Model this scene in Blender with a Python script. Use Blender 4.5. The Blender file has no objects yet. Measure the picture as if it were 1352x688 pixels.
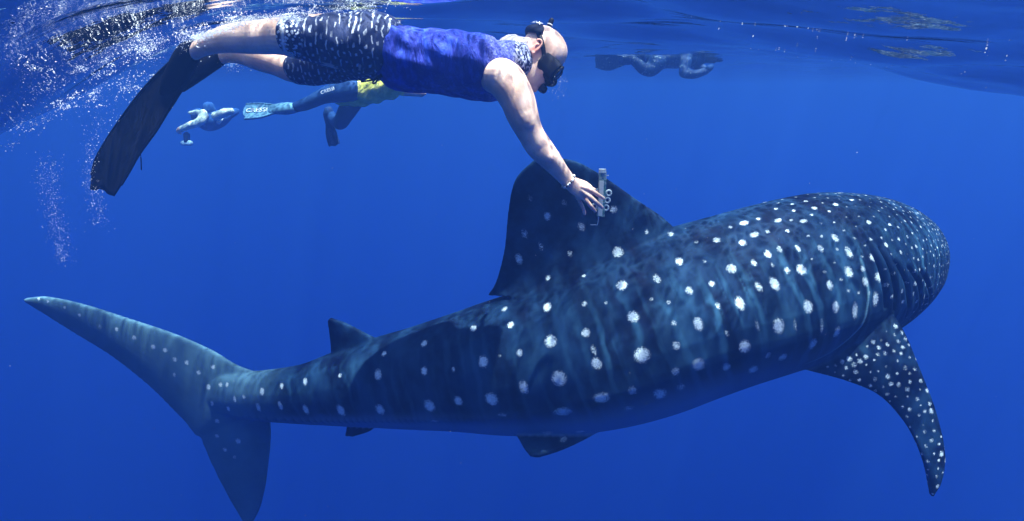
import bpy, bmesh, math, random
import numpy as np
from mathutils import Vector, Matrix, Quaternion
from mathutils.kdtree import KDTree
from mathutils.bvhtree import BVHTree

# ------------------------------------------------------------------ camera, sky, sun, exposure
sc = bpy.context.scene
F_PX, PITCH, CAM = 897.0, math.atan(229 / 897), Vector((0, 0, -.28))
cam_data = bpy.data.cameras.new('camera')
cam = bpy.data.objects.new('camera', cam_data)
sc.collection.objects.link(cam)
cam_data.sensor_width = 36
cam_data.lens = 36 * F_PX / 1352
cam_data.clip_start, cam_data.clip_end = .02, 600
cam.location = CAM
cam.rotation_euler = (math.pi / 2 - PITCH, 0, 0)
sc.camera = cam

SUN_DIR = Vector((.21, -.11, .97)).normalized()
world = bpy.data.worlds.new('World')
sc.world = world
world.use_nodes = True
_n = world.node_tree
_sky = _n.nodes.new('ShaderNodeTexSky')
_sky.sky_type = 'NISHITA'
_sky.sun_disc = False
_sky.sun_elevation = math.asin(SUN_DIR.z)
_sky.sun_rotation = math.atan2(SUN_DIR.x, SUN_DIR.y)
_n.links.new(_sky.outputs[0], _n.nodes['Background'].inputs[0])
_n.nodes['Background'].inputs[1].default_value = .15
sun_data = bpy.data.lights.new('sun', 'SUN')
sun_data.energy = 5.0
sun_data.angle = math.radians(.7)
sun_data.color = (1, .96, .9)
sun = bpy.data.objects.new('sun', sun_data)
sc.collection.objects.link(sun)
sun.rotation_euler = SUN_DIR.to_track_quat('Z', 'Y').to_euler()
sun.location = (0, 0, 5)

sc.view_settings.view_transform = 'Standard'
sc.view_settings.look = 'None'
sc.view_settings.gamma = 1
sc.view_settings.exposure = 1.1
sc.render.engine = 'CYCLES'
sc.cycles.use_denoising = True
sc.cycles.max_bounces = 7
sc.cycles.diffuse_bounces = 2
sc.cycles.glossy_bounces = 3
sc.cycles.transmission_bounces = 3
sc.cycles.volume_bounces = 3
sc.cycles.transparent_max_bounces = 8
sc.cycles.caustics_reflective = False
sc.cycles.caustics_refractive = False
sc.cycles.use_adaptive_sampling = True
sc.cycles.adaptive_threshold = .02

# ------------------------------------------------------------------ helpers
RNG = np.random.default_rng(7)
random.seed(7)
CP, SP = math.cos(PITCH), math.sin(PITCH)

def at(px, py, Y):
    """world point at distance Y in front of the camera seen at photograph pixel (px, py)"""
    a, b = (px - 676) / F_PX, (344 - py) / F_PX
    t = Y / (CP + SP * b)
    return Vector((CAM.x + a * t, CAM.y + Y, CAM.z + t * (-SP + CP * b)))

def arr(pts):
    return np.array([tuple(p) for p in pts], float)

def catmull(P, n):
    """n points along a centripetal-ish Catmull-Rom curve through the rows of P"""
    P = np.asarray(P, float)
    if P.ndim == 1: P = P[:, None]
    m = len(P)
    if m == 2:
        t = np.linspace(0, 1, n)[:, None]
        return P[0] * (1 - t) + P[1] * t
    E = np.vstack([2 * P[0] - P[1], P, 2 * P[-1] - P[-2]])
    u = np.linspace(0, m - 1 - 1e-9, n)
    i = u.astype(int); t = (u - i)[:, None]
    p0, p1, p2, p3 = E[i], E[i + 1], E[i + 2], E[i + 3]
    return .5 * (2 * p1 + (p2 - p0) * t + (2 * p0 - 5 * p1 + 4 * p2 - p3) * t ** 2 + (3 * p1 - p0 - 3 * p2 + p3) * t ** 3)

def unit(a):
    a = np.asarray(a, float)
    return a / np.maximum(np.linalg.norm(a, axis=-1, keepdims=True), 1e-9)

class Geo:
    """collects vertices and faces for one mesh"""
    def __init__(s): s.v = []; s.f = []; s.n = 0
    def add(s, v, f):
        v = np.asarray(v, float).reshape(-1, 3)
        s.v.append(v); s.f += [tuple(int(i) + s.n for i in q) for q in f]; s.n += len(v)
        return s
    def verts(s): return np.vstack(s.v)

def grid_faces(n, m, wrap=True):
    f = []
    for i in range(n - 1):
        for j in range(m if wrap else m - 1):
            k = (j + 1) % m
            f.append((i * m + j, i * m + k, (i + 1) * m + k, (i + 1) * m + j))
    return f

def loft(geo, P, ra, rb, up=(0, 0, 1), steps=6, m=20, power=1.0, caps=True, up_list=None):
    """closed tube through points P; ra = half size along side, rb = half size along up. Rounded end caps."""
    P = arr(P); k = len(P); n = (k - 1) * steps + 1
    ra = np.broadcast_to(np.asarray(ra, float), (k,)); rb = np.broadcast_to(np.asarray(rb, float), (k,))
    C = catmull(P, n); A = catmull(ra, n)[:, 0]; B = catmull(rb, n)[:, 0]
    T = unit(np.gradient(C, axis=0))
    U0 = np.broadcast_to(np.asarray(up, float), (n, 3)) if up_list is None else catmull(np.asarray(up_list, float), n)
    S = unit(np.cross(T, U0)); U = np.cross(S, T)
    if caps:
        r0, r1 = .5 * (A[0] + B[0]), .5 * (A[-1] + B[-1])
        q = np.sin(np.linspace(0, 1, 5)[:-1] * math.pi / 2)
        c = np.sqrt(1 - q ** 2)
        C = np.vstack([C[0] - T[0] * (r0 * np.array([.999, .92, .71, .38]))[:, None], C, C[-1] + T[-1] * (r1 * np.array([.38, .71, .92, .999]))[:, None]])
        k0 = np.array([.05, .39, .71, .925])
        A = np.concatenate([A[0] * k0, A, A[-1] * k0[::-1]]); B = np.concatenate([B[0] * k0, B, B[-1] * k0[::-1]])
        T = np.vstack([np.repeat(T[:1], 4, 0), T, np.repeat(T[-1:], 4, 0)]); S = np.vstack([np.repeat(S[:1], 4, 0), S, np.repeat(S[-1:], 4, 0)]); U = np.vstack([np.repeat(U[:1], 4, 0), U, np.repeat(U[-1:], 4, 0)])
    th = np.linspace(0, 2 * math.pi, m, endpoint=False)
    ct = np.sign(np.cos(th)) * np.abs(np.cos(th)) ** power; st = np.sign(np.sin(th)) * np.abs(np.sin(th)) ** power
    V = C[:, None] + S[:, None] * (A[:, None] * ct)[..., None] + U[:, None] * (B[:, None] * st)[..., None]
    N = len(C)
    f = grid_faces(N, m)
    f.append(tuple(range(m))[::-1]); f.append(tuple((N - 1) * m + j for j in range(m)))
    geo.add(V, f)
    return C, T, S, U

def ellipsoid(geo, c, r, axes=None, n=12, m=16):
    th = np.linspace(0, math.pi, n)[1:-1]; ph = np.linspace(0, 2 * math.pi, m, endpoint=False)
    V = np.stack([np.outer(np.sin(th), np.cos(ph)), np.outer(np.sin(th), np.sin(ph)), np.outer(np.cos(th), np.ones(m))], -1).reshape(-1, 3) * np.asarray(r, float)
    if axes is not None: V = V @ np.asarray(axes, float)
    top = np.array([[0, 0, 1.]]) * np.asarray(r, float); bot = -top
    if axes is not None: top = top @ np.asarray(axes, float); bot = bot @ np.asarray(axes, float)
    V = np.vstack([V, top, bot]) + np.asarray(tuple(c), float)
    k = (n - 2) * m
    f = [q[::-1] for q in grid_faces(n - 2, m)] + [(j, (j + 1) % m, k) for j in range(m)] + [((n - 3) * m + (j + 1) % m, (n - 3) * m + j, k + 1) for j in range(m)]
    geo.add(V, f)

def fin(geo, L, R, normal, tmax, n=26, m=15, tmin=.006, tip=.25, flare=0, fall=.1):
    """airfoil plate between leading edge L and trailing edge R (root to tip)"""
    A, B = catmull(arr(L), n), catmull(arr(R), n)
    v = (1 - np.cos(np.linspace(0, math.pi, m))) / 2
    prof = np.sqrt(np.clip(v, 0, 1)) * (1 - v) * 2.6 + .35 * np.sin(math.pi * v)
    prof /= prof.max()
    u = np.linspace(0, 1, n)
    tk = tmax * (1 - (1 - tip) * u) + flare * np.exp(-u / fall)
    mid = A[:, None] * (1 - v)[None, :, None] + B[:, None] * v[None, :, None]
    if normal is None: normal = np.cross((B - A).mean(0), (A[-1] + B[-1]) - (A[0] + B[0]))
    half = (tk[:, None] * prof[None] * .5 + tmin * .5)[..., None] * unit(np.asarray(normal, float))
    up, dn = mid + half, mid - half
    loop = np.concatenate([up, dn[:, ::-1]], 1)
    M = loop.shape[1]
    f = grid_faces(n, M)
    f.append(tuple(range(M))[::-1]); f.append(tuple((n - 1) * M + j for j in range(M)))
    geo.add(loop, f)

def link(o, parent=None):
    sc.collection.objects.link(o)
    if parent is not None: o.parent = parent
    return o

def make_mesh(name, v, f, mats, parent=None, smooth=True):
    me = bpy.data.meshes.new(name)
    me.from_pydata([tuple(p) for p in np.asarray(v).tolist()], [], f)
    me.update()
    if smooth: me.polygons.foreach_set('use_smooth', [True] * len(me.polygons))
    for m in (mats if isinstance(mats, (list, tuple)) else [mats]): me.materials.append(m)
    return link(bpy.data.objects.new(name, me), parent)

def fix_normals(o):
    bm = bmesh.new(); bm.from_mesh(o.data)
    bmesh.ops.recalc_face_normals(bm, faces=bm.faces); bm.to_mesh(o.data); bm.free()

def remeshed(name, geo, mat, voxel, smooth_iter=4, factor=.5, parent=None):
    """fuse all the closed shells in geo into one continuous skin"""
    o = make_mesh(name, geo.verts(), geo.f, mat)
    fix_normals(o)
    r = o.modifiers.new('r', 'REMESH'); r.mode = 'VOXEL'; r.voxel_size = voxel; r.use_smooth_shade = True
    if smooth_iter:
        s = o.modifiers.new('s', 'SMOOTH'); s.factor = factor; s.iterations = smooth_iter
    dg = bpy.context.evaluated_depsgraph_get(); dg.update()
    me = bpy.data.meshes.new_from_object(o.evaluated_get(dg))
    old = o.data; o.modifiers.clear(); o.data = me; bpy.data.meshes.remove(old)
    me.name = name
    if not me.materials: me.materials.append(mat)
    me.polygons.foreach_set('use_smooth', [True] * len(me.polygons))
    if parent is not None: o.parent = parent
    return o

def co(o):
    a = np.empty(len(o.data.vertices) * 3); o.data.vertices.foreach_get('co', a); return a.reshape(-1, 3)

def nrm(o):
    a = np.empty(len(o.data.vertices) * 3, np.float32); o.data.vertices.foreach_get('normal', a); return a.reshape(-1, 3).astype(float)

def set_co(o, v):
    o.data.vertices.foreach_set('co', np.asarray(v, float).ravel()); o.data.update()

def attr(o, name, val):
    a = o.data.attributes.new(name, 'FLOAT', 'POINT'); a.data.foreach_set('value', np.asarray(val, np.float32))

def thing(name, loc, label, cat, group=None):
    o = bpy.data.objects.new(name, None); o.location = loc; o.empty_display_size = .1
    link(o); return tag(o, label, cat, group)

def tag(o, label=None, cat=None, group=None, kind=None):
    for k, v in (('label', label), ('category', cat), ('group', group), ('kind', kind)):
        if v: o[k] = v
    return o

def adopt(o, root):
    """make o a part of root without moving it (vertices become local to the root's base)"""
    v = co(o) if o.type == 'MESH' else None
    o.parent = root
    o.matrix_parent_inverse = Matrix.Translation(-root.location)
    return o

class Mat:
    """small node-graph writer"""
    def __init__(s, name):
        s.m = bpy.data.materials.new(name); s.m.use_nodes = True; s.t = s.m.node_tree; s.t.nodes.clear()
        s.out = s.n('ShaderNodeOutputMaterial')
    def n(s, typ, **k):
        x = s.t.nodes.new(typ)
        for a, v in k.items(): setattr(x, a, v)
        return x
    def l(s, a, b): s.t.links.new(a, b)
    def val(s, sock, v):
        if hasattr(v, 'is_output') or isinstance(v, bpy.types.NodeSocket): s.l(v, sock)
        else: sock.default_value = v
    def math(s, op, a, b=0.0, c=None, clamp=False):
        x = s.n('ShaderNodeMath', operation=op, use_clamp=clamp); s.val(x.inputs[0], a); s.val(x.inputs[1], b)
        if c is not None: s.val(x.inputs[2], c)
        return x.outputs[0]
    def obj(s): return s.n('ShaderNodeTexCoord').outputs['Object']
    def attr(s, name): return s.n('ShaderNodeAttribute', attribute_name=name).outputs['Fac']
    def noise(s, scale, detail=3, vec=None, rough=.55, dist=0):
        x = s.n('ShaderNodeTexNoise'); x.inputs['Scale'].default_value = scale; x.inputs['Detail'].default_value = detail
        x.inputs['Roughness'].default_value = rough; x.inputs['Distortion'].default_value = dist
        s.l(vec if vec is not None else s.obj(), x.inputs['Vector']); return x.outputs['Fac']
    def mapped(s, scale, rot=(0, 0, 0), loc=(0, 0, 0), vec=None):
        x = s.n('ShaderNodeMapping'); x.inputs['Scale'].default_value = scale; x.inputs['Rotation'].default_value = rot; x.inputs['Location'].default_value = loc
        s.l(vec if vec is not None else s.obj(), x.inputs['Vector']); return x.outputs[0]
    def ramp(s, fac, stops):
        x = s.n('ShaderNodeValToRGB'); e = x.color_ramp.elements
        while len(e) < len(stops): e.new(.5)
        for q, (p, c) in zip(e, stops):
            q.position = p; q.color = (c, c, c, 1) if isinstance(c, (int, float)) else (*c, 1)
        s.l(fac, x.inputs[0]); return x.outputs[0]
    def smooth(s, x, a, b, lo=0.0, hi=1.0):
        r = s.n('ShaderNodeMapRange', interpolation_type='SMOOTHSTEP'); s.val(r.inputs[0], x)
        r.inputs[1].default_value = a; r.inputs[2].default_value = b; r.inputs[3].default_value = lo; r.inputs[4].default_value = hi
        return r.outputs[0]
    def mix(s, f, a, b):
        x = s.n('ShaderNodeMix', data_type='RGBA'); s.val(x.inputs[0], f)
        for sock, v in ((x.inputs[6], a), (x.inputs[7], b)):
            if isinstance(v, (tuple, list)): sock.default_value = (*v, 1)
            else: s.l(v, sock)
        return x.outputs[2]
    def bump(s, h, strength=.5, dist=.01):
        x = s.n('ShaderNodeBump'); x.inputs['Strength'].default_value = strength; x.inputs['Distance'].default_value = dist
        s.l(h, x.inputs['Height']); return x.outputs[0]
    def bsdf(s, color, rough=.6, spec=.12, normal=None, **k):
        b = s.n('ShaderNodeBsdfPrincipled')
        if isinstance(color, (tuple, list)): b.inputs['Base Color'].default_value = (*color, 1)
        else: s.l(color, b.inputs['Base Color'])
        s.val(b.inputs['Roughness'], rough); s.val(b.inputs['Specular IOR Level'], spec)
        if normal is not None: s.l(normal, b.inputs['Normal'])
        for a, v in k.items(): s.val(b.inputs[a.replace('_', ' ')], v)
        s.l(b.outputs[0], s.out.inputs[0]); return s.m

def plain(name, color, rough=.5, spec=.1, vary=.25, scale=30, bump=.0):
    m = Mat(name); nz = m.noise(scale, 3)
    dark = tuple(c * (1 - vary) for c in color); lite = tuple(min(1, c * (1 + vary)) for c in color)
    return m.bsdf(m.mix(nz, dark, lite), rough, spec, m.bump(nz, bump, .004) if bump else None)

def bez(P, n): return catmull(arr(P), n)

# ------------------------------------------------------------------ the sea: surface sheet and the blue water itself
def wave(x, y):
    z = .030 * np.sin(1.1 * x + .8 * y + .4) + .035 * np.sin(-.55 * x + 1.5 * y + 1.0) + .016 * np.sin(2.6 * x + 2.1 * y) + .010 * np.sin(4.7 * x - 3.4 * y + 2) + .007 * np.sin(-3.1 * x + 6.9 * y)
    near = np.exp(-((x / 7) ** 2 + ((y - 3) / 7) ** 2))
    for ax, ay, ph, am in ((3.1, 7.6, .3, .010), (-2.2, 8.8, 1.9, .009), (5.4, 5.2, 4.0, .008), (-5.9, 4.1, 2.6, .007), (1.2, 11.5, 5.1, .006), (7.9, 8.3, .9, .004), (-8.8, 9.1, 3.3, .0035)):
        z = z + near * am * np.sin(ax * x + ay * y + ph + 1.3 * np.sin(.9 * x - .7 * y + ph))
    z -= .62 * np.exp(-(((x + 2.38) / .68) ** 2 + ((y - 2.7) / 1.3) ** 2))
    z -= .42 * np.exp(-(((x - 3.6) / 1.5) ** 2 + ((y - 3.9) / 1.9) ** 2))
    z += .075 * np.exp(-(((x - .1) / .9) ** 2 + ((y - 2.75) / .7) ** 2))
    z += .10 * np.exp(-(((x - 1.5) / 2.5) ** 2 + ((y - 9) / 3) ** 2))
    return z

def water_surface():
    m = Mat('water_surface')
    pos = m.obj()
    wide = m.noise(1.5, 3, m.mapped((.7, 1.7, 1)), .5)
    fine = m.noise(9, 3, m.mapped((1, 1.5, 1), (0, 0, .4)), .55)
    h = m.math('ADD', m.math('MULTIPLY', wide, .040), m.math('MULTIPLY', fine, .0028))
    nb = m.bump(h, .8, 1.0)
    warp = m.n('ShaderNodeTexNoise'); warp.inputs['Scale'].default_value = 6; m.l(pos, warp.inputs['Vector'])
    wv = m.n('ShaderNodeVectorMath', operation='MULTIPLY_ADD'); wv.inputs[1].default_value = (.16, .16, 0)
    m.l(warp.outputs['Color'], wv.inputs[0]); m.l(pos, wv.inputs[2])
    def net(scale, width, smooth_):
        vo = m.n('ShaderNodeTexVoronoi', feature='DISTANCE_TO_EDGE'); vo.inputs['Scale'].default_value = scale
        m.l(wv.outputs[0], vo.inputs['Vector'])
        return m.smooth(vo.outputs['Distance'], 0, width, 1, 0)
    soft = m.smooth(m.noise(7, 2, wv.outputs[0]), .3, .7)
    # net of bright lines painted into the sheet's tint, standing in for focused sunlight
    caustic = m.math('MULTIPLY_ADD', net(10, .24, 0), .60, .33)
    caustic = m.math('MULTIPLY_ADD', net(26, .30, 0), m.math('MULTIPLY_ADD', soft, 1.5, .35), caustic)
    caustic = m.math('MULTIPLY', caustic, m.smooth(m.noise(1.3, 2, wv.outputs[0]), .3, .7, .68, 1.32))     # broad patches in the tint, painted for faint shafts of light
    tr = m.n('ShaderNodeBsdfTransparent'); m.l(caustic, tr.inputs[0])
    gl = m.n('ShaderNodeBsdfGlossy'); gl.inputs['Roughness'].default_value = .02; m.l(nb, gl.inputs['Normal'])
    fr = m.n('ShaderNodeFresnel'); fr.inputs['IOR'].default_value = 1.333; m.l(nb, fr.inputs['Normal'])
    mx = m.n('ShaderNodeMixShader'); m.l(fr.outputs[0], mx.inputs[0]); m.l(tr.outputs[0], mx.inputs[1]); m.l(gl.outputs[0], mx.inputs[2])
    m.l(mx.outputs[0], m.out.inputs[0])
    n = 640
    t = np.linspace(-1, 1, n); g = np.sign(t) * np.abs(t) ** 2.6 * 108
    gx, gy = np.meshgrid(g, g + 3)
    gz = wave(gx, gy) * np.exp(-np.hypot(gx, gy - 3) / 40)
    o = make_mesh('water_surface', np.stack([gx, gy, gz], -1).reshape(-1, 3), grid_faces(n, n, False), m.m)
    tag(o, 'rippled underside of the sea surface above the swimmers', 'sea surface', kind='structure')

def haze():
    m = Mat('sea_water')
    pv = m.n('ShaderNodeVolumePrincipled')
    pv.inputs['Color'].default_value = (.074, .222, .685, 1)
    pv.inputs['Density'].default_value = .064
    pv.inputs['Anisotropy'].default_value = .55
    pv.inputs['Density Attribute'].default_value = ''
    ab = m.n('ShaderNodeVolumeAbsorption')                      # sea water swallows red light first
    ab.inputs['Color'].default_value = (.45, .94, 1, 1)
    ab.inputs['Density'].default_value = .075
    ad = m.n('ShaderNodeAddShader'); m.l(pv.outputs[0], ad.inputs[0]); m.l(ab.outputs[0], ad.inputs[1])
    m.l(ad.outputs[0], m.out.inputs['Volume'])
    m.m.cycles.homogeneous_volume = True
    X, Z0, Z1 = 110, -90, .75
    v = [(x, y + 3, z) for z in (Z0, Z1) for (x, y) in ((-X, -X), (X, -X), (X, X), (-X, X))]
    o = make_mesh('haze', v, [(0, 3, 2, 1), (4, 5, 6, 7), (0, 1, 5, 4), (1, 2, 6, 5), (2, 3, 7, 6), (3, 0, 4, 7)], m.m, smooth=False)
    tag(o, 'clear deep blue sea water fading to dark blue below', 'sea water', kind='stuff')
water_surface()
haze()

# ------------------------------------------------------------------ whale shark
# stations along the body: px, top, bottom of the outline, distance, half width (m)
SHARK = [
 (215, 492, 508, 3.66, .012), (250, 486, 528, 3.63, .022), (283, 487, 545, 3.60, .042), (330, 492, 553, 3.55, .075), (400, 484, 557, 3.44, .115), (450, 467, 559, 3.38, .15), (500, 450, 560, 3.33, .185),
 (550, 436, 561, 3.28, .22), (600, 420, 562, 3.23, .255), (650, 403, 565, 3.19, .29), (700, 387, 565, 3.15, .32), (750, 368, 562, 3.12, .345),
 (800, 346, 554, 3.10, .365), (850, 323, 540, 3.09, .38), (900, 302, 521, 3.09, .39), (950, 287, 503, 3.10, .395), (1000, 273, 487, 3.14, .40),
 (1046, 262, 473, 3.20, .40), (1083, 256, 459, 3.28, .40), (1112, 256, 445, 3.40, .395), (1134, 259, 431, 3.55, .385), (1151, 265, 417, 3.74, .37), (1164, 273, 401, 3.95, .345), (1174, 283, 386, 4.14, .29), (1180, 294, 372, 4.27, .215), (1184, 308, 358, 4.36, .10)]

def shark_body(geo):
    C, H, W = [], [], []
    for px, a, b, Y, w in SHARK:
        p, q = at(px, a, Y), at(px, b, Y)
        C.append((p + q) / 2); H.append((p - q).length / 2); W.append(w)
    n = 150; m = 72
    C = catmull(arr(C), n); H = catmull(np.array(H), n)[:, 0]; W = catmull(np.array(W), n)[:, 0]
    T = unit(np.gradient(C, axis=0))
    S = unit(np.cross(T, (0, .05, 1.0))); U = np.cross(S, T)       # S points to the camera side
    th = np.linspace(0, 2 * math.pi, m, endpoint=False)
    ct, st = np.cos(th), np.sin(th)
    x = np.sign(ct) * np.abs(ct) ** .9; y = np.where(st > 0, st, -np.abs(st) ** .92)
    u = np.linspace(0, 1, n)
    ridge = np.zeros((n, m))
    # lengthwise keels on each flank
    for a0, a1, amp in ((-58, -13, .030), (14, 16, .010), (44, 40, .009)):
        ang = np.radians(a0 + (a1 - a0) * np.clip(u * 1.9, 0, 1) ** .8)
        for sgn in (1, -1):
            A = ang if sgn == 1 else math.pi - ang
            d = np.angle(np.exp(1j * (th[None] - A[:, None])))
            ridge += amp * np.exp(-(d / .10) ** 2) * np.clip(1.15 - u, 0, 1)[:, None] * np.clip(u * 8, .3, 1)[:, None]
    k = 1 + ridge
    roof = np.exp(-((u - .60) / .11) ** 2)                          # the back rises to a roof ridge under the dorsal fin
    x = x[None] * (1 - .40 * roof[:, None] * np.clip(st, 0, 1)[None] ** 1.2)
    V = C[:, None] + S[:, None] * (W[:, None] * x * k)[..., None] + U[:, None] * (H[:, None] * y * k)[..., None]
    f = grid_faces(n, m); f.append(tuple(range(m))[::-1]); f.append(tuple((n - 1) * m + j for j in range(m)))
    geo.add(V, f)
    return C, T, S, U, H, W

def P3(lst): return [at(*p) for p in lst]

def shark_geo():
    g = Geo()
    fr = shark_body(g)
    # first dorsal fin
    fin(g, P3([(925, 345, 3.10), (885, 296, 3.09), (838, 262, 3.09), (795, 232, 3.09), (760, 213, 3.08), (728, 208, 3.08)]),
        P3([(644, 390, 3.19), (655, 372, 3.17), (666, 330, 3.15), (671, 280, 3.12), (680, 238, 3.10), (705, 211, 3.08)]), (.12, 1, .05), .075, tmin=.016, flare=.42, fall=.11)
    # second dorsal fin
    fin(g, P3([(518, 458, 3.32), (484, 441, 3.34), (457, 427, 3.36), (436, 420, 3.37)]), P3([(437, 476, 3.38), (437, 458, 3.38), (435, 440, 3.38), (433, 423, 3.38)]), (.1, 1, 0), .04, tmin=.016, flare=.10, fall=.12)
    # tail: upper and lower lobe
    fin(g, P3([(352, 497, 3.54), (312, 482, 3.58), (280, 463, 3.60), (230, 441, 3.64), (170, 421, 3.68), (110, 402, 3.72), (62, 392, 3.76), (33, 394, 3.78)]),
        P3([(318, 556, 3.57), (268, 577, 3.60), (243, 554, 3.62), (200, 511, 3.66), (150, 471, 3.70), (102, 441, 3.74), (62, 416, 3.77), (35, 399, 3.78)]), (.2, 1, .05), .06, n=40, tmin=.016)
    fin(g, P3([(345, 520, 3.57), (357, 560, 3.58), (353, 622, 3.60), (344, 668, 3.61), (331, 694, 3.62)]),
        P3([(262, 548, 3.60), (266, 577, 3.60), (284, 620, 3.61), (306, 662, 3.62), (324, 692, 3.62)]), (.2, 1, 0), .045, tmin=.016)
    # pelvic fins and anal fin
    fin(g, P3([(815, 553, 2.96), (782, 574, 2.90), (745, 592, 2.84), (712, 603, 2.80)]), P3([(672, 558, 3.02), (684, 578, 2.92), (692, 592, 2.85), (700, 602, 2.80)]), None, .035, tmin=.016)
    fin(g, P3([(790, 540, 3.25), (755, 560, 3.30), (720, 572, 3.34), (700, 574, 3.36)]), P3([(690, 540, 3.22), (692, 560, 3.30), (694, 570, 3.34), (697, 574, 3.36)]), None, .035, tmin=.016)
    fin(g, P3([(505, 552, 3.33), (490, 568, 3.33), (464, 577, 3.33)]), P3([(460, 554, 3.38), (457, 568, 3.36), (456, 575, 3.35)]), (.1, 1, 0), .025, tmin=.016)
    # pectoral fins
    A = P3([(1160, 392, 3.00), (1190, 432, 2.90), (1213, 485, 2.82), (1235, 543, 2.76), (1247, 598, 2.72), (1243, 634, 2.69), (1231, 656, 2.68)])
    B = P3([(1040, 482, 2.98), (1074, 491, 2.90), (1118, 503, 2.85), (1161, 522, 2.80), (1196, 560, 2.75), (1217, 604, 2.70), (1228, 652, 2.68)])
    fin(g, A, B, None, .075, n=36, tmin=.016)
    c, t, s, u, h, w = fr
    i = 112
    def mir(p, drop):
        p = np.array(p); d = p - c[i]
        return p - 2 * (d @ s[i]) * s[i] + u[i] * drop
    up = [0, .02, .10, .22, .36, .45, .50]
    fin(g, [mir(p, q) for p, q in zip(A, up)], [mir(p, q) for p, q in zip(B, up)], None, .07, n=30, tmin=.016)
    return g, fr

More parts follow.
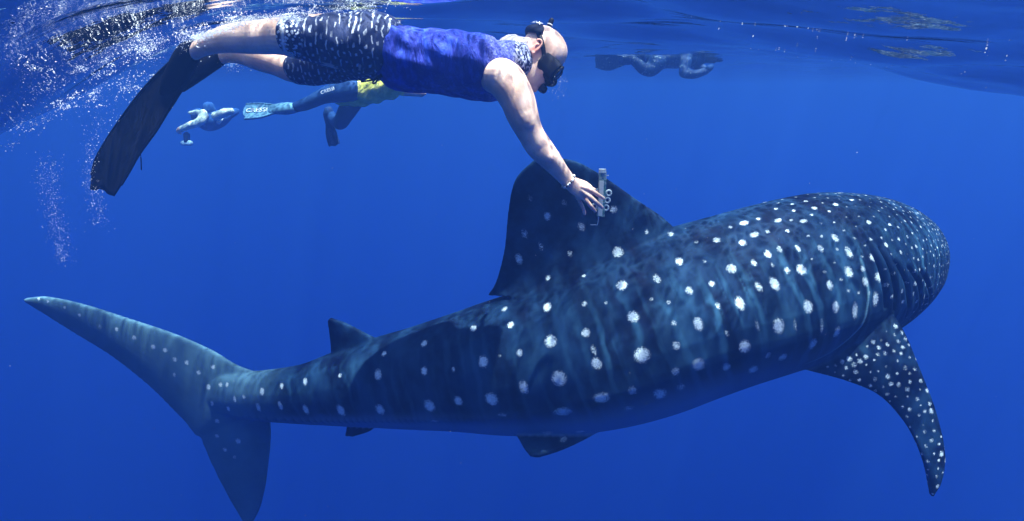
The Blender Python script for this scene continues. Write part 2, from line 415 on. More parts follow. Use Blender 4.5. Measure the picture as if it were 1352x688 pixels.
# spots: world position on the skin, radius along and across the body, strength
SPOTS = [(-0.6402,3.1771,-1.572,0.0131,0.0131,0.9,40), (-0.5702,3.4547,-1.5859,0.0131,0.0131,0.9,40), (-0.4271,3.1005,-1.4877,0.0157,0.0157,1,46), (-0.3432,3.4255,-1.5039,0.0157,0.0157,1,46), (-0.6669,3.1344,-1.6658,0.0185,0.0229,1,39),
 (-0.5762,3.4959,-1.6839,0.0185,0.0229,1,39), (-0.8811,3.2275,-1.7129,0.0102,0.0102,0.9,33), (-0.814,3.5082,-1.7269,0.0102,0.0102,0.9,33), (-1.0903,3.313,-1.7853,0.0131,0.0178,1,27), (-1.0326,3.5266,-1.796,0.0131,0.0178,1,27),
 (-1.0917,3.2926,-1.9366,0.0178,0.0252,1,26), (-1.0247,3.5304,-1.9485,0.0178,0.0252,1,26), (-0.8844,3.2096,-1.8991,0.0204,0.0312,1,31), (-0.8102,3.5072,-1.914,0.0204,0.0312,1,31), (-0.6631,3.1208,-1.8502,0.0227,0.0266,1,38),
 (-0.5713,3.4887,-1.8686,0.0227,0.0266,1,38), (-0.4214,3.026,-1.5999,0.0156,0.0187,1,46), (-0.305,3.4771,-1.6225,0.0156,0.0187,1,46), (-0.275,2.9656,-1.5659,0.0097,0.0122,0.7,51), (-0.1686,3.4737,-1.5913,0.0097,0.0122,0.7,51),
 (-0.3988,3.0057,-1.7723,0.0253,0.0285,1,46), (-0.2795,3.4677,-1.7954,0.0253,0.0285,1,46), (-0.254,2.9453,-1.7149,0.0185,0.0215,1,50), (-0.1422,3.469,-1.7411,0.0185,0.0215,1,50), (-0.1825,3.0301,-1.3844,0.0151,0.0151,1,54),
 (-0.1013,3.3949,-1.4026,0.0151,0.0151,1,54), (-0.1326,2.9169,-1.5053,0.0208,0.0237,1.1,55), (-0.0077,3.4636,-1.5327,0.0208,0.0237,1.1,55), (-0.0357,3.0438,-1.2927,0.015,0.015,0.7,59), (0.0236,3.3271,-1.3068,0.015,0.015,0.7,59),
 (-0.007,2.9507,-1.3385,0.0147,0.0147,1,60), (0.0813,3.3961,-1.3608,0.0147,0.0147,1,60), (0.0341,2.8641,-1.441,0.013,0.0145,0.9,61), (0.1454,3.4508,-1.4704,0.013,0.0145,0.9,61), (-0.0945,2.8825,-1.6767,0.027,0.027,1.1,56),
 (0.0388,3.4613,-1.7057,0.027,0.027,1.1,56), (0.0537,2.8283,-1.5935,0.0181,0.0292,1,60), (0.179,3.4612,-1.6252,0.0181,0.0292,1,60), (0.1602,2.9359,-1.2481,0.0174,0.0203,1.1,66), (0.2234,3.3584,-1.2692,0.0174,0.0203,1.1,66),
 (0.1716,2.8356,-1.3741,0.0228,0.0228,1.1,65), (0.2666,3.4383,-1.4042,0.0228,0.0228,1.1,65), (0.2078,2.7841,-1.5294,0.0272,0.0286,1.1,65), (0.3145,3.4608,-1.5632,0.0272,0.0286,1.1,65), (0.3216,2.8759,-1.2121,0.0114,0.0114,0.75,71),
 (0.3751,3.3734,-1.237,0.0114,0.0114,0.75,71), (0.3233,2.8035,-1.3225,0.0169,0.0169,1,70), (0.3965,3.4332,-1.354,0.0169,0.0169,1,70), (0.2282,2.792,-1.6959,0.0382,0.0235,0.8,64), (0.3338,3.4295,-1.7278,0.0382,0.0235,0.8,64),
 (-0.0456,2.8744,-1.7531,0.0272,0.0121,0.5,56), (0.0846,3.4401,-1.7813,0.0272,0.0121,0.5,56), (-0.3772,3.0199,-1.86,0.0289,0.0096,0.5,46), (-0.2696,3.4367,-1.8809,0.0289,0.0096,0.5,46), (0.1626,3.0893,-0.8576,0.0147,0.0177,0.9,70),
 (0.18,3.2388,-0.8651,0.0147,0.0177,0.9,70), (0.0592,3.1142,-0.9469,0.0152,0.0239,0.62,65), (0.0808,3.2507,-0.9537,0.0152,0.0239,0.62,65), (0.0324,3.1289,-1.0714,0.0154,0.0242,0.95,63), (0.0514,3.2383,-1.0768,0.0154,0.0242,0.95,63),
 (0.135,3.1046,-1.0029,0.0121,0.0239,0.5,67), (0.1523,3.2267,-1.009,0.0121,0.0239,0.5,67), (0.3197,3.0747,-0.9045,0.0148,0.0207,0.7,75), (0.3287,3.1991,-0.9107,0.0148,0.0207,0.7,75), (0.4639,3.0667,-0.8217,0.0147,0.0147,0.85,80),
 (0.4669,3.1792,-0.8274,0.0147,0.0147,0.85,80), (0.2703,3.0748,-1.0322,0.0119,0.0149,0.6,71), (0.2847,3.2087,-1.0389,0.0119,0.0149,0.6,71), (0.1687,3.0724,-1.1488,0.012,0.012,0.8,67), (0.1915,3.2339,-1.1569,0.012,0.012,0.8,67),
 (0.3286,2.9989,-1.1172,0.0088,0.0103,0.75,72), (0.3545,3.26,-1.1303,0.0088,0.0103,0.75,72), (0.0834,3.0889,-0.7747,0.0118,0.0176,0.45,68), (0.1081,3.2747,-0.784,0.0118,0.0176,0.45,68), (0.2391,3.0767,-0.7937,0.0117,0.0176,0.45,74),
 (0.2512,3.2251,-0.8011,0.0117,0.0176,0.45,74), (0.486,3.0332,-1.0149,0.0207,0.0207,1.1,78), (0.4935,3.1991,-1.0232,0.0207,0.0207,1.1,78), (0.4853,2.8822,-1.1281,0.0199,0.0199,1.1,77), (0.5101,3.3398,-1.151,0.0199,0.0199,1.1,77),
 (0.5238,2.7856,-1.2412,0.021,0.021,1.1,77), (0.5581,3.4199,-1.2729,0.021,0.021,1.1,77), (0.5573,2.7208,-1.3934,0.028,0.028,1.1,76), (0.6046,3.4654,-1.4306,0.028,0.028,1.1,76), (0.3666,2.7519,-1.4449,0.0197,0.0226,1.05,70),
 (0.449,3.4611,-1.4803,0.0197,0.0226,1.05,70), (0.3557,2.7663,-1.3873,0.0113,0.0225,0.6,71), (0.4298,3.4555,-1.4218,0.0113,0.0225,0.6,71), (0.6178,3.0491,-0.9223,0.009,0.0119,0.7,83), (0.6175,3.1707,-0.9284,0.009,0.0119,0.7,83),
 (0.7265,3.0427,-0.9316,0.012,0.015,0.9,85), (0.7254,3.1756,-0.9382,0.012,0.015,0.9,85), (0.7369,2.9,-1.0238,0.0144,0.0173,1,84), (0.7344,3.3092,-1.0443,0.0144,0.0173,1,84), (0.6348,2.8614,-1.0926,0.0143,0.0228,0.7,81),
 (0.643,3.3456,-1.1168,0.0143,0.0228,0.7,81), (0.7629,2.8016,-1.1288,0.0142,0.0156,0.95,84), (0.7593,3.3969,-1.1586,0.0142,0.0156,0.95,84), (0.6743,2.7866,-1.178,0.0084,0.0098,0.7,81), (0.6848,3.4101,-1.2092,0.0084,0.0098,0.7,81),
 (0.6905,2.7385,-1.2538,0.0112,0.0112,0.65,81), (0.7025,3.4499,-1.2894,0.0112,0.0112,0.65,81), (0.6978,2.7083,-1.3435,0.014,0.0168,0.85,80), (0.7182,3.471,-1.3816,0.014,0.0168,0.85,80), (0.7983,2.6992,-1.4278,0.0228,0.0256,1,82),
 (0.8034,3.469,-1.4663,0.0228,0.0256,1,82), (0.7011,2.7029,-1.4624,0.017,0.017,0.7,79), (0.7285,3.4638,-1.5005,0.017,0.017,0.7,79), (0.7896,2.7229,-1.2534,0.017,0.0253,1.05,83), (0.7876,3.4632,-1.2904,0.017,0.0253,1.05,83),
 (0.8584,2.8056,-1.0994,0.0114,0.0128,0.85,87), (0.8352,3.3936,-1.1288,0.0114,0.0128,0.85,87), (0.8734,2.7461,-1.1801,0.0101,0.0141,0.7,86), (0.8597,3.448,-1.2152,0.0101,0.0141,0.7,86), (0.9107,2.9495,-0.9392,0.0148,0.0133,1,89),
 (0.8781,3.2626,-0.9548,0.0148,0.0133,1,89), (0.9827,2.9987,-0.8908,0.009,0.009,0.7,91), (0.9442,3.2271,-0.9022,0.009,0.009,0.7,91), (1.0467,3.0109,-0.8741,0.0182,0.0121,1,93), (0.9993,3.232,-0.8852,0.0182,0.0121,1,93),
 (1.0188,2.9224,-0.9458,0.0148,0.0148,0.95,91), (0.9543,3.3052,-0.9649,0.0148,0.0148,0.95,91), (1.0761,2.951,-0.9147,0.018,0.012,1,93), (1.0024,3.2944,-0.9319,0.018,0.012,1,93), (0.9494,2.8386,-1.0412,0.0174,0.0188,1.1,89),
 (0.8943,3.3684,-1.0677,0.0174,0.0188,1.1,89), (0.9654,2.7445,-1.1678,0.0164,0.0256,1.1,88), (0.9168,3.4553,-1.2033,0.0164,0.0256,1.1,88), (0.9867,2.7003,-1.3465,0.0201,0.0258,1.05,88), (0.9332,3.484,-1.3857,0.0201,0.0258,1.05,88),
 (1.0483,2.7434,-1.4696,0.0208,0.0208,0.8,88), (1.0009,3.4376,-1.5043,0.0208,0.0208,0.8,88), (1.1141,2.8752,-0.9847,0.0135,0.0178,1,93), (1.0075,3.3721,-1.0096,0.0135,0.0178,1,93), (1.0482,2.8499,-1.0177,0.0117,0.0146,0.85,91),
 (0.9596,3.376,-1.044,0.0117,0.0146,0.85,91), (1.1688,2.8901,-0.9666,0.0106,0.0149,0.85,95), (1.0478,3.3775,-0.9909,0.0106,0.0149,0.85,95), (1.2515,2.8938,-0.964,0.0111,0.0151,0.9,97), (1.1074,3.4076,-0.9897,0.0111,0.0151,0.9,97),
 (1.1851,2.8269,-1.0455,0.0121,0.0148,0.8,94), (1.0433,3.4366,-1.076,0.0121,0.0148,0.8,94), (1.2489,2.8318,-1.0434,0.018,0.0209,1.1,96), (1.0844,3.456,-1.0746,0.018,0.0209,1.1,96), (1.1224,2.7892,-1.0946,0.0164,0.0263,1.1,92),
 (0.9952,3.4472,-1.1275,0.0164,0.0263,1.1,92), (1.0535,2.7807,-1.1066,0.0127,0.0231,0.75,91), (0.9434,3.4341,-1.1393,0.0127,0.0231,0.75,91), (1.2618,2.756,-1.1867,0.0176,0.0237,1.1,95), (1.0726,3.5181,-1.2249,0.0176,0.0237,1.1,95),
 (1.3683,2.8092,-1.1066,0.0134,0.0182,1,98), (1.1542,3.5236,-1.1423,0.0134,0.0182,1,98), (1.3935,2.7844,-1.1961,0.0154,0.0243,1,98), (1.1641,3.5498,-1.2344,0.0154,0.0243,1,98), (1.4681,2.8563,-1.0603,0.017,0.0217,1.1,101),
 (1.2167,3.5332,-1.0941,0.017,0.0217,1.1,101), (1.4837,2.9077,-0.9865,0.0132,0.025,0.95,102), (1.248,3.5065,-1.0165,0.0132,0.025,0.95,102), (1.4325,2.9433,-0.9275,0.0128,0.0187,1,101), (1.2421,3.4561,-0.9531,0.0128,0.0187,1,101),
 (1.3535,2.9005,-0.9656,0.0119,0.0153,0.9,99), (1.1776,3.4485,-0.993,0.0119,0.0153,0.9,99), (1.3879,3.0798,-0.8177,0.0128,0.0096,0.95,102), (1.2892,3.3306,-0.8303,0.0128,0.0096,0.95,102), (1.3102,3.0032,-0.8633,0.0156,0.01,1,99),
 (1.199,3.3496,-0.8806,0.0156,0.01,1,99), (1.1971,3.009,-0.8616,0.0154,0.0099,0.95,97), (1.118,3.2909,-0.8757,0.0154,0.0099,0.95,97), (1.2867,3.0626,-0.8263,0.0095,0.0076,0.8,99), (1.2133,3.2912,-0.8377,0.0095,0.0076,0.8,99),
 (1.1371,2.9589,-0.9033,0.0091,0.0091,0.8,95), (1.0504,3.3081,-0.9208,0.0091,0.0091,0.8,95), (1.114,3.0257,-0.8579,0.0107,0.0092,0.75,95), (1.0601,3.2429,-0.8687,0.0107,0.0092,0.75,95), (1.1295,2.7201,-1.2612,0.0208,0.0291,1.1,91),
 (0.9979,3.5009,-1.3003,0.0208,0.0291,1.1,91), (1.1758,2.7539,-1.4164,0.018,0.018,0.85,92), (1.0377,3.4687,-1.4522,0.018,0.018,0.85,92), (1.31,2.774,-1.3623,0.0179,0.0274,0.9,95), (1.1278,3.5083,-1.399,0.0179,0.0274,0.9,95),
 (1.4186,2.7962,-1.3181,0.0155,0.0247,0.9,98), (1.1949,3.5426,-1.3554,0.0155,0.0247,0.9,98), (1.4965,2.8181,-1.2266,0.0127,0.0343,1,101), (1.2188,3.566,-1.264,0.0127,0.0343,1,101), (1.6044,2.8626,-1.1881,0.0143,0.0287,0.95,104),
 (1.2797,3.5926,-1.2246,0.0143,0.0287,0.95,104), (1.5474,2.8596,-1.1048,0.0137,0.0188,0.9,103), (1.2527,3.5689,-1.1403,0.0137,0.0188,0.9,103), (1.6113,2.8872,-1.093,0.0145,0.0191,0.95,104), (1.299,3.5892,-1.1281,0.0145,0.0191,0.95,104),
 (1.539,2.8799,-1.053,0.0114,0.0126,0.85,103), (1.2592,3.5531,-1.0866,0.0114,0.0126,0.85,103), (1.5945,2.92,-1.0147,0.0145,0.016,0.95,104), (1.3091,3.5614,-1.0468,0.0145,0.016,0.95,104), (1.6889,2.9888,-0.9703,0.0098,0.0098,1,107),
 (1.3559,3.5668,-0.9992,0.0098,0.0098,1,107), (1.6278,3.0469,-0.8781,0.0131,0.0098,1,107), (1.3714,3.492,-0.9003,0.0131,0.0098,1,107), (1.6094,3.1899,-0.7974,0.0135,0.0068,1,108), (1.4742,3.4055,-0.8081,0.0135,0.0068,1,108),
 (1.4998,3.117,-0.8075,0.0131,0.0098,1,105), (1.3768,3.3721,-0.8203,0.0131,0.0098,1,105), (1.1,2.7279,-1.3963,0.0147,0.0177,0.6,90), (0.9962,3.4732,-1.4335,0.0147,0.0177,0.6,90), (0.9193,2.7131,-1.4445,0.0174,0.0203,0.75,85),
 (0.9129,3.4556,-1.4816,0.0174,0.0203,0.75,85), (0.393,2.7453,-1.6048,0.0317,0.023,0.95,69), (0.4803,3.4444,-1.6397,0.0317,0.023,0.95,69), (0.5239,2.7235,-1.5602,0.02,0.0229,0.65,73), (0.5895,3.4486,-1.5965,0.02,0.0229,0.65,73),
 (0.6468,2.7316,-1.5784,0.0261,0.029,0.85,76), (0.6908,3.4251,-1.613,0.0261,0.029,0.85,76), (0.5211,2.7596,-1.6611,0.0234,0.0176,0.5,72), (0.5847,3.4022,-1.6932,0.0234,0.0176,0.5,72), (0.7341,2.7253,-1.5432,0.0174,0.0203,0.6,79),
 (0.7596,3.4311,-1.5785,0.0174,0.0203,0.6,79), (0.169,2.8926,-1.852,0.0278,0.0154,0.6,61), (0.253,3.3356,-1.8742,0.0278,0.0154,0.6,61), (0.318,2.8738,-1.8379,0.0246,0.0185,0.65,65), (0.3871,3.3121,-1.8598,0.0246,0.0185,0.65,65),
 (0.2406,2.8685,-1.8741,0.0216,0.0185,0.5,63), (0.3215,3.3345,-1.8974,0.0216,0.0185,0.5,63), (-2.7388,3.7539,-1.4667,0.009,0.009,1,0), (-2.7212,3.8551,-1.4718,0.009,0.009,1,0), (-2.6806,3.7422,-1.4791,0.0089,0.0089,0.9,0),
 (-2.6626,3.8452,-1.4842,0.0089,0.0089,0.9,0), (-2.5736,3.7211,-1.5089,0.0088,0.0088,1,0), (-2.5553,3.826,-1.5141,0.0088,0.0088,1,0), (-2.4844,3.704,-1.5489,0.0096,0.0096,1,0), (-2.4663,3.808,-1.5541,0.0096,0.0096,1,0),
 (-2.3688,3.6841,-1.6108,0.0171,0.0171,0.55,0), (-2.3518,3.7816,-1.6157,0.0171,0.0171,0.55,0), (-2.2605,3.6665,-1.6214,0.0106,0.0106,1,0), (-2.2441,3.7604,-1.6261,0.0106,0.0106,1,0), (-2.1578,3.6491,-1.6668,0.0125,0.0125,1,0),
 (-2.1423,3.7377,-1.6712,0.0125,0.0125,1,0), (-2.0463,3.6304,-1.7148,0.0124,0.0124,1,0), (-2.0319,3.713,-1.7189,0.0124,0.0124,1,0), (-1.9734,3.6186,-1.7308,0.0123,0.0123,1,1), (-1.9596,3.6979,-1.7347,0.0123,0.0123,1,1),
 (-1.9176,3.6061,-1.781,0.0122,0.0122,1,4), (-1.9036,3.6859,-1.785,0.0122,0.0122,1,4), (-1.8465,3.5932,-1.795,0.0121,0.0121,1,6), (-1.8325,3.6721,-1.7989,0.0121,0.0121,1,6), (-1.7793,3.578,-1.8499,0.0121,0.0121,1,9),
 (-1.7649,3.6579,-1.8539,0.0121,0.0121,1,9), (-1.727,3.5651,-1.9324,0.0141,0.0161,1,12), (-1.7116,3.6418,-1.9363,0.0141,0.0161,1,12), (-1.6906,3.5709,-1.8131,0.0119,0.0119,0.9,12), (-1.6779,3.634,-1.8163,0.0119,0.0119,0.9,12),
 (-1.6466,3.5436,-1.9086,0.0119,0.0119,1,14), (-1.629,3.6339,-1.9131,0.0119,0.0119,1,14), (-1.6034,3.5304,-1.9025,0.0093,0.0118,1,15), (-1.5827,3.6295,-1.9075,0.0093,0.0118,1,15), (-1.5534,3.4967,-1.9743,0.0107,0.0157,1,17),
 (-1.5188,3.6292,-1.981,0.0107,0.0157,1,17), (-1.4902,3.4712,-1.9482,0.0108,0.0116,1,18), (-1.4463,3.6194,-1.9556,0.0108,0.0116,1,18), (-1.6058,3.519,-2.0444,0.0102,0.0159,1,15), (-1.5832,3.6273,-2.0498,0.0102,0.0159,1,15),
 (-1.7119,3.5554,-2.03,0.0103,0.0162,0.9,12), (-1.6959,3.6356,-2.0341,0.0103,0.0162,0.9,12), (-1.9333,3.6056,-1.876,0.0097,0.0164,0.6,3), (-1.9199,3.6826,-1.8799,0.0097,0.0164,0.6,3), (-1.3668,3.4225,-1.8933,0.015,0.0188,1,21),
 (-1.3099,3.5871,-1.9015,0.015,0.0188,1,21), (-1.3988,3.4287,-1.9914,0.0151,0.0229,1,20), (-1.3429,3.5934,-1.9996,0.0151,0.0229,1,20), (-1.2387,3.3743,-1.8383,0.0118,0.0147,1,23), (-1.18,3.5517,-1.8471,0.0118,0.0147,1,23),
 (-1.2513,3.3604,-1.9461,0.0143,0.0222,1,23), (-1.185,3.5607,-1.9561,0.0143,0.0222,1,23), (-1.6984,3.5629,-2.1441,0.0123,0.0139,1,13), (-1.715,3.5762,-2.2469,0.0124,0.0133,0.9,13), (-1.5922,3.5678,-2.2759,0.0144,0.0164,1.1,16),
 (-1.6801,3.5787,-2.3374,0.0125,0.0125,0.8,14), (-1.6267,3.5775,-2.3837,0.0125,0.0125,0.5,15), (0.6037,2.81,-1.1701,0.0085,0.0085,0.5,80), (0.6192,3.3922,-1.1992,0.0085,0.0085,0.5,80), (0.4128,2.8469,-1.1992,0.0085,0.0085,0.5,74),
 (0.4565,3.3824,-1.226,0.0085,0.0085,0.5,74), (0.8414,2.8781,-1.0182,0.0087,0.0087,0.55,87), (0.8235,3.3285,-1.0407,0.0087,0.0087,0.55,87), (-0.0553,2.894,-1.4679,0.0088,0.0088,0.4,58), (0.0684,3.4546,-1.496,0.0088,0.0088,0.4,58),
 (0.9073,2.7007,-1.286,0.0087,0.017,0.5,86), (0.892,3.4839,-1.3252,0.0087,0.017,0.5,86), (1.0351,2.7088,-1.2551,0.0091,0.0286,0.45,89), (0.9536,3.4914,-1.2942,0.0091,0.0286,0.45,89), (1.206,2.7339,-1.2642,0.0084,0.0354,0.45,93),
 (1.0392,3.5113,-1.303,0.0084,0.0354,0.45,93), (1.3332,2.7636,-1.2749,0.0091,0.0362,0.5,96), (1.1299,3.5349,-1.3134,0.0091,0.0362,0.5,96), (0.8249,2.9585,-0.9515,0.0088,0.0088,0.6,87), (0.8133,3.2541,-0.9663,0.0088,0.0088,0.6,87),
 (1.2255,2.9587,-0.8998,0.0092,0.0092,0.7,97), (1.1171,3.3449,-0.9191,0.0092,0.0092,0.7,97), (1.1265,2.8414,-1.0257,0.0067,0.0118,0.6,93), (1.0058,3.404,-1.0538,0.0067,0.0118,0.6,93), (1.7559,2.9554,-1.1033,0.0079,0.0099,0.8,108),
 (1.3413,3.6168,-1.1364,0.0079,0.0099,0.8,108), (1.7593,2.9437,-1.173,0.008,0.01,0.85,108), (1.3354,3.6199,-1.2068,0.008,0.01,0.85,108), (1.7775,2.9536,-1.2264,0.008,0.01,0.8,108), (1.3547,3.6282,-1.2601,0.008,0.01,0.8,108),
 (1.8075,2.9934,-1.087,0.0067,0.0087,0.75,109), (1.3749,3.6352,-1.1191,0.0067,0.0087,0.75,109), (1.8555,3.0111,-1.1569,0.0177,0.0116,0.9,110), (1.3929,3.6567,-1.1892,0.0177,0.0116,0.9,110), (1.8567,3.0095,-1.2075,0.0082,0.0103,0.85,110),
 (1.3942,3.6551,-1.2398,0.0082,0.0103,0.85,110), (1.8921,3.0379,-1.2534,0.0076,0.0097,0.8,111), (1.4182,3.6663,-1.2848,0.0076,0.0097,0.8,111), (1.8533,3.0213,-1.1018,0.0068,0.0089,0.75,110), (1.3993,3.655,-1.1334,0.0068,0.0089,0.75,110),
 (1.8976,3.055,-1.1036,0.0069,0.009,0.75,111), (1.4289,3.6764,-1.1347,0.0069,0.009,0.75,111), (1.9467,3.0827,-1.1815,0.0084,0.0106,0.85,113), (1.4467,3.6943,-1.2121,0.0084,0.0106,0.85,113), (1.9543,3.0884,-1.2432,0.0085,0.0106,0.8,113),
 (1.4568,3.6968,-1.2736,0.0085,0.0106,0.8,113), (1.9624,3.1024,-1.2817,0.0071,0.0093,0.8,113), (1.474,3.6998,-1.3116,0.0071,0.0093,0.8,113), (1.6576,2.8951,-1.1322,0.0102,0.0097,0.75,105), (1.3147,3.6065,-1.1678,0.0102,0.0097,0.75,105),
 (1.6895,2.9032,-1.1854,0.0109,0.0098,0.75,106), (1.3173,3.6105,-1.2208,0.0109,0.0098,0.75,106), (1.7725,3.0095,-1.0091,0.008,0.0087,0.85,109), (1.373,3.6023,-1.0388,0.008,0.0087,0.85,109), (1.6537,2.9434,-1.014,0.0071,0.0084,0.75,106),
 (1.323,3.5718,-1.0454,0.0071,0.0084,0.75,106), (1.6848,2.9879,-0.9687,0.0092,0.0098,0.95,107), (1.353,3.5638,-0.9975,0.0092,0.0098,0.95,107), (1.6721,3.0034,-0.9407,0.0066,0.0072,0.7,107), (1.3588,3.5472,-0.9679,0.0066,0.0072,0.7,107),
 (1.7778,3.0506,-0.9568,0.0081,0.0081,0.9,109), (1.4107,3.5954,-0.984,0.0081,0.0081,0.9,109), (1.8444,3.0983,-0.9568,0.0082,0.0082,0.9,111), (1.4487,3.6229,-0.9831,0.0082,0.0082,0.9,111), (1.7506,3.0901,-0.8976,0.0101,0.0074,0.95,109),
 (1.4342,3.5595,-0.9211,0.0101,0.0074,0.95,109), (1.8755,3.1872,-0.8997,0.0091,0.007,0.85,113), (1.521,3.6209,-0.9214,0.0091,0.007,0.85,113), (1.9943,3.2521,-0.9409,0.0087,0.0073,0.85,116), (1.5778,3.7038,-0.9635,0.0087,0.0073,0.85,116),
 (1.6509,3.8274,-1.0569,0.007,0.0059,0.62,120), (2.1796,3.3223,-1.155,0.0095,0.0079,0.53,120), (1.9468,3.267,-0.8962,0.0085,0.0071,0.57,115), (1.5657,3.732,-1.0134,0.0091,0.0075,0.51,116), (1.775,3.145,-0.8707,0.0087,0.0073,0.55,110),
 (1.573,3.797,-1.185,0.0078,0.0065,0.51,118), (2.0067,3.2133,-0.9933,0.0092,0.0077,0.55,116), (1.7033,2.785,-1.6687,0.0063,0.0073,0.77,104), (1.9848,3.3433,-0.8828,0.0069,0.0057,0.75,117), (1.8095,4.0285,-1.233,0.0057,0.0047,0.45,127),
 (1.761,3.357,-0.8022,0.0098,0.0082,0.68,113), (1.889,3.961,-1.4827,0.0054,0.0045,0.67,127), (2.1245,4.2238,-1.0922,0.0059,0.0049,0.6,134), (2.0935,4.0561,-0.984,0.0082,0.0068,0.63,131), (1.3952,3.6218,-1.353,0.0086,0.0072,0.6,110),
 (2.049,3.753,-0.885,0.0067,0.0056,0.72,125), (1.5225,2.8611,-1.4686,0.0097,0.0112,0.89,101), (1.6309,3.667,-0.8991,0.0086,0.0072,0.75,116), (1.9971,4.0144,-0.9837,0.0083,0.0069,0.71,129), (2.1885,3.3852,-1.3785,0.0079,0.0065,0.71,122),
 (2.462,3.7591,-1.3949,0.0072,0.006,0.74,132), (2.3311,3.861,-0.9747,0.0068,0.0057,0.69,130), (2.1268,3.8546,-0.9167,0.0074,0.0061,0.78,127), (2.0017,3.531,-0.8534,0.0067,0.0056,0.52,120), (1.881,4.059,-1.1068,0.0066,0.0055,0.7,128),
 (2.5619,3.9058,-1.2055,0.0059,0.0049,0.72,135), (2.6133,4.0169,-1.275,0.0054,0.0045,0.47,139), (1.9223,3.477,-0.8331,0.009,0.0075,0.59,118), (1.1365,3.7022,-1.4998,0.0058,0.0067,0.57,97), (2.2186,3.5115,-1.4624,0.008,0.0066,0.62,124),
 (2.2071,4.2785,-1.4702,0.0061,0.0051,0.73,138), (2.5675,3.9909,-1.4211,0.0067,0.0056,0.75,138), (1.9503,3.519,-0.8399,0.0091,0.0075,0.42,119), (2.3824,3.8734,-1.0016,0.0053,0.0044,0.44,131), (2.0425,4.1553,-1.0707,0.0064,0.0054,0.58,132),
 (1.725,2.8876,-1.3218,0.0091,0.0104,0.83,106), (1.9589,3.5968,-0.8468,0.0087,0.0072,0.7,121), (2.319,4.4063,-1.257,0.0083,0.007,0.67,143), (2.5938,4.3096,-1.3709,0.0062,0.0052,0.48,149), (2.193,3.8011,-0.9213,0.0091,0.0076,0.6,127),
 (2.4272,4.089,-1.0345,0.0051,0.0042,0.53,136), (1.5302,3.6961,-1.3915,0.0059,0.0049,0.73,115), (1.6367,3.8113,-1.3646,0.009,0.0075,0.74,120), (1.7495,3.6426,-0.8517,0.0059,0.005,0.73,118), (2.3709,3.951,-0.9953,0.007,0.0058,0.73,133),
 (2.5564,4.3267,-1.1759,0.0053,0.0044,0.5,147), (1.8011,3.8748,-1.4747,0.0065,0.0054,0.49,125), (1.6124,3.7275,-1.4354,0.0079,0.0066,0.67,118), (2.3102,3.5752,-1.0432,0.0074,0.0061,0.7,126), (1.833,2.7806,-1.737,0.0045,0.0052,0.91,107),
 (1.7642,2.856,-1.5126,0.0086,0.0099,0.76,106), (2.163,4.0939,-0.9947,0.0067,0.0056,0.43,132), (1.8889,3.979,-1.0073,0.0089,0.0074,0.43,126), (2.3365,4.1652,-1.0315,0.0062,0.0052,0.54,136), (2.0995,3.7914,-0.9,0.0074,0.0062,0.44,126),
 (2.337,4.2897,-1.0923,0.0064,0.0053,0.55,139), (1.4637,3.654,-1.0134,0.0087,0.0073,0.77,112), (2.1565,3.717,-0.9042,0.0077,0.0065,0.63,126), (1.8271,3.7408,-0.8805,0.009,0.0075,0.63,121), (1.7535,3.9586,-1.3232,0.0078,0.0065,0.52,125),
 (1.7971,4.0049,-1.3228,0.0055,0.0046,0.75,126), (2.1457,4.2384,-1.4664,0.0056,0.0047,0.59,136), (2.025,3.3393,-0.9102,0.0082,0.0068,0.55,118), (1.75,2.7469,-1.6949,0.0066,0.0076,0.61,105), (1.7108,3.7615,-0.9301,0.0085,0.0071,0.5,120),
 (1.845,3.6849,-0.8576,0.0065,0.0055,0.49,120), (1.7635,3.9785,-1.2747,0.0073,0.0061,0.53,125), (2.1516,4.3154,-1.2096,0.007,0.0058,0.47,137), (2.4643,3.8128,-1.0889,0.007,0.0058,0.59,132), (1.8149,2.803,-1.6589,0.0051,0.0058,0.75,107),
 (1.6796,3.8644,-1.0792,0.0091,0.0076,0.58,121), (2.4449,3.6749,-1.215,0.0087,0.0073,0.62,129), (1.9892,3.4591,-0.855,0.0076,0.0063,0.76,119), (1.4732,3.6029,-1.4489,0.0072,0.006,0.61,112), (1.4996,2.8498,-1.5455,0.0051,0.0058,0.76,100),
 (2.3508,3.607,-1.075,0.0069,0.0058,0.66,127), (1.6709,2.9189,-1.4309,0.0082,0.0094,0.72,105), (2.2234,3.5907,-0.9517,0.0068,0.0057,0.57,125), (1.785,3.423,-0.8065,0.0088,0.0073,0.51,115), (2.1549,3.3051,-1.3094,0.0058,0.0048,0.65,120),
 (1.8094,3.7088,-0.8695,0.0094,0.0079,0.62,120), (1.7675,2.7904,-1.6987,0.0045,0.0052,0.88,105), (1.7933,2.7541,-1.7767,0.0047,0.0054,0.76,105), (2.5225,4.3105,-1.1445,0.0078,0.0065,0.53,145), (2.5569,4.3749,-1.2152,0.0069,0.0058,0.58,149),
 (1.8455,3.2424,-0.8531,0.0057,0.0047,0.71,113), (2.5704,4.095,-1.1314,0.0058,0.0048,0.52,139), (1.647,3.4356,-0.799,0.0069,0.0058,0.45,112), (1.6974,2.856,-1.5599,0.0095,0.0109,0.64,105), (1.6333,3.8507,-1.239,0.0081,0.0067,0.73,121),
 (1.8387,2.7589,-1.8034,0.0088,0.0101,0.69,106), (2.019,3.8732,-0.9147,0.009,0.0075,0.52,126), (1.8811,2.6979,-2.0311,0.006,0.0068,0.64,106), (2.1549,3.317,-1.0835,0.0076,0.0063,0.61,120), (1.2043,3.531,-1.4679,0.0057,0.0066,0.68,98),
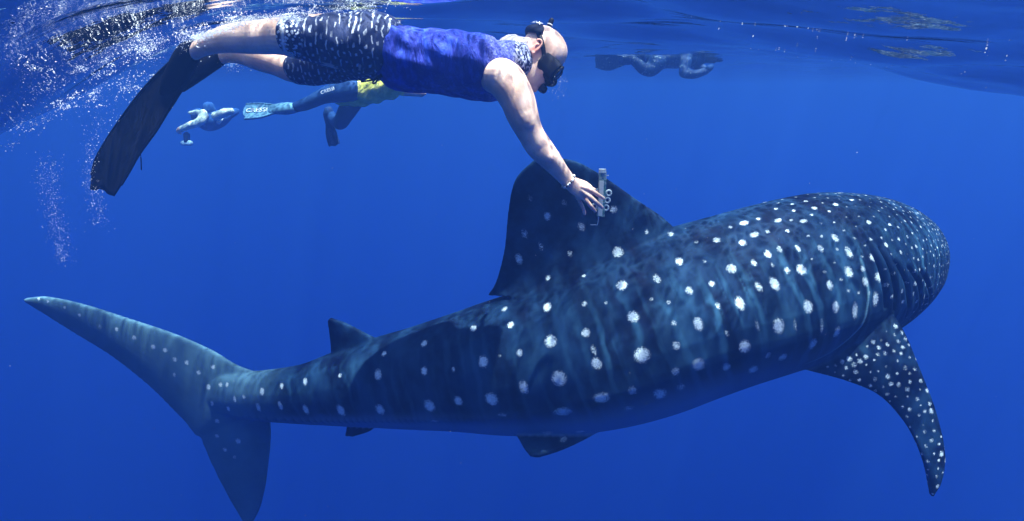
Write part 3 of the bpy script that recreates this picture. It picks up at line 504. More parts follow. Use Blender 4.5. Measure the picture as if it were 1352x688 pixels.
 (1.9672,4.0389,-1.4881,0.005,0.0042,0.54,130), (1.7988,3.2786,-0.8226,0.008,0.0067,0.76,113), (2.5302,3.8787,-1.3953,0.0049,0.0041,0.58,135), (1.9828,4.1443,-1.1065,0.0071,0.0059,0.57,131), (2.0466,3.3951,-0.8996,0.0096,0.008,0.56,119),
 (1.9505,4.0139,-1.0018,0.0077,0.0064,0.64,128), (1.4746,3.5232,-0.8688,0.01,0.0083,0.77,110), (1.9011,3.2529,-0.8765,0.0062,0.0052,0.7,114), (1.7531,2.7708,-1.721,0.005,0.0057,0.64,105), (2.2415,3.3935,-1.2746,0.0086,0.0072,0.71,122),
 (2.469,4.4232,-1.2692,0.008,0.0066,0.56,149), (2.6256,4.0589,-1.299,0.0061,0.0051,0.67,140), (1.7248,2.9238,-1.3708,0.0076,0.0088,0.71,107), (1.983,3.1711,-1.377,0.0092,0.0077,0.66,115), (2.1478,3.3362,-1.3735,0.0084,0.007,0.46,120),
 (2.4558,4.047,-1.0425,0.0062,0.0052,0.76,136), (2.0673,4.2447,-1.3825,0.0058,0.0049,0.61,135), (2.2051,3.9991,-0.9621,0.0068,0.0057,0.54,131), (2.1271,4.1069,-1.0053,0.0077,0.0064,0.77,132), (2.0372,4.2028,-1.4066,0.008,0.0067,0.53,134),
 (1.6549,2.8617,-1.3796,0.0048,0.0055,0.56,104), (1.9458,3.1962,-0.9463,0.0065,0.0054,0.58,114), (1.641,2.8871,-1.5136,0.0079,0.0091,0.89,104), (2.3442,3.5789,-1.3833,0.0075,0.0063,0.69,127), (2.4955,3.9429,-1.4753,0.006,0.005,0.6,136),
 (1.4371,3.2789,-0.7853,0.0062,0.0051,0.64,105), (1.8385,2.7707,-1.5815,0.0096,0.011,0.83,107), (1.6087,2.9761,-0.9417,0.0096,0.008,0.7,105), (2.4973,3.9451,-1.0787,0.0083,0.0069,0.73,135), (1.9307,4.1473,-1.311,0.0082,0.0068,0.6,131),
 (2.6028,4.0108,-1.2208,0.0053,0.0044,0.65,138), (1.22,3.5673,-1.4251,0.0046,0.0053,0.73,100), (1.725,2.8506,-1.3807,0.0074,0.0086,0.81,106), (2.2378,3.5646,-0.9719,0.0073,0.0061,0.42,124), (2.157,3.813,-0.9141,0.0063,0.0052,0.73,127),
 (2.0907,3.8309,-0.9069,0.0072,0.006,0.63,127), (1.2091,3.2188,-0.8143,0.0101,0.0084,0.66,99), (2.1232,4.2068,-1.4762,0.0048,0.004,0.54,135), (2.4267,3.6451,-1.287,0.0086,0.0071,0.69,129), (2.073,3.9273,-0.9324,0.0055,0.0046,0.52,128),
 (1.1745,3.6592,-1.4773,0.0051,0.0059,0.88,99), (1.563,3.225,-0.7848,0.0103,0.0085,0.47,107), (2.4701,3.7292,-1.1791,0.007,0.0058,0.46,131), (1.9666,4.1052,-1.0727,0.0059,0.0049,0.5,130), (2.2132,4.3627,-1.3289,0.0069,0.0058,0.46,140),
 (1.7578,3.9662,-1.1512,0.0057,0.0048,0.76,125), (2.1805,3.5555,-0.9324,0.0067,0.0056,0.54,123), (1.4854,3.7221,-1.1549,0.0071,0.0059,0.54,114), (2.4667,4.2723,-1.1039,0.0064,0.0053,0.46,142), (2.4249,3.821,-1.4768,0.0056,0.0046,0.47,132),
 (2.5093,3.8195,-1.1616,0.0081,0.0068,0.6,133), (1.9211,3.1072,-1.3632,0.006,0.005,0.62,113), (1.8372,4.0488,-1.1729,0.0079,0.0066,0.7,127), (2.4534,3.829,-1.4574,0.006,0.005,0.57,133), (2.3431,3.525,-1.233,0.0084,0.007,0.52,126),
 (2.2516,3.693,-0.9467,0.0053,0.0045,0.44,127), (1.4655,3.5987,-0.9373,0.0068,0.0057,0.66,111), (1.359,3.225,-0.7902,0.0078,0.0065,0.62,103), (1.659,2.8431,-1.5892,0.005,0.0057,0.58,104), (1.7067,2.8724,-1.5149,0.0087,0.01,0.78,105),
 (2.1181,3.3174,-1.0194,0.0083,0.0069,0.42,119), (2.3588,3.5574,-1.3211,0.0086,0.0071,0.53,127), (2.1152,4.3002,-1.2389,0.0074,0.0061,0.53,136), (2.2696,3.4361,-1.3049,0.0065,0.0054,0.68,124), (2.0052,3.2208,-1.4112,0.0056,0.0047,0.44,116),
 (2.1307,3.4968,-0.9174,0.0072,0.006,0.45,122), (2.5881,4.3338,-1.287,0.007,0.0059,0.65,149), (2.5849,4.0646,-1.433,0.0062,0.0052,0.5,140), (1.695,3.297,-0.7942,0.0089,0.0074,0.49,111), (1.6833,3.1588,-0.8261,0.008,0.0067,0.43,109),
 (1.5172,3.7207,-1.0611,0.0099,0.0083,0.65,115), (1.9417,4.0993,-1.0896,0.0074,0.0062,0.6,129), (2.3675,4.3743,-1.1637,0.0082,0.0068,0.65,143), (1.8951,3.1029,-1.0029,0.0096,0.008,0.76,112), (1.4045,2.8681,-1.02,0.0085,0.0071,0.42,100),
 (2.599,4.0353,-1.1925,0.0077,0.0064,0.54,139), (2.2446,3.9663,-0.96,0.0071,0.0059,0.52,131), (2.0776,3.2444,-1.0533,0.006,0.005,0.72,117), (2.0268,4.1172,-1.4774,0.0052,0.0044,0.6,132), (2.301,3.885,-0.963,0.0079,0.0066,0.68,130),
 (1.5843,3.8034,-1.2572,0.0058,0.0049,0.45,119), (2.1517,4.2686,-1.4426,0.0078,0.0065,0.74,137), (1.7042,3.8575,-1.3976,0.0081,0.0068,0.58,123), (1.809,2.7814,-1.5393,0.0081,0.0094,0.7,106), (1.684,3.89,-1.3111,0.0073,0.0061,0.76,123),
 (1.9127,3.5493,-0.8343,0.0096,0.008,0.61,119), (2.4874,4.1615,-1.0752,0.0058,0.0049,0.51,139), (1.5272,2.8395,-1.5631,0.0069,0.0079,0.62,101), (2.2215,3.3822,-1.125,0.0053,0.0044,0.56,122), (2.5365,4.0166,-1.4687,0.0051,0.0042,0.44,138),
 (2.5208,3.809,-1.2211,0.006,0.005,0.76,133), (2.211,4.1364,-1.012,0.0071,0.0059,0.43,134), (1.6487,3.7391,-0.9469,0.0082,0.0068,0.42,118), (2.307,3.9812,-0.9769,0.0072,0.006,0.69,132), (2.055,3.6989,-0.8768,0.006,0.005,0.56,124),
 (2.0743,3.2309,-1.3295,0.0072,0.006,0.64,117), (1.9813,4.0667,-1.4805,0.0064,0.0053,0.53,131), (1.9076,2.6822,-1.9329,0.0045,0.0052,0.85,107), (2.313,3.717,-0.981,0.0086,0.0072,0.73,128), (1.5866,2.8447,-1.4532,0.0087,0.01,0.9,102),
 (2.5087,3.7911,-1.2035,0.0083,0.0069,0.72,132), (2.1488,3.2875,-1.1494,0.0073,0.0061,0.72,119), (1.5472,3.7689,-1.2749,0.0077,0.0064,0.76,117), (1.5385,3.7354,-1.3417,0.0073,0.0061,0.46,116), (1.3889,2.9967,-0.8723,0.0082,0.0068,0.43,101),
 (1.7801,2.8665,-1.4489,0.0049,0.0056,0.84,107), (1.9953,4.1248,-1.4488,0.0052,0.0043,0.6,132), (2.073,3.9973,-0.9592,0.0084,0.007,0.74,129), (1.7351,3.9529,-1.221,0.0061,0.0051,0.61,124), (1.8985,3.9049,-0.949,0.009,0.0075,0.49,125),
 (2.0903,3.2377,-1.0948,0.0057,0.0047,0.71,117), (1.1463,3.6111,-1.446,0.0091,0.0105,0.69,97), (2.0706,3.3055,-0.9714,0.0095,0.0079,0.43,118), (2.4265,4.4158,-1.3553,0.0079,0.0066,0.61,148), (1.9798,3.1502,-1.0445,0.0062,0.0052,0.51,114),
 (1.5454,3.5052,-0.8332,0.007,0.0058,0.73,111), (2.2365,4.3152,-1.4532,0.0059,0.0049,0.47,140), (1.8993,2.7194,-1.7787,0.005,0.0057,0.8,107), (2.6023,3.9866,-1.3171,0.0083,0.007,0.52,138), (2.5952,4.167,-1.1609,0.0081,0.0068,0.56,142),
 (1.6011,3.1325,-0.8163,0.0069,0.0057,0.47,107), (2.2445,4.3322,-1.1522,0.0068,0.0057,0.5,139), (2.413,3.7069,-1.085,0.0069,0.0057,0.76,129), (1.825,3.8694,-0.9545,0.009,0.0075,0.56,123), (2.1762,4.3336,-1.365,0.008,0.0067,0.64,138),
 (2.523,4.383,-1.299,0.0082,0.0068,0.69,149), (1.8363,3.3875,-0.8159,0.009,0.0075,0.64,115), (2.173,4.3134,-1.177,0.0055,0.0045,0.63,137), (2.1988,4.2511,-1.4861,0.0069,0.0057,0.74,137), (1.9737,4.1886,-1.2988,0.0068,0.0057,0.44,132),
 (1.8693,3.0495,-1.3356,0.0064,0.0054,0.47,111), (2.193,4.2392,-1.0779,0.0083,0.0069,0.5,135), (1.8471,3.9488,-1.0072,0.0087,0.0072,0.46,125), (1.7228,3.7257,-0.9002,0.0082,0.0069,0.44,119), (2.628,4.1647,-1.224,0.0055,0.0045,0.77,143),
 (1.6235,3.7765,-1.0117,0.0094,0.0079,0.56,118), (2.2152,4.3551,-1.3714,0.0049,0.0041,0.78,140), (2.454,3.7436,-1.1219,0.005,0.0042,0.54,130), (1.84,2.6854,-1.9468,0.0045,0.0052,0.87,105), (1.611,3.321,-0.785,0.0094,0.0078,0.74,110),
 (2.2539,3.4113,-1.1728,0.0093,0.0078,0.5,123), (1.7614,3.1948,-0.8378,0.0063,0.0052,0.66,111), (1.8988,2.6989,-1.8512,0.0103,0.0118,0.88,107), (1.5513,3.6554,-1.4535,0.0086,0.0072,0.48,115), (2.1393,3.9714,-0.9483,0.0089,0.0074,0.49,130),
 (1.6111,3.6329,-0.8841,0.0092,0.0076,0.76,115), (1.767,2.8172,-1.6353,0.0075,0.0086,0.51,106), (1.7224,3.9354,-1.1666,0.0079,0.0066,0.57,124), (2.2377,3.8195,-0.9362,0.0066,0.0055,0.72,128), (2.4606,4.4101,-1.3865,0.0052,0.0043,0.64,149),
 (2.4152,3.6927,-1.4013,0.0075,0.0062,0.51,130), (1.307,3.4089,-0.8697,0.0062,0.0052,0.7,103), (1.8943,3.1456,-0.9496,0.008,0.0067,0.77,113), (2.1824,3.4707,-0.9675,0.009,0.0075,0.63,122), (1.7004,2.911,-1.4244,0.0077,0.0089,0.55,106),
 (1.521,3.0429,-0.8531,0.0089,0.0074,0.43,104), (2.3307,4.3996,-1.2209,0.0078,0.0065,0.51,143), (2.067,3.195,-1.185,0.0059,0.0049,0.44,117), (2.4787,3.8749,-1.4586,0.0063,0.0053,0.55,134), (1.8082,3.9459,-1.4258,0.0078,0.0065,0.73,126),
 (2.4887,3.7824,-1.3716,0.0073,0.0061,0.56,132), (1.371,3.1413,-0.7961,0.0106,0.0088,0.66,102), (2.0839,3.2127,-1.2566,0.006,0.005,0.51,117), (2.6113,4.173,-1.4117,0.0067,0.0056,0.62,144), (1.8573,3.8174,-0.911,0.0085,0.0071,0.53,123),
 (2.6352,4.197,-1.317,0.0072,0.006,0.52,145), (1.6931,3.9109,-1.209,0.0058,0.0048,0.62,123), (2.3155,4.3438,-1.1399,0.0062,0.0052,0.61,141), (2.5853,3.943,-1.317,0.007,0.0058,0.67,137), (2.0187,4.0907,-1.0274,0.0053,0.0044,0.76,130),
 (2.3985,3.6267,-1.3476,0.0067,0.0055,0.43,128), (2.4873,4.2872,-1.1177,0.0077,0.0064,0.62,143), (1.6889,3.6509,-0.8682,0.009,0.0075,0.71,117), (2.457,4.3758,-1.1682,0.006,0.005,0.58,145), (2.1025,4.2395,-1.4315,0.0063,0.0052,0.64,135),
 (1.7309,2.845,-1.5737,0.005,0.0057,0.61,105), (2.1325,4.312,-1.3289,0.0074,0.0061,0.69,137), (1.6714,3.8056,-0.9994,0.0077,0.0064,0.66,120), (2.337,3.603,-1.419,0.0063,0.0053,0.76,127), (2.59,4.3411,-1.22,0.0064,0.0054,0.55,149),
 (2.2258,3.4677,-1.422,0.0089,0.0074,0.74,124), (2.044,3.182,-1.1189,0.0096,0.008,0.71,116), (1.8029,3.6381,-0.8451,0.0061,0.0051,0.67,119), (2.0346,4.2178,-1.1649,0.0083,0.0069,0.52,133), (1.7173,3.2134,-0.8154,0.0069,0.0058,0.47,110),
 (2.481,4.3528,-1.1541,0.0057,0.0047,0.56,145), (1.5952,3.6848,-1.4585,0.0086,0.0071,0.59,117), (2.3599,3.7169,-1.018,0.0071,0.0059,0.6,129), (2.139,4.3122,-1.3532,0.0064,0.0053,0.75,137), (2.0612,4.2436,-1.1795,0.0081,0.0067,0.67,134),
 (2.5256,3.9431,-1.1105,0.0059,0.0049,0.51,135), (2.5334,4.3393,-1.1685,0.0069,0.0057,0.66,146), (2.0213,4.1941,-1.1393,0.0076,0.0063,0.43,132), (1.8994,3.6048,-0.8403,0.0072,0.006,0.45,120), (2.2982,3.5041,-1.3616,0.0061,0.0051,0.73,125),
 (2.0633,4.2609,-1.323,0.0075,0.0062,0.61,135), (2.0909,3.3993,-0.9282,0.0062,0.0052,0.77,120), (2.4513,3.867,-1.0539,0.0054,0.0045,0.69,132), (2.0647,3.4655,-0.8875,0.0081,0.0068,0.78,120), (2.0251,3.9265,-0.9343,0.0088,0.0073,0.68,127),
 (1.9868,4.1632,-1.3972,0.0051,0.0042,0.53,132), (1.4572,2.8202,-1.1348,0.0103,0.0086,0.61,100), (2.1084,3.663,-0.8867,0.0071,0.0059,0.64,124), (2.4403,3.7768,-1.0769,0.0067,0.0056,0.46,131), (2.4288,4.023,-1.027,0.0078,0.0065,0.65,135),
 (1.7591,3.8269,-1.4747,0.0054,0.0045,0.62,123), (1.8727,4.0253,-1.0687,0.0088,0.0073,0.76,127), (2.489,3.8846,-1.0871,0.0052,0.0044,0.58,133), (2.382,3.6665,-1.4214,0.0079,0.0066,0.52,129), (2.5762,3.9448,-1.3652,0.0051,0.0043,0.62,137),
 (1.6529,2.7925,-1.5749,0.0045,0.0052,0.85,103), (1.5965,2.862,-1.4101,0.0054,0.0062,0.61,103), (2.1654,4.3325,-1.2396,0.006,0.005,0.6,138), (2.0488,3.1773,-1.2565,0.0078,0.0065,0.64,116), (1.9078,4.1162,-1.3447,0.0062,0.0052,0.53,130),
 (2.6369,4.125,-1.299,0.0049,0.0041,0.75,143), (1.6648,3.507,-0.8151,0.0093,0.0078,0.47,114), (1.5689,3.386,-0.7915,0.0075,0.0062,0.48,110), (2.5171,4.1791,-1.0948,0.0076,0.0063,0.65,140), (2.2389,3.407,-1.3212,0.0066,0.0055,0.65,123),
 (2.3778,3.574,-1.281,0.0074,0.0062,0.73,127), (1.7969,4.0111,-1.1845,0.0085,0.0071,0.77,126), (2.3517,4.4161,-1.3032,0.0065,0.0054,0.74,145), (1.8383,2.7288,-1.8638,0.0053,0.0061,0.89,106), (1.7794,3.9326,-1.4063,0.0089,0.0074,0.58,125),
 (1.1194,3.7454,-1.557,0.0046,0.0053,0.63,97), (1.1533,3.6627,-1.5105,0.0058,0.0066,0.55,98), (1.6871,3.839,-1.0272,0.0091,0.0076,0.6,121), (2.5496,4.119,-1.1105,0.0063,0.0053,0.53,139), (2.335,3.635,-1.447,0.0061,0.0051,0.64,128),
 (1.7893,3.0828,-1.4591,0.0065,0.0054,0.67,110), (2.5479,3.9153,-1.1611,0.0059,0.0049,0.48,135), (2.547,4.3722,-1.2633,0.0073,0.0061,0.72,149), (1.1692,3.525,-1.4829,0.0078,0.009,0.69,97), (2.253,4.1069,-1.001,0.0063,0.0053,0.64,134),
 (1.8626,2.6936,-1.8472,0.0045,0.0052,0.79,106), (1.8687,4.0413,-1.3955,0.008,0.0067,0.76,128), (2.5211,3.8197,-1.3462,0.0082,0.0068,0.54,133), (2.2729,3.5051,-1.4028,0.0071,0.0059,0.54,125), (1.7605,3.8864,-1.0107,0.0091,0.0076,0.49,123),
 (2.1629,4.185,-1.0459,0.0053,0.0044,0.71,134), (2.3251,4.0831,-1.0042,0.0078,0.0065,0.44,134), (2.5154,4.2146,-1.1028,0.0069,0.0057,0.51,141), (2.5601,4.2931,-1.1599,0.0049,0.0041,0.5,145), (2.1566,3.3574,-1.0296,0.0083,0.0069,0.54,120),
 (2.2715,4.3147,-1.4709,0.0062,0.0052,0.68,140), (2.6276,4.2035,-1.2308,0.0084,0.007,0.75,144), (1.9232,3.9748,-0.9862,0.0052,0.0043,0.49,127), (2.0034,4.2128,-1.2214,0.0078,0.0065,0.66,133), (1.3104,2.94,-0.9178,0.0076,0.0064,0.78,98),
 (1.5993,3.4691,-0.8095,0.0084,0.007,0.65,112), (1.9865,3.6482,-0.858,0.0076,0.0063,0.48,122), (2.5806,4.0895,-1.4464,0.0076,0.0063,0.53,141), (2.2557,3.765,-0.9422,0.0089,0.0074,0.63,128), (2.4179,3.6724,-1.3732,0.0078,0.0065,0.62,129),
 (1.8309,4.0371,-1.3355,0.0088,0.0073,0.74,128), (2.4929,4.047,-1.0652,0.0058,0.0048,0.6,136), (2.538,3.8399,-1.3149,0.007,0.0058,0.58,134), (2.1169,4.1706,-1.0492,0.0062,0.0052,0.68,133), (2.2034,3.3768,-1.3407,0.0078,0.0065,0.73,122),
 (2.0367,4.0366,-0.9852,0.0053,0.0044,0.53,129), (2.415,4.4185,-1.335,0.007,0.0058,0.61,147), (2.6246,4.0591,-1.269,0.007,0.0058,0.47,140), (2.2769,4.0347,-0.9823,0.0072,0.006,0.71,133), (2.5942,4.3218,-1.3171,0.0078,0.0065,0.74,149),
 (1.594,3.8,-1.1009,0.0096,0.008,0.63,118), (1.8307,4.0493,-1.269,0.0057,0.0047,0.46,128), (2.3227,3.551,-1.085,0.0056,0.0046,0.71,126), (1.7012,2.8336,-1.419,0.0073,0.0084,0.65,105), (2.4123,3.731,-1.0674,0.0082,0.0068,0.6,130),
 (1.5754,2.8291,-1.5865,0.0056,0.0065,0.79,101), (1.5646,2.8508,-1.1547,0.0095,0.0079,0.49,103), (2.343,4.3144,-1.1095,0.008,0.0066,0.74,140), (2.301,4.2055,-1.0443,0.0066,0.0055,0.53,136), (2.3491,3.7712,-0.9942,0.0068,0.0056,0.44,129),
 (1.803,2.7458,-1.6412,0.0046,0.0053,0.81,106), (2.0531,4.193,-1.1051,0.0063,0.0053,0.75,133), (2.3655,3.6515,-1.0595,0.0089,0.0075,0.45,128), (1.725,3.837,-0.987,0.0073,0.0061,0.7,121), (2.3897,3.6102,-1.1491,0.0067,0.0056,0.45,128),
 (2.2285,4.0805,-0.9897,0.0059,0.0049,0.56,133), (1.731,2.757,-1.653,0.0055,0.0063,0.75,104), (2.6096,4.149,-1.1825,0.0083,0.0069,0.72,142), (1.1576,3.6045,-1.4887,0.005,0.0058,0.66,97), (2.501,3.8305,-1.1351,0.0085,0.0071,0.58,133),
 (2.1728,3.4013,-1.0072,0.0092,0.0077,0.71,121), (2.1108,3.2412,-1.179,0.0078,0.0065,0.54,118), (1.941,3.8134,-0.8963,0.0053,0.0044,0.54,124), (1.6033,2.8206,-1.5146,0.0047,0.0054,0.76,102), (1.6418,3.8539,-1.143,0.0061,0.0051,0.65,121),
 (2.0159,3.1442,-1.215,0.0089,0.0075,0.61,115), (2.1573,4.2317,-1.0844,0.0051,0.0042,0.56,135), (2.0068,4.1912,-1.3834,0.0078,0.0065,0.74,133), (1.9259,2.7056,-1.8873,0.0104,0.012,0.92,108), (2.2684,3.5336,-1.4344,0.0082,0.0068,0.43,125),
 (2.479,3.8449,-1.441,0.0082,0.0068,0.55,134), (2.4928,4.3959,-1.347,0.0051,0.0043,0.56,149), (2.6193,4.2271,-1.2149,0.0059,0.0049,0.64,145), (1.9475,4.0765,-1.4485,0.0075,0.0063,0.6,130), (1.6532,3.5847,-0.8448,0.0081,0.0067,0.57,115),
 (1.9726,3.1334,-1.3294,0.009,0.0075,0.51,114), (1.9706,3.9934,-0.9796,0.0083,0.0069,0.46,128), (1.5941,3.7818,-1.3468,0.0084,0.007,0.77,119), (1.5718,3.7259,-1.3985,0.0083,0.0069,0.7,117), (2.2439,3.5095,-1.0078,0.0086,0.0071,0.76,124),
 (2.5751,3.9992,-1.1625,0.0055,0.0046,0.68,137), (2.4118,3.7257,-1.434,0.0056,0.0047,0.72,130), (2.0193,4.0587,-1.0042,0.0053,0.0045,0.75,130), (2.5251,3.8352,-1.1846,0.0082,0.0068,0.47,133), (1.9593,4.1487,-1.1434,0.0062,0.0052,0.56,131),
 (1.6212,2.8085,-1.5434,0.0092,0.0105,0.64,103), (2.4669,3.707,-1.251,0.0055,0.0046,0.74,130), (1.8978,2.745,-1.7313,0.0047,0.0054,0.68,108), (2.5102,3.8787,-1.1187,0.0065,0.0054,0.62,134), (1.9501,4.1696,-1.275,0.0051,0.0042,0.77,131),
 (2.5422,4.209,-1.1175,0.0057,0.0048,0.51,142), (2.463,4.191,-1.0725,0.0053,0.0044,0.76,139), (1.8331,2.6851,-1.881,0.0076,0.0087,0.74,105), (2.343,4.0048,-0.9912,0.0081,0.0068,0.67,133), (2.187,4.0687,-0.9836,0.0067,0.0056,0.7,132),
 (2.5911,4.0346,-1.4087,0.0048,0.004,0.63,139), (1.6714,3.0927,-0.8596,0.0064,0.0053,0.73,108), (2.3721,3.5788,-1.1608,0.0065,0.0054,0.54,127), (2.6295,4.0951,-1.2511,0.0051,0.0042,0.75,141), (2.1499,3.2858,-1.269,0.0095,0.0079,0.57,119),
 (1.9411,4.1549,-1.1972,0.0079,0.0066,0.63,131), (2.1679,3.304,-1.197,0.0086,0.0071,0.67,120), (1.977,3.711,-0.8681,0.0089,0.0074,0.59,123), (1.955,4.111,-1.4231,0.0072,0.006,0.51,131), (2.4712,4.005,-1.0508,0.0067,0.0056,0.48,135),
 (2.0915,4.1305,-1.0284,0.0086,0.0071,0.69,132), (2.4544,4.1648,-1.0618,0.0061,0.0051,0.44,138), (2.1302,4.3138,-1.2933,0.005,0.0041,0.44,137), (1.7727,3.8794,-1.4493,0.0067,0.0056,0.67,124), (1.5271,3.4423,-0.811,0.0071,0.0059,0.66,110),
 (1.821,2.7198,-1.7549,0.0082,0.0094,0.51,106), (2.5683,4.2189,-1.14,0.0054,0.0045,0.66,143), (2.2166,4.1993,-1.0446,0.0054,0.0045,0.45,135), (2.3143,3.825,-0.9674,0.0067,0.0056,0.58,130), (2.2367,4.3509,-1.4053,0.0073,0.0061,0.59,140),
 (2.5417,4.354,-1.3589,0.0047,0.0039,0.64,149), (2.3663,4.4156,-1.2563,0.0055,0.0046,0.66,145), (1.9811,4.1389,-1.4208,0.0072,0.006,0.42,132), (1.7433,3.9196,-1.0775,0.0094,0.0078,0.68,123), (2.2989,4.4035,-1.287,0.0078,0.0065,0.55,143),
 (2.4299,3.9488,-1.0261,0.0064,0.0053,0.72,133), (2.2891,3.693,-0.97,0.008,0.0067,0.44,127), (1.4529,3.6532,-1.3671,0.0084,0.007,0.61,112), (2.3498,3.5554,-1.1373,0.0081,0.0068,0.55,126), (2.3807,3.5774,-1.227,0.0055,0.0045,0.66,127),
 (2.1656,4.2957,-1.422,0.0049,0.0041,0.78,138), (2.286,3.4927,-1.0867,0.0082,0.0068,0.64,124), (1.8477,2.7121,-1.9147,0.0067,0.0077,0.87,106), (2.1511,4.292,-1.1611,0.008,0.0067,0.78,136), (1.1492,3.7231,-1.5326,0.0063,0.0072,0.8,98),
 (2.604,4.0077,-1.3566,0.0081,0.0067,0.42,139), (1.6801,3.8939,-1.2712,0.0062,0.0052,0.77,122), (2.0582,3.2518,-1.3864,0.007,0.0059,0.62,118), (2.0786,4.2153,-1.1127,0.0057,0.0047,0.59,133), (2.185,4.3491,-1.281,0.0066,0.0055,0.7,139),
 (2.1244,3.5568,-0.8997,0.0093,0.0078,0.55,122), (2.2038,3.3461,-1.257,0.0056,0.0046,0.47,121), (2.486,3.771,-1.1608,0.0063,0.0052,0.43,132), (1.8075,3.9584,-1.0528,0.0085,0.007,0.43,125), (1.713,2.7806,-1.557,0.0092,0.0106,0.68,104),
 (1.6174,3.8364,-1.179,0.007,0.0058,0.77,120), (2.1092,3.3806,-1.4563,0.0085,0.0071,0.75,121), (2.1329,3.9265,-0.9347,0.0069,0.0058,0.76,129), (1.9024,3.1555,-1.4402,0.007,0.0058,0.73,113), (2.0228,3.9838,-0.9601,0.009,0.0075,0.6,128),
 (1.9689,4.175,-1.1846,0.0064,0.0053,0.76,131), (1.2866,3.207,-0.7988,0.0079,0.0066,0.52,101), (2.4176,3.6605,-1.1409,0.0062,0.0052,0.62,129), (2.3816,4.0312,-1.0082,0.0067,0.0056,0.7,134), (1.5334,3.6026,-1.4836,0.0077,0.0064,0.48,113),
 (1.6585,3.7535,-1.4505,0.0058,0.0049,0.68,120), (1.875,2.7087,-1.965,0.0081,0.0093,0.87,106), (1.5089,3.3268,-0.785,0.0097,0.0081,0.56,108), (2.2469,4.2165,-1.0514,0.0049,0.0041,0.46,136), (1.8573,4.0768,-1.2752,0.0073,0.0061,0.78,128),
 (1.9531,3.6811,-0.8597,0.0064,0.0054,0.72,122), (2.2414,4.279,-1.097,0.0056,0.0046,0.58,137), (2.5679,4.3199,-1.4153,0.0083,0.0069,0.75,149), (1.731,3.591,-0.8351,0.008,0.0067,0.46,117), (2.367,4.3511,-1.1389,0.0077,0.0064,0.72,142),
 (1.8564,3.1174,-1.4415,0.0073,0.0061,0.63,112), (1.6571,3.8749,-1.191,0.0092,0.0077,0.44,121), (1.8274,3.9926,-1.0776,0.0068,0.0056,0.69,126), (2.1376,3.3816,-0.9813,0.0095,0.0079,0.67,120), (1.8512,3.915,-0.976,0.0062,0.0051,0.66,125),
 (2.1572,3.8735,-0.9253,0.0063,0.0052,0.53,128), (2.4452,3.987,-1.0346,0.0056,0.0047,0.44,134), (2.3788,3.9807,-1.001,0.005,0.0041,0.44,133), (1.7748,3.9313,-1.0533,0.0075,0.0063,0.7,124), (2.0974,4.288,-1.317,0.0054,0.0045,0.7,136),
 (2.1891,4.2724,-1.1096,0.0074,0.0062,0.58,136), (2.6228,4.2751,-1.2746,0.0056,0.0046,0.74,148), (2.2685,4.3499,-1.1642,0.0051,0.0043,0.7,140), (1.8739,4.09,-1.311,0.0063,0.0053,0.7,129), (1.8178,3.0239,-1.3615,0.0074,0.0062,0.78,110),
 (2.5954,4.251,-1.425,0.0068,0.0056,0.54,147), (2.2334,3.4427,-1.0534,0.0075,0.0063,0.77,123), (2.4916,4.0891,-1.0664,0.0063,0.0052,0.68,137), (2.5385,3.9995,-1.1097,0.005,0.0042,0.55,136), (2.4962,4.1289,-1.0739,0.007,0.0058,0.65,138),
 (2.393,3.6671,-1.0871,0.009,0.0075,0.42,128), (1.3052,3.4697,-0.9223,0.0079,0.0066,0.67,104), (2.3431,4.0533,-1.0008,0.006,0.005,0.44,134), (1.9503,3.1916,-1.4338,0.0072,0.006,0.56,115), (2.5858,3.9423,-1.2627,0.0048,0.004,0.59,136),
 (2.3908,4.2316,-1.067,0.0055,0.0045,0.66,139), (1.9096,4.1084,-1.1487,0.0086,0.0072,0.47,129), (1.5688,2.9178,-1.485,0.0067,0.0077,0.55,103), (2.1046,4.2853,-1.2093,0.0074,0.0062,0.74,135), (1.739,3.913,-1.3751,0.0058,0.0049,0.44,124),
 (1.9886,3.567,-0.8503,0.0075,0.0062,0.66,121), (2.3864,3.591,-1.1906,0.0068,0.0056,0.55,127), (2.1014,4.2644,-1.3964,0.0073,0.006,0.63,136), (2.3808,3.6263,-1.1064,0.0079,0.0066,0.57,128), (1.5749,2.8902,-1.5267,0.0078,0.009,0.7,102),
 (2.4227,3.6494,-1.179,0.0052,0.0044,0.55,129), (2.4175,4.422,-1.2835,0.0052,0.0043,0.53,147), (2.4348,3.7103,-1.1183,0.0074,0.0061,0.75,130), (1.923,3.7464,-0.8744,0.0074,0.0062,0.67,123), (1.8073,3.7732,-0.9006,0.009,0.0075,0.54,121),
 (2.1115,3.4569,-0.9183,0.0084,0.007,0.65,121), (2.4406,4.3012,-1.1106,0.0074,0.0062,0.66,142), (2.5236,4.059,-1.0883,0.0051,0.0043,0.69,137), (1.743,3.5214,-0.8162,0.0093,0.0078,0.66,116), (1.8486,4.0014,-1.4154,0.0081,0.0067,0.67,127),
 (1.353,2.8363,-1.0539,0.0103,0.0086,0.46,98), (2.355,4.235,-1.0627,0.0062,0.0051,0.46,138), (2.265,3.6511,-0.9641,0.0061,0.0051,0.77,126), (1.9895,3.1222,-1.161,0.0081,0.0068,0.62,114), (2.0508,4.2552,-1.275,0.0049,0.0041,0.68,134),
 (1.3895,3.4285,-0.8445,0.0089,0.0074,0.77,106), (1.5566,3.7763,-1.1308,0.0077,0.0064,0.65,117), (2.097,4.197,-1.4669,0.0078,0.0065,0.51,135), (2.4567,4.4177,-1.359,0.0056,0.0047,0.69,149), (1.7724,2.8463,-1.3954,0.0061,0.0071,0.89,107),
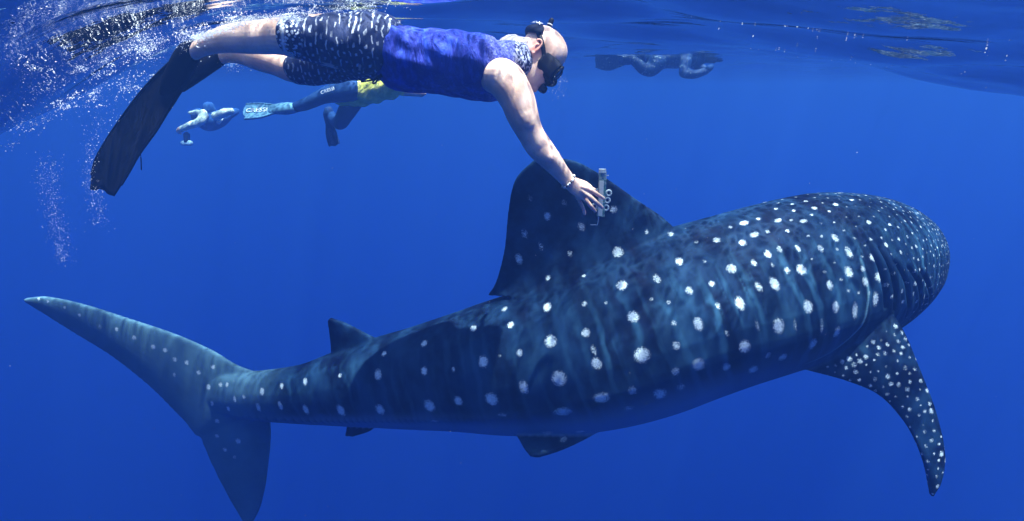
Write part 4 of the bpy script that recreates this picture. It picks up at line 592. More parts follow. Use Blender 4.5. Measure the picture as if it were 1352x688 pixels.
 (2.1845,3.6455,-0.9176,0.0062,0.0052,0.48,125), (2.3073,4.3632,-1.4353,0.0082,0.0068,0.61,143), (2.379,4.3178,-1.1119,0.0049,0.0041,0.51,141), (1.9628,3.9117,-0.9361,0.0082,0.0068,0.6,126), (2.0042,3.4134,-0.8701,0.0072,0.006,0.56,118),
 (1.8526,3.557,-0.8282,0.0063,0.0052,0.77,118), (1.6829,3.8672,-1.3533,0.0092,0.0077,0.45,122), (2.4483,3.6896,-1.3329,0.007,0.0059,0.43,130), (2.085,4.192,-1.0821,0.0074,0.0062,0.55,133), (2.0294,3.2146,-1.3757,0.0093,0.0077,0.61,117),
 (1.191,3.6139,-1.4192,0.0071,0.0081,0.62,99), (2.5712,3.951,-1.1847,0.0082,0.0068,0.52,136), (2.5082,3.8285,-1.3855,0.0064,0.0054,0.67,134), (2.6266,4.0888,-1.3534,0.0069,0.0057,0.5,141), (2.616,4.0674,-1.2178,0.0047,0.004,0.65,140),
 (1.9728,4.051,-1.019,0.0051,0.0043,0.59,129), (2.1368,3.4132,-1.4583,0.0064,0.0053,0.6,122), (1.1792,3.6344,-1.4425,0.0055,0.0064,0.61,99), (1.5835,3.6602,-0.9181,0.0097,0.0081,0.48,115), (1.7013,2.9297,-1.0887,0.0105,0.0087,0.49,106),
 (2.3864,3.7769,-1.0214,0.0074,0.0062,0.55,130), (1.245,3.147,-0.8053,0.0077,0.0064,0.52,99), (1.8645,3.9688,-1.4596,0.0057,0.0048,0.7,127), (1.9144,4.0441,-1.0502,0.007,0.0059,0.48,128), (2.2051,3.9511,-0.9497,0.0062,0.0051,0.59,130),
 (1.815,2.7263,-1.725,0.0048,0.0056,0.57,106), (2.495,3.9012,-1.457,0.0055,0.0046,0.71,135), (2.2941,3.6449,-0.988,0.0055,0.0046,0.47,126), (1.7086,2.7956,-1.5113,0.0047,0.0054,0.88,105), (2.1094,4.2493,-1.1328,0.0073,0.0061,0.45,135),
 (1.8567,3.0452,-1.0474,0.0092,0.0077,0.62,111), (2.403,4.3579,-1.1442,0.0075,0.0063,0.56,143), (2.0527,3.6329,-0.8697,0.0094,0.0078,0.47,123), (1.6709,2.7984,-1.527,0.0092,0.0105,0.85,104), (2.349,3.813,-0.9873,0.0058,0.0048,0.74,130),
 (1.6291,2.8697,-1.55,0.0045,0.0052,0.69,103), (2.5242,4.3905,-1.2631,0.0077,0.0064,0.7,149), (2.1796,3.4303,-1.4356,0.0078,0.0065,0.67,123), (2.3189,4.1367,-1.019,0.0056,0.0046,0.52,135), (1.8414,3.1563,-0.9,0.008,0.0067,0.46,112),
 (2.4951,4.415,-1.2573,0.0073,0.0061,0.68,149), (2.0451,3.1929,-1.3126,0.0073,0.0061,0.6,116), (1.5314,3.7606,-1.221,0.0076,0.0063,0.72,117), (2.2859,4.3981,-1.3148,0.008,0.0067,0.72,143), (1.2151,3.5784,-1.3712,0.0057,0.0065,0.65,100),
 (2.2728,3.5785,-0.9972,0.0059,0.0049,0.65,125), (1.479,3.237,-0.7819,0.0065,0.0054,0.6,106), (2.6125,4.0172,-1.323,0.0071,0.006,0.59,139), (2.1918,3.3751,-1.0653,0.009,0.0075,0.75,121), (1.587,2.8334,-1.485,0.0049,0.0057,0.8,102),
 (2.3552,4.3595,-1.4554,0.006,0.005,0.45,144), (2.0987,3.3194,-1.4147,0.0082,0.0068,0.55,120), (2.2894,3.4528,-1.245,0.0055,0.0046,0.43,124), (1.3104,3.5266,-0.9864,0.0104,0.0087,0.54,105), (1.5332,3.5776,-0.8803,0.0083,0.007,0.5,112),
 (2.4405,3.7153,-1.3845,0.0077,0.0064,0.78,131), (2.4082,3.7588,-1.0478,0.0057,0.0048,0.7,130), (1.7326,3.7814,-1.4835,0.0065,0.0054,0.64,122), (2.1929,4.3361,-1.2029,0.0064,0.0054,0.52,138), (1.743,2.8009,-1.4863,0.0098,0.0112,0.5,105),
 (2.5919,4.1992,-1.4399,0.0058,0.0049,0.42,145), (2.0063,3.2617,-1.4472,0.0068,0.0057,0.61,117), (1.9046,3.3994,-0.8333,0.0076,0.0063,0.76,116), (2.2887,3.771,-0.9578,0.0084,0.007,0.57,128), (2.3372,4.3824,-1.4187,0.0083,0.0069,0.56,144),
 (2.505,4.257,-1.1119,0.0068,0.0056,0.65,142), (2.4271,4.3996,-1.1968,0.0079,0.0066,0.7,146), (1.6825,2.8066,-1.6367,0.0083,0.0096,0.52,104), (2.1232,3.2768,-1.0884,0.0084,0.007,0.5,119), (1.7132,3.453,-0.8035,0.0086,0.0072,0.59,114),
 (2.5267,4.3624,-1.1819,0.0053,0.0044,0.76,147), (1.5514,3.0069,-0.8889,0.006,0.005,0.42,105), (2.4121,3.8811,-1.0199,0.0052,0.0044,0.72,132), (2.3681,3.7048,-1.4622,0.0068,0.0057,0.51,130), (2.6227,4.119,-1.3812,0.0072,0.006,0.62,142),
 (2.6248,4.227,-1.359,0.005,0.0042,0.46,147), (2.5381,3.8637,-1.3625,0.0057,0.0047,0.66,135), (2.4676,3.933,-1.0545,0.0087,0.0072,0.47,134), (1.917,3.0569,-1.221,0.0077,0.0064,0.57,112), (1.906,4.124,-1.305,0.006,0.005,0.64,130),
 (2.6164,4.0788,-1.3807,0.0072,0.006,0.76,141), (1.9218,2.7212,-1.833,0.0095,0.0109,0.89,108), (2.5575,3.8852,-1.3349,0.0072,0.006,0.58,135), (1.8085,3.0515,-1.4126,0.0093,0.0077,0.59,110), (1.147,3.6456,-1.4591,0.0049,0.0056,0.88,97),
 (1.8208,2.8228,-1.545,0.0089,0.0102,0.88,107), (1.1888,3.573,-1.4828,0.0067,0.0077,0.57,98), (2.1368,4.1457,-1.0262,0.0082,0.0068,0.51,133), (1.5512,3.7599,-1.089,0.0096,0.008,0.76,117), (1.7096,3.0481,-0.9121,0.0079,0.0066,0.71,108),
 (2.217,4.3648,-1.257,0.0056,0.0047,0.51,140), (2.055,3.7952,-0.8948,0.0084,0.007,0.67,125), (2.1935,4.3036,-1.4367,0.0054,0.0045,0.53,138), (2.093,3.2771,-1.3728,0.009,0.0075,0.6,119), (2.2678,3.4745,-1.3732,0.0054,0.0045,0.44,124),
 (2.4822,3.7344,-1.2331,0.0079,0.0066,0.74,131), (2.4735,3.8025,-1.4173,0.0051,0.0043,0.45,133), (1.9448,4.0552,-1.0388,0.0086,0.0072,0.57,129), (1.8535,4.0745,-1.239,0.0074,0.0062,0.54,128), (1.7871,3.8106,-0.9299,0.0092,0.0077,0.73,122),
 (2.007,3.8007,-0.892,0.0075,0.0063,0.51,125), (1.9857,4.2004,-1.2393,0.0049,0.0041,0.55,132), (2.2967,4.3326,-1.4649,0.0047,0.0039,0.75,142), (2.3789,4.4021,-1.3894,0.0076,0.0063,0.78,146), (1.4488,3.4833,-0.8538,0.0068,0.0057,0.51,108),
 (1.6864,3.8876,-1.1169,0.006,0.005,0.57,122), (2.5934,4.3048,-1.2044,0.0063,0.0052,0.72,147), (1.9213,3.2914,-0.8692,0.0089,0.0074,0.55,115), (2.2149,3.3591,-1.215,0.0092,0.0077,0.57,121), (1.8329,3.5949,-0.8337,0.0079,0.0066,0.53,118),
 (1.9921,3.1382,-1.0976,0.0077,0.0064,0.47,114), (2.3864,3.7407,-1.0336,0.0077,0.0064,0.75,129), (1.9348,3.1052,-1.0532,0.0083,0.0069,0.66,113), (2.6218,4.2827,-1.3245,0.0079,0.0066,0.59,148), (1.967,4.171,-1.3525,0.0068,0.0056,0.54,132),
 (2.4848,4.387,-1.4127,0.0057,0.0047,0.69,149), (1.914,4.0563,-1.434,0.009,0.0075,0.74,129), (2.232,3.4746,-1.0203,0.0062,0.0052,0.63,123), (1.5633,3.5486,-0.8506,0.0101,0.0084,0.5,112), (1.8386,3.9095,-1.4793,0.0082,0.0068,0.73,126),
 (2.2963,3.4699,-1.305,0.0078,0.0065,0.59,124), (1.743,3.279,-0.8065,0.0058,0.0048,0.65,112), (2.0833,4.2707,-1.3532,0.0072,0.006,0.44,135), (1.9574,4.1446,-1.3834,0.0058,0.0048,0.43,131), (2.109,3.885,-0.9218,0.0068,0.0057,0.67,128),
 (2.6075,4.113,-1.4131,0.006,0.005,0.59,142), (1.7937,2.7206,-1.8127,0.0054,0.0062,0.83,105), (1.8051,3.9971,-1.1195,0.0067,0.0056,0.69,126), (2.5505,4.3387,-1.3945,0.0081,0.0068,0.57,149), (2.0761,3.5914,-0.876,0.0086,0.0072,0.72,122),
 (2.5777,4.2568,-1.1603,0.0082,0.0068,0.78,144), (2.5215,3.9873,-1.4713,0.0074,0.0061,0.7,137), (2.5764,4.143,-1.1374,0.0049,0.0041,0.57,141), (2.2928,3.4614,-1.1794,0.0067,0.0056,0.71,124), (2.3392,4.3741,-1.1698,0.0065,0.0054,0.46,142),
 (1.5618,2.827,-1.5571,0.0079,0.009,0.65,101), (1.7024,2.7713,-1.6112,0.0051,0.0058,0.58,104), (2.0173,3.1847,-1.0475,0.0056,0.0047,0.71,115), (2.5369,3.9073,-1.4088,0.005,0.0041,0.49,135), (2.3158,4.404,-1.3445,0.0067,0.0056,0.66,144),
 (1.7431,2.8783,-1.4671,0.0045,0.0052,0.91,106), (2.319,4.395,-1.383,0.0064,0.0053,0.6,144), (2.0708,3.3353,-1.4528,0.0054,0.0045,0.76,119), (2.457,4.4179,-1.2453,0.008,0.0067,0.48,148), (2.3069,4.3759,-1.1851,0.0077,0.0064,0.74,142),
 (2.5369,3.9625,-1.445,0.0057,0.0047,0.71,137), (2.2659,3.4224,-1.221,0.0067,0.0056,0.58,123), (2.2473,4.3826,-1.293,0.0079,0.0066,0.47,141), (2.5226,4.3887,-1.2032,0.0073,0.0061,0.76,148), (1.8756,3.4349,-0.8229,0.0074,0.0062,0.51,117),
 (1.893,2.7355,-1.8831,0.0096,0.0111,0.74,107), (1.785,2.835,-1.563,0.0045,0.0052,0.72,107), (2.6107,4.3164,-1.2514,0.0078,0.0065,0.71,149), (1.887,2.7078,-1.8087,0.0063,0.0072,0.91,107), (2.6095,4.0825,-1.1947,0.0065,0.0054,0.62,140),
 (2.5747,3.9287,-1.2214,0.0051,0.0043,0.56,136), (1.8368,4.0552,-1.209,0.0059,0.005,0.54,128), (1.8794,3.0884,-1.3875,0.0062,0.0052,0.64,112), (2.3522,3.5397,-1.2911,0.0065,0.0054,0.53,126), (2.4356,4.3919,-1.422,0.0068,0.0057,0.63,148),
 (1.8394,4.0286,-1.1196,0.0083,0.0069,0.58,127), (1.4311,3.189,-0.7864,0.0082,0.0068,0.76,104), (1.6248,2.8014,-1.5985,0.0071,0.0082,0.6,102), (2.5829,4.3034,-1.4308,0.0048,0.004,0.5,149), (1.9468,3.4289,-0.8436,0.0058,0.0048,0.68,118),
 (2.6288,4.149,-1.3696,0.0063,0.0053,0.67,144), (1.797,3.5415,-0.8216,0.0082,0.0068,0.54,117), (2.5757,4.137,-1.4597,0.0052,0.0043,0.69,142), (2.2471,4.0231,-0.9743,0.0086,0.0072,0.48,132), (1.8065,3.8398,-0.9418,0.0055,0.0046,0.48,123),
 (2.3674,4.1508,-1.0326,0.0077,0.0064,0.72,136), (1.7531,2.9172,-1.335,0.0058,0.0067,0.79,107), (2.2766,3.849,-0.9517,0.0066,0.0055,0.46,129), (2.2998,3.5311,-1.3946,0.0069,0.0058,0.72,126), (2.2731,4.3803,-1.3809,0.0052,0.0044,0.48,142),
 (2.32,3.783,-0.9736,0.0058,0.0048,0.48,129), (2.0606,4.2619,-1.2512,0.0082,0.0068,0.65,134), (2.2596,4.0731,-0.9903,0.0062,0.0052,0.51,133), (1.6108,2.9081,-1.4848,0.006,0.0069,0.85,104), (1.861,4.079,-1.203,0.0055,0.0046,0.54,128),
 (2.5527,3.8672,-1.257,0.0057,0.0047,0.55,134), (2.223,4.346,-1.191,0.0073,0.0061,0.73,139), (1.9069,4.1231,-1.1971,0.0086,0.0071,0.5,130), (2.5394,3.8493,-1.2152,0.0074,0.0062,0.5,134), (2.5318,4.2474,-1.122,0.0071,0.0059,0.65,143),
 (2.271,4.1976,-1.04,0.0068,0.0057,0.74,136), (1.9099,4.1321,-1.245,0.0068,0.0057,0.51,130), (2.1686,4.0025,-0.9598,0.0055,0.0046,0.66,131), (2.4208,3.7712,-1.4547,0.0084,0.007,0.77,131), (1.5326,2.8804,-1.5483,0.0081,0.0094,0.81,101),
 (1.8686,3.8735,-0.9397,0.0052,0.0044,0.61,124), (2.2844,3.4639,-1.131,0.006,0.005,0.78,124), (2.2069,4.3149,-1.151,0.0073,0.0061,0.65,138), (1.9432,4.1224,-1.1213,0.0062,0.0051,0.68,130), (1.9833,3.7473,-0.8766,0.0053,0.0044,0.74,123),
 (2.3486,4.0993,-1.0135,0.0059,0.0049,0.77,135), (1.6004,3.8176,-1.149,0.0077,0.0064,0.5,119), (1.4493,3.5549,-1.4779,0.0062,0.0052,0.5,110), (1.9212,4.0368,-1.4569,0.0054,0.0045,0.42,129), (2.5988,4.1011,-1.1691,0.0076,0.0064,0.68,140),
 (2.0456,4.1464,-1.4698,0.0068,0.0057,0.51,133), (1.7208,3.3994,-0.7982,0.0096,0.008,0.78,113), (2.2829,4.3842,-1.2209,0.0084,0.007,0.47,141), (1.821,3.459,-0.8134,0.0078,0.0065,0.56,116), (2.0191,3.717,-0.8741,0.0082,0.0068,0.48,123),
 (2.5621,3.9475,-1.3985,0.0054,0.0045,0.47,137), (2.0364,4.24,-1.2271,0.0061,0.0051,0.58,134), (1.9932,4.1989,-1.1966,0.0075,0.0062,0.7,132), (2.2086,4.2239,-1.0621,0.0077,0.0064,0.52,135), (1.4294,3.6586,-1.0707,0.0098,0.0082,0.49,111),
 (1.7108,3.9175,-1.3126,0.0087,0.0073,0.57,123), (2.6051,4.0475,-1.3885,0.005,0.0042,0.59,140), (1.5167,3.6734,-0.9827,0.0084,0.007,0.54,114), (1.772,2.8885,-1.371,0.0047,0.0054,0.58,107), (1.8837,2.766,-1.6858,0.0059,0.0068,0.62,108),
 (2.4726,3.7193,-1.3047,0.008,0.0067,0.49,131), (2.5683,4.1846,-1.1335,0.0056,0.0047,0.63,142), (1.9834,4.1917,-1.3349,0.0054,0.0045,0.71,132), (2.5125,4.3605,-1.431,0.0062,0.0052,0.5,149), (1.8567,3.3153,-0.8329,0.0064,0.0053,0.56,114),
 (2.152,3.5972,-0.9075,0.0058,0.0048,0.46,123), (1.8794,4.0788,-1.3593,0.0081,0.0068,0.68,129), (1.7105,3.8216,-1.4398,0.0076,0.0063,0.59,122), (2.265,4.3874,-1.3351,0.008,0.0066,0.65,142), (2.574,3.9181,-1.2426,0.0054,0.0045,0.68,136),
 (2.307,4.2374,-1.0608,0.0074,0.0062,0.62,137), (2.0638,4.2539,-1.3566,0.0072,0.006,0.42,135), (2.0376,3.2964,-1.4496,0.0078,0.0065,0.65,118), (2.3357,3.6393,-1.0303,0.0071,0.0059,0.64,127), (2.0317,4.2319,-1.341,0.0067,0.0056,0.53,134),
 (2.1333,4.2675,-1.1385,0.0071,0.006,0.69,135), (2.5332,4.3692,-1.3229,0.0058,0.0048,0.46,149), (2.311,3.6409,-1.4709,0.0073,0.0061,0.45,128), (2.1574,4.2674,-1.1208,0.0048,0.004,0.69,136), (2.4069,4.2663,-1.0858,0.0082,0.0068,0.75,140),
 (2.2082,3.4384,-1.0201,0.0081,0.0067,0.44,122), (2.4858,3.7469,-1.3231,0.0079,0.0066,0.47,132), (2.3031,3.5829,-1.4391,0.0058,0.0048,0.55,127), (1.1736,3.4873,-1.0536,0.0102,0.0085,0.77,99), (1.4251,3.6029,-1.4129,0.0099,0.0083,0.49,110),
 (2.1915,3.747,-0.9171,0.0071,0.0059,0.73,127), (2.2612,3.9172,-0.9542,0.0065,0.0054,0.72,130), (1.8697,2.6675,-2.0308,0.0049,0.0057,0.9,106), (2.1816,4.2974,-1.1436,0.006,0.005,0.73,137), (2.1091,4.2759,-1.1791,0.0073,0.0061,0.43,135),
 (1.929,4.1491,-1.2813,0.0053,0.0044,0.76,131), (2.541,4.0288,-1.1069,0.0058,0.0048,0.68,137), (1.9424,3.1398,-1.3843,0.0094,0.0079,0.47,114), (2.1006,3.7092,-0.8878,0.0092,0.0076,0.62,125), (1.305,2.8652,-1.0049,0.0075,0.0063,0.45,98),
 (1.9474,3.1347,-1.0225,0.0067,0.0056,0.59,113), (2.2772,4.2926,-1.1003,0.0082,0.0068,0.51,138), (1.761,2.7786,-1.543,0.0072,0.0083,0.8,105), (1.8131,3.893,-0.9792,0.0063,0.0052,0.75,124), (2.4408,4.2349,-1.0805,0.008,0.0067,0.54,140),
 (1.8422,2.8025,-1.5696,0.0081,0.0093,0.55,107), (2.6306,4.227,-1.263,0.0067,0.0056,0.56,146), (1.9109,3.6643,-0.8525,0.0079,0.0066,0.77,121), (2.3528,3.6826,-1.0252,0.007,0.0058,0.56,128), (2.049,3.8494,-0.9078,0.0061,0.0051,0.55,126),
 (2.1826,3.4347,-0.9912,0.0073,0.0061,0.7,122), (2.2471,4.3698,-1.2211,0.0083,0.0069,0.56,140), (2.5925,4.0008,-1.1989,0.0079,0.0065,0.71,138), (1.8567,2.7294,-1.7074,0.0054,0.0063,0.66,107), (2.3913,3.933,-1.0045,0.0061,0.0051,0.59,133),
 (2.5938,4.2688,-1.1851,0.0081,0.0067,0.62,146), (1.7325,2.909,-1.3965,0.0046,0.0053,0.88,106), (2.5709,4.3362,-1.3353,0.0052,0.0043,0.77,149), (2.2545,3.4277,-1.119,0.008,0.0067,0.62,123), (2.5506,3.9049,-1.3811,0.0067,0.0056,0.44,136),
 (1.8703,3.9987,-1.4416,0.0076,0.0063,0.53,128), (1.946,3.0943,-1.107,0.0081,0.0067,0.5,113), (2.4149,3.7951,-1.0411,0.0057,0.0048,0.75,131), (1.7905,3.9155,-1.0165,0.0053,0.0044,0.66,124), (2.391,4.3673,-1.4513,0.0074,0.0062,0.68,145),
 (2.3728,4.1129,-1.0227,0.0061,0.0051,0.68,136), (2.3191,4.3174,-1.114,0.0056,0.0047,0.55,140), (2.6324,4.131,-1.2448,0.007,0.0059,0.43,142), (2.4956,4.3138,-1.1341,0.0068,0.0057,0.45,144), (1.875,3.4889,-0.8237,0.0073,0.0061,0.6,117),
 (2.1296,4.2539,-1.4401,0.007,0.0058,0.64,136), (2.3131,4.0412,-0.991,0.0084,0.007,0.51,133), (2.0225,4.1278,-1.0562,0.0084,0.007,0.72,131), (2.5316,3.9309,-1.4335,0.0064,0.0054,0.48,136), (1.4762,3.6901,-1.0625,0.0064,0.0053,0.48,113),
 (2.5665,4.035,-1.1359,0.0048,0.004,0.48,138), (2.5968,4.2393,-1.1771,0.0057,0.0048,0.66,144), (1.6253,3.8347,-1.2985,0.0061,0.0051,0.52,120), (2.403,4.3877,-1.4241,0.0083,0.0069,0.57,146), (2.6099,4.2652,-1.3918,0.0084,0.007,0.46,148),
 (2.1918,3.351,-1.1073,0.0077,0.0064,0.45,121), (2.4029,4.3349,-1.1255,0.0047,0.0039,0.64,142), (1.5395,2.8976,-1.5236,0.0089,0.0102,0.59,101), (2.3804,3.807,-1.0095,0.0071,0.0059,0.59,130), (1.2341,3.5712,-1.1909,0.0062,0.0052,0.67,102),
 (1.7968,2.9718,-1.143,0.0079,0.0065,0.7,109), (1.7936,4.0082,-1.2865,0.0091,0.0076,0.56,126), (2.187,4.0289,-0.9694,0.0076,0.0063,0.75,131), (2.3969,3.6451,-1.3768,0.008,0.0067,0.75,129), (2.2566,4.338,-1.4397,0.0057,0.0047,0.63,141),
 (1.4926,3.6736,-1.3815,0.0061,0.0051,0.6,114), (1.8865,2.669,-1.995,0.0088,0.0101,0.9,106), (1.767,2.8189,-1.4446,0.0053,0.0061,0.74,106), (2.2526,4.3777,-1.3591,0.0075,0.0063,0.5,141), (1.8527,2.695,-1.9829,0.0088,0.0102,0.67,106),
 (2.159,4.333,-1.293,0.0077,0.0065,0.55,138), (2.3623,3.5539,-1.203,0.0059,0.0049,0.75,126), (2.1745,3.4655,-1.4654,0.0057,0.0048,0.62,123), (2.3158,3.4922,-1.1829,0.0079,0.0066,0.73,125), (2.3748,3.6072,-1.3666,0.0076,0.0063,0.58,128),
 (2.109,4.0115,-0.9624,0.0077,0.0064,0.72,130), (1.9094,4.0908,-1.3893,0.0079,0.0066,0.59,130), (1.6874,3.7832,-1.4504,0.0069,0.0058,0.78,121), (2.5293,3.8188,-1.263,0.007,0.0058,0.65,133), (2.5545,3.9689,-1.1416,0.006,0.005,0.52,136),
 (1.783,4.001,-1.239,0.0081,0.0068,0.64,126), (2.2667,4.3688,-1.1988,0.005,0.0042,0.47,141), (2.3674,4.2171,-1.0566,0.0047,0.0039,0.54,138), (2.4645,3.8968,-1.4803,0.0056,0.0046,0.63,134), (2.3863,3.5957,-1.323,0.0066,0.0055,0.74,128),
 (1.6653,2.813,-1.4853,0.0047,0.0055,0.74,104), (2.458,3.903,-1.0517,0.0061,0.0051,0.67,133), (1.9086,3.0531,-1.155,0.0061,0.0051,0.73,112), (2.6083,4.2928,-1.2271,0.0047,0.0039,0.69,147), (2.5421,3.879,-1.1792,0.005,0.0041,0.45,134),
 (2.4127,3.6233,-1.263,0.0055,0.0046,0.64,128), (2.3971,4.2032,-1.0572,0.0054,0.0045,0.52,138), (1.887,3.7127,-0.8647,0.0088,0.0074,0.57,121), (2.2365,3.4453,-1.3845,0.0059,0.0049,0.46,123), (2.205,4.3281,-1.413,0.0083,0.007,0.75,139),
 (2.2909,3.9454,-0.9665,0.0086,0.0072,0.54,131), (1.5988,3.5854,-0.8596,0.0093,0.0077,0.76,114), (2.4544,3.7131,-1.1571,0.0062,0.0051,0.43,130), (2.1928,4.3517,-1.3231,0.0069,0.0057,0.67,139), (2.5572,4.3572,-1.2927,0.0077,0.0064,0.66,149),
 (2.5052,4.3772,-1.1848,0.0049,0.0041,0.71,147), (2.5094,3.8734,-1.4233,0.008,0.0067,0.44,134), (2.478,3.7864,-1.1284,0.0075,0.0062,0.77,132), (2.4033,4.1433,-1.0391,0.0066,0.0055,0.73,137), (2.1267,4.1927,-1.0632,0.0077,0.0064,0.71,134),
 (1.977,3.8628,-0.9128,0.0074,0.0062,0.77,125), (1.7077,2.9713,-1.0103,0.0075,0.0062,0.52,107), (2.3219,3.516,-1.1336,0.0052,0.0043,0.67,125), (2.4317,3.663,-1.3289,0.0067,0.0056,0.43,129), (2.2188,3.409,-1.0691,0.0079,0.0066,0.74,122),
 (2.3425,3.921,-0.9815,0.0081,0.0067,0.69,132), (1.8471,3.9729,-1.0311,0.0062,0.0052,0.56,126), (2.5459,4.065,-1.1081,0.0061,0.005,0.58,138), (1.6715,2.7824,-1.6051,0.0079,0.0091,0.68,103), (2.1199,3.2501,-1.233,0.0057,0.0047,0.73,118),
 (2.321,3.5171,-1.3367,0.0065,0.0055,0.74,126), (2.002,4.2139,-1.293,0.0074,0.0062,0.59,133), (2.0888,3.5254,-0.8874,0.0061,0.0051,0.63,121), (2.5391,3.8386,-1.281,0.0049,0.0041,0.48,134), (2.1927,3.6092,-0.9274,0.0084,0.007,0.45,124),
 (2.4974,3.7604,-1.287,0.0054,0.0045,0.44,132), (2.3264,3.5059,-1.293,0.0081,0.0067,0.53,125), (1.7648,2.7369,-1.741,0.0051,0.0059,0.69,105), (1.5117,3.7323,-1.3029,0.0087,0.0072,0.73,116), (2.4631,4.131,-1.0575,0.0053,0.0044,0.74,138),
 (2.5679,4.3619,-1.2354,0.0073,0.006,0.76,149), (2.598,3.9838,-1.3446,0.0077,0.0064,0.71,138), (2.6165,4.2087,-1.3929,0.0065,0.0054,0.58,146), (1.4493,3.0064,-0.8707,0.0064,0.0053,0.75,102), (1.4672,2.8702,-1.5034,0.0072,0.0083,0.53,100),
 (2.4813,4.2333,-1.0933,0.0084,0.007,0.56,141), (2.2189,3.367,-1.173,0.0055,0.0046,0.53,121), (2.2814,3.5147,-1.0547,0.0074,0.0062,0.56,124), (1.1839,3.6209,-1.4845,0.007,0.0081,0.52,98), (1.527,2.9594,-0.9314,0.0102,0.0085,0.45,104),
 (2.1151,3.2729,-1.3291,0.0073,0.0061,0.57,119), (2.3615,4.4046,-1.2167,0.0048,0.004,0.77,144), (2.5246,4.3606,-1.389,0.0062,0.0052,0.53,149), (2.1884,3.3497,-1.3233,0.0087,0.0072,0.47,121), (1.6191,2.8317,-1.4631,0.0058,0.0066,0.62,103),
 (2.5189,3.7994,-1.281,0.0063,0.0052,0.75,133), (2.6159,4.0439,-1.2359,0.0047,0.004,0.78,139), (1.5686,2.945,-0.9651,0.0064,0.0053,0.65,104), (2.223,4.1687,-1.027,0.0077,0.0065,0.76,134), (1.7754,3.961,-1.363,0.0079,0.0066,0.6,125),
 (2.0524,4.1996,-1.4276,0.0059,0.0049,0.65,134), (1.416,2.8906,-1.5537,0.0102,0.0117,0.51,98), (1.9235,3.8828,-0.9295,0.0083,0.007,0.44,125), (1.7931,3.9129,-1.4409,0.0058,0.0048,0.61,125), (1.8371,3.083,-1.4231,0.0061,0.0051,0.58,111),
 (1.1692,3.5549,-1.4093,0.0045,0.0052,0.75,98), (2.1292,4.2845,-1.3988,0.0077,0.0064,0.47,137), (2.2003,4.3515,-1.353,0.0083,0.0069,0.64,139), (1.365,3.309,-0.801,0.0101,0.0084,0.43,104), (2.5687,4.0591,-1.1336,0.0073,0.0061,0.71,138),
 (1.9107,2.6965,-1.983,0.0082,0.0095,0.73,107), (2.2755,3.9914,-0.9715,0.0058,0.0048,0.53,132), (1.7364,2.9626,-1.0536,0.0063,0.0052,0.55,107), (1.8928,2.7571,-1.797,0.0047,0.0054,0.88,108), (2.259,4.153,-1.0193,0.0077,0.0065,0.43,135),
 (2.3845,4.3857,-1.1763,0.0069,0.0058,0.45,144), (1.6706,3.8374,-1.3776,0.0092,0.0076,0.58,122), (2.2728,3.5486,-1.0151,0.0074,0.0062,0.45,125), (2.5681,3.8998,-1.2694,0.0074,0.0062,0.73,135), (2.4556,3.957,-1.0425,0.0058,0.0048,0.6,134),
 (2.0155,3.1805,-1.3432,0.0089,0.0075,0.73,116), (1.7389,3.8891,-1.4052,0.0072,0.006,0.52,124), (1.1309,3.6694,-1.478,0.0049,0.0056,0.57,97), (1.6873,2.8926,-1.4771,0.0078,0.009,0.83,105), (2.5979,3.9722,-1.2746,0.0059,0.0049,0.55,137),
 (2.2925,4.374,-1.4098,0.008,0.0067,0.74,142), (2.1446,3.7706,-0.9054,0.0091,0.0076,0.73,126), (1.1668,3.4063,-0.9497,0.0097,0.0081,0.43,98), (2.5958,4.1492,-1.4372,0.0075,0.0063,0.72,143), (2.2149,4.2956,-1.1224,0.0074,0.0062,0.54,137),
 (1.9466,4.1663,-1.2389,0.0057,0.0047,0.62,131), (1.8934,3.3328,-0.8424,0.0089,0.0075,0.55,115), (2.5903,4.125,-1.1539,0.0069,0.0057,0.63,141), (1.1148,3.727,-1.5232,0.0045,0.0052,0.6,97), (1.7671,2.888,-1.401,0.0081,0.0093,0.86,107),
 (1.775,3.9552,-1.0909,0.0085,0.0071,0.45,125), (2.2287,3.6333,-0.9441,0.0075,0.0062,0.68,125), (2.2635,4.3135,-1.1229,0.0073,0.006,0.49,139), (1.713,2.8276,-1.6159,0.0045,0.0052,0.87,105), (2.4842,3.8465,-1.0982,0.0063,0.0053,0.54,133),
 (2.1456,3.3683,-1.4136,0.0091,0.0076,0.44,121), (2.4656,3.847,-1.0745,0.0068,0.0056,0.44,132), (1.683,3.375,-0.7931,0.0058,0.0049,0.67,112), (2.2087,3.5375,-0.9592,0.0076,0.0063,0.65,123), (2.0552,4.0768,-1.0042,0.0056,0.0047,0.74,130),
 (1.5074,3.7308,-1.1069,0.0069,0.0058,0.48,115), (2.2255,3.729,-0.9304,0.0088,0.0073,0.67,127), (2.2077,4.3622,-1.2871,0.0072,0.006,0.56,139), (2.6112,4.215,-1.1925,0.0084,0.007,0.59,144), (2.5429,4.2647,-1.135,0.0079,0.0066,0.58,144),
 (2.4249,3.915,-1.0251,0.0069,0.0057,0.6,133), (1.9573,3.3106,-0.8808,0.0072,0.006,0.47,116), (2.3654,3.6393,-1.4174,0.0074,0.0062,0.5,128), (2.6152,4.2873,-1.3654,0.0065,0.0054,0.56,149), (1.641,3.357,-0.7887,0.0078,0.0065,0.5,111),
 (2.1515,3.669,-0.9018,0.0071,0.0059,0.5,125), (2.3851,4.4154,-1.3411,0.0073,0.0061,0.48,146), (2.3576,3.6726,-1.4517,0.0072,0.006,0.59,129), (2.1967,4.3256,-1.1767,0.0062,0.0051,0.46,138), (2.0913,4.2863,-1.275,0.0066,0.0055,0.64,136),
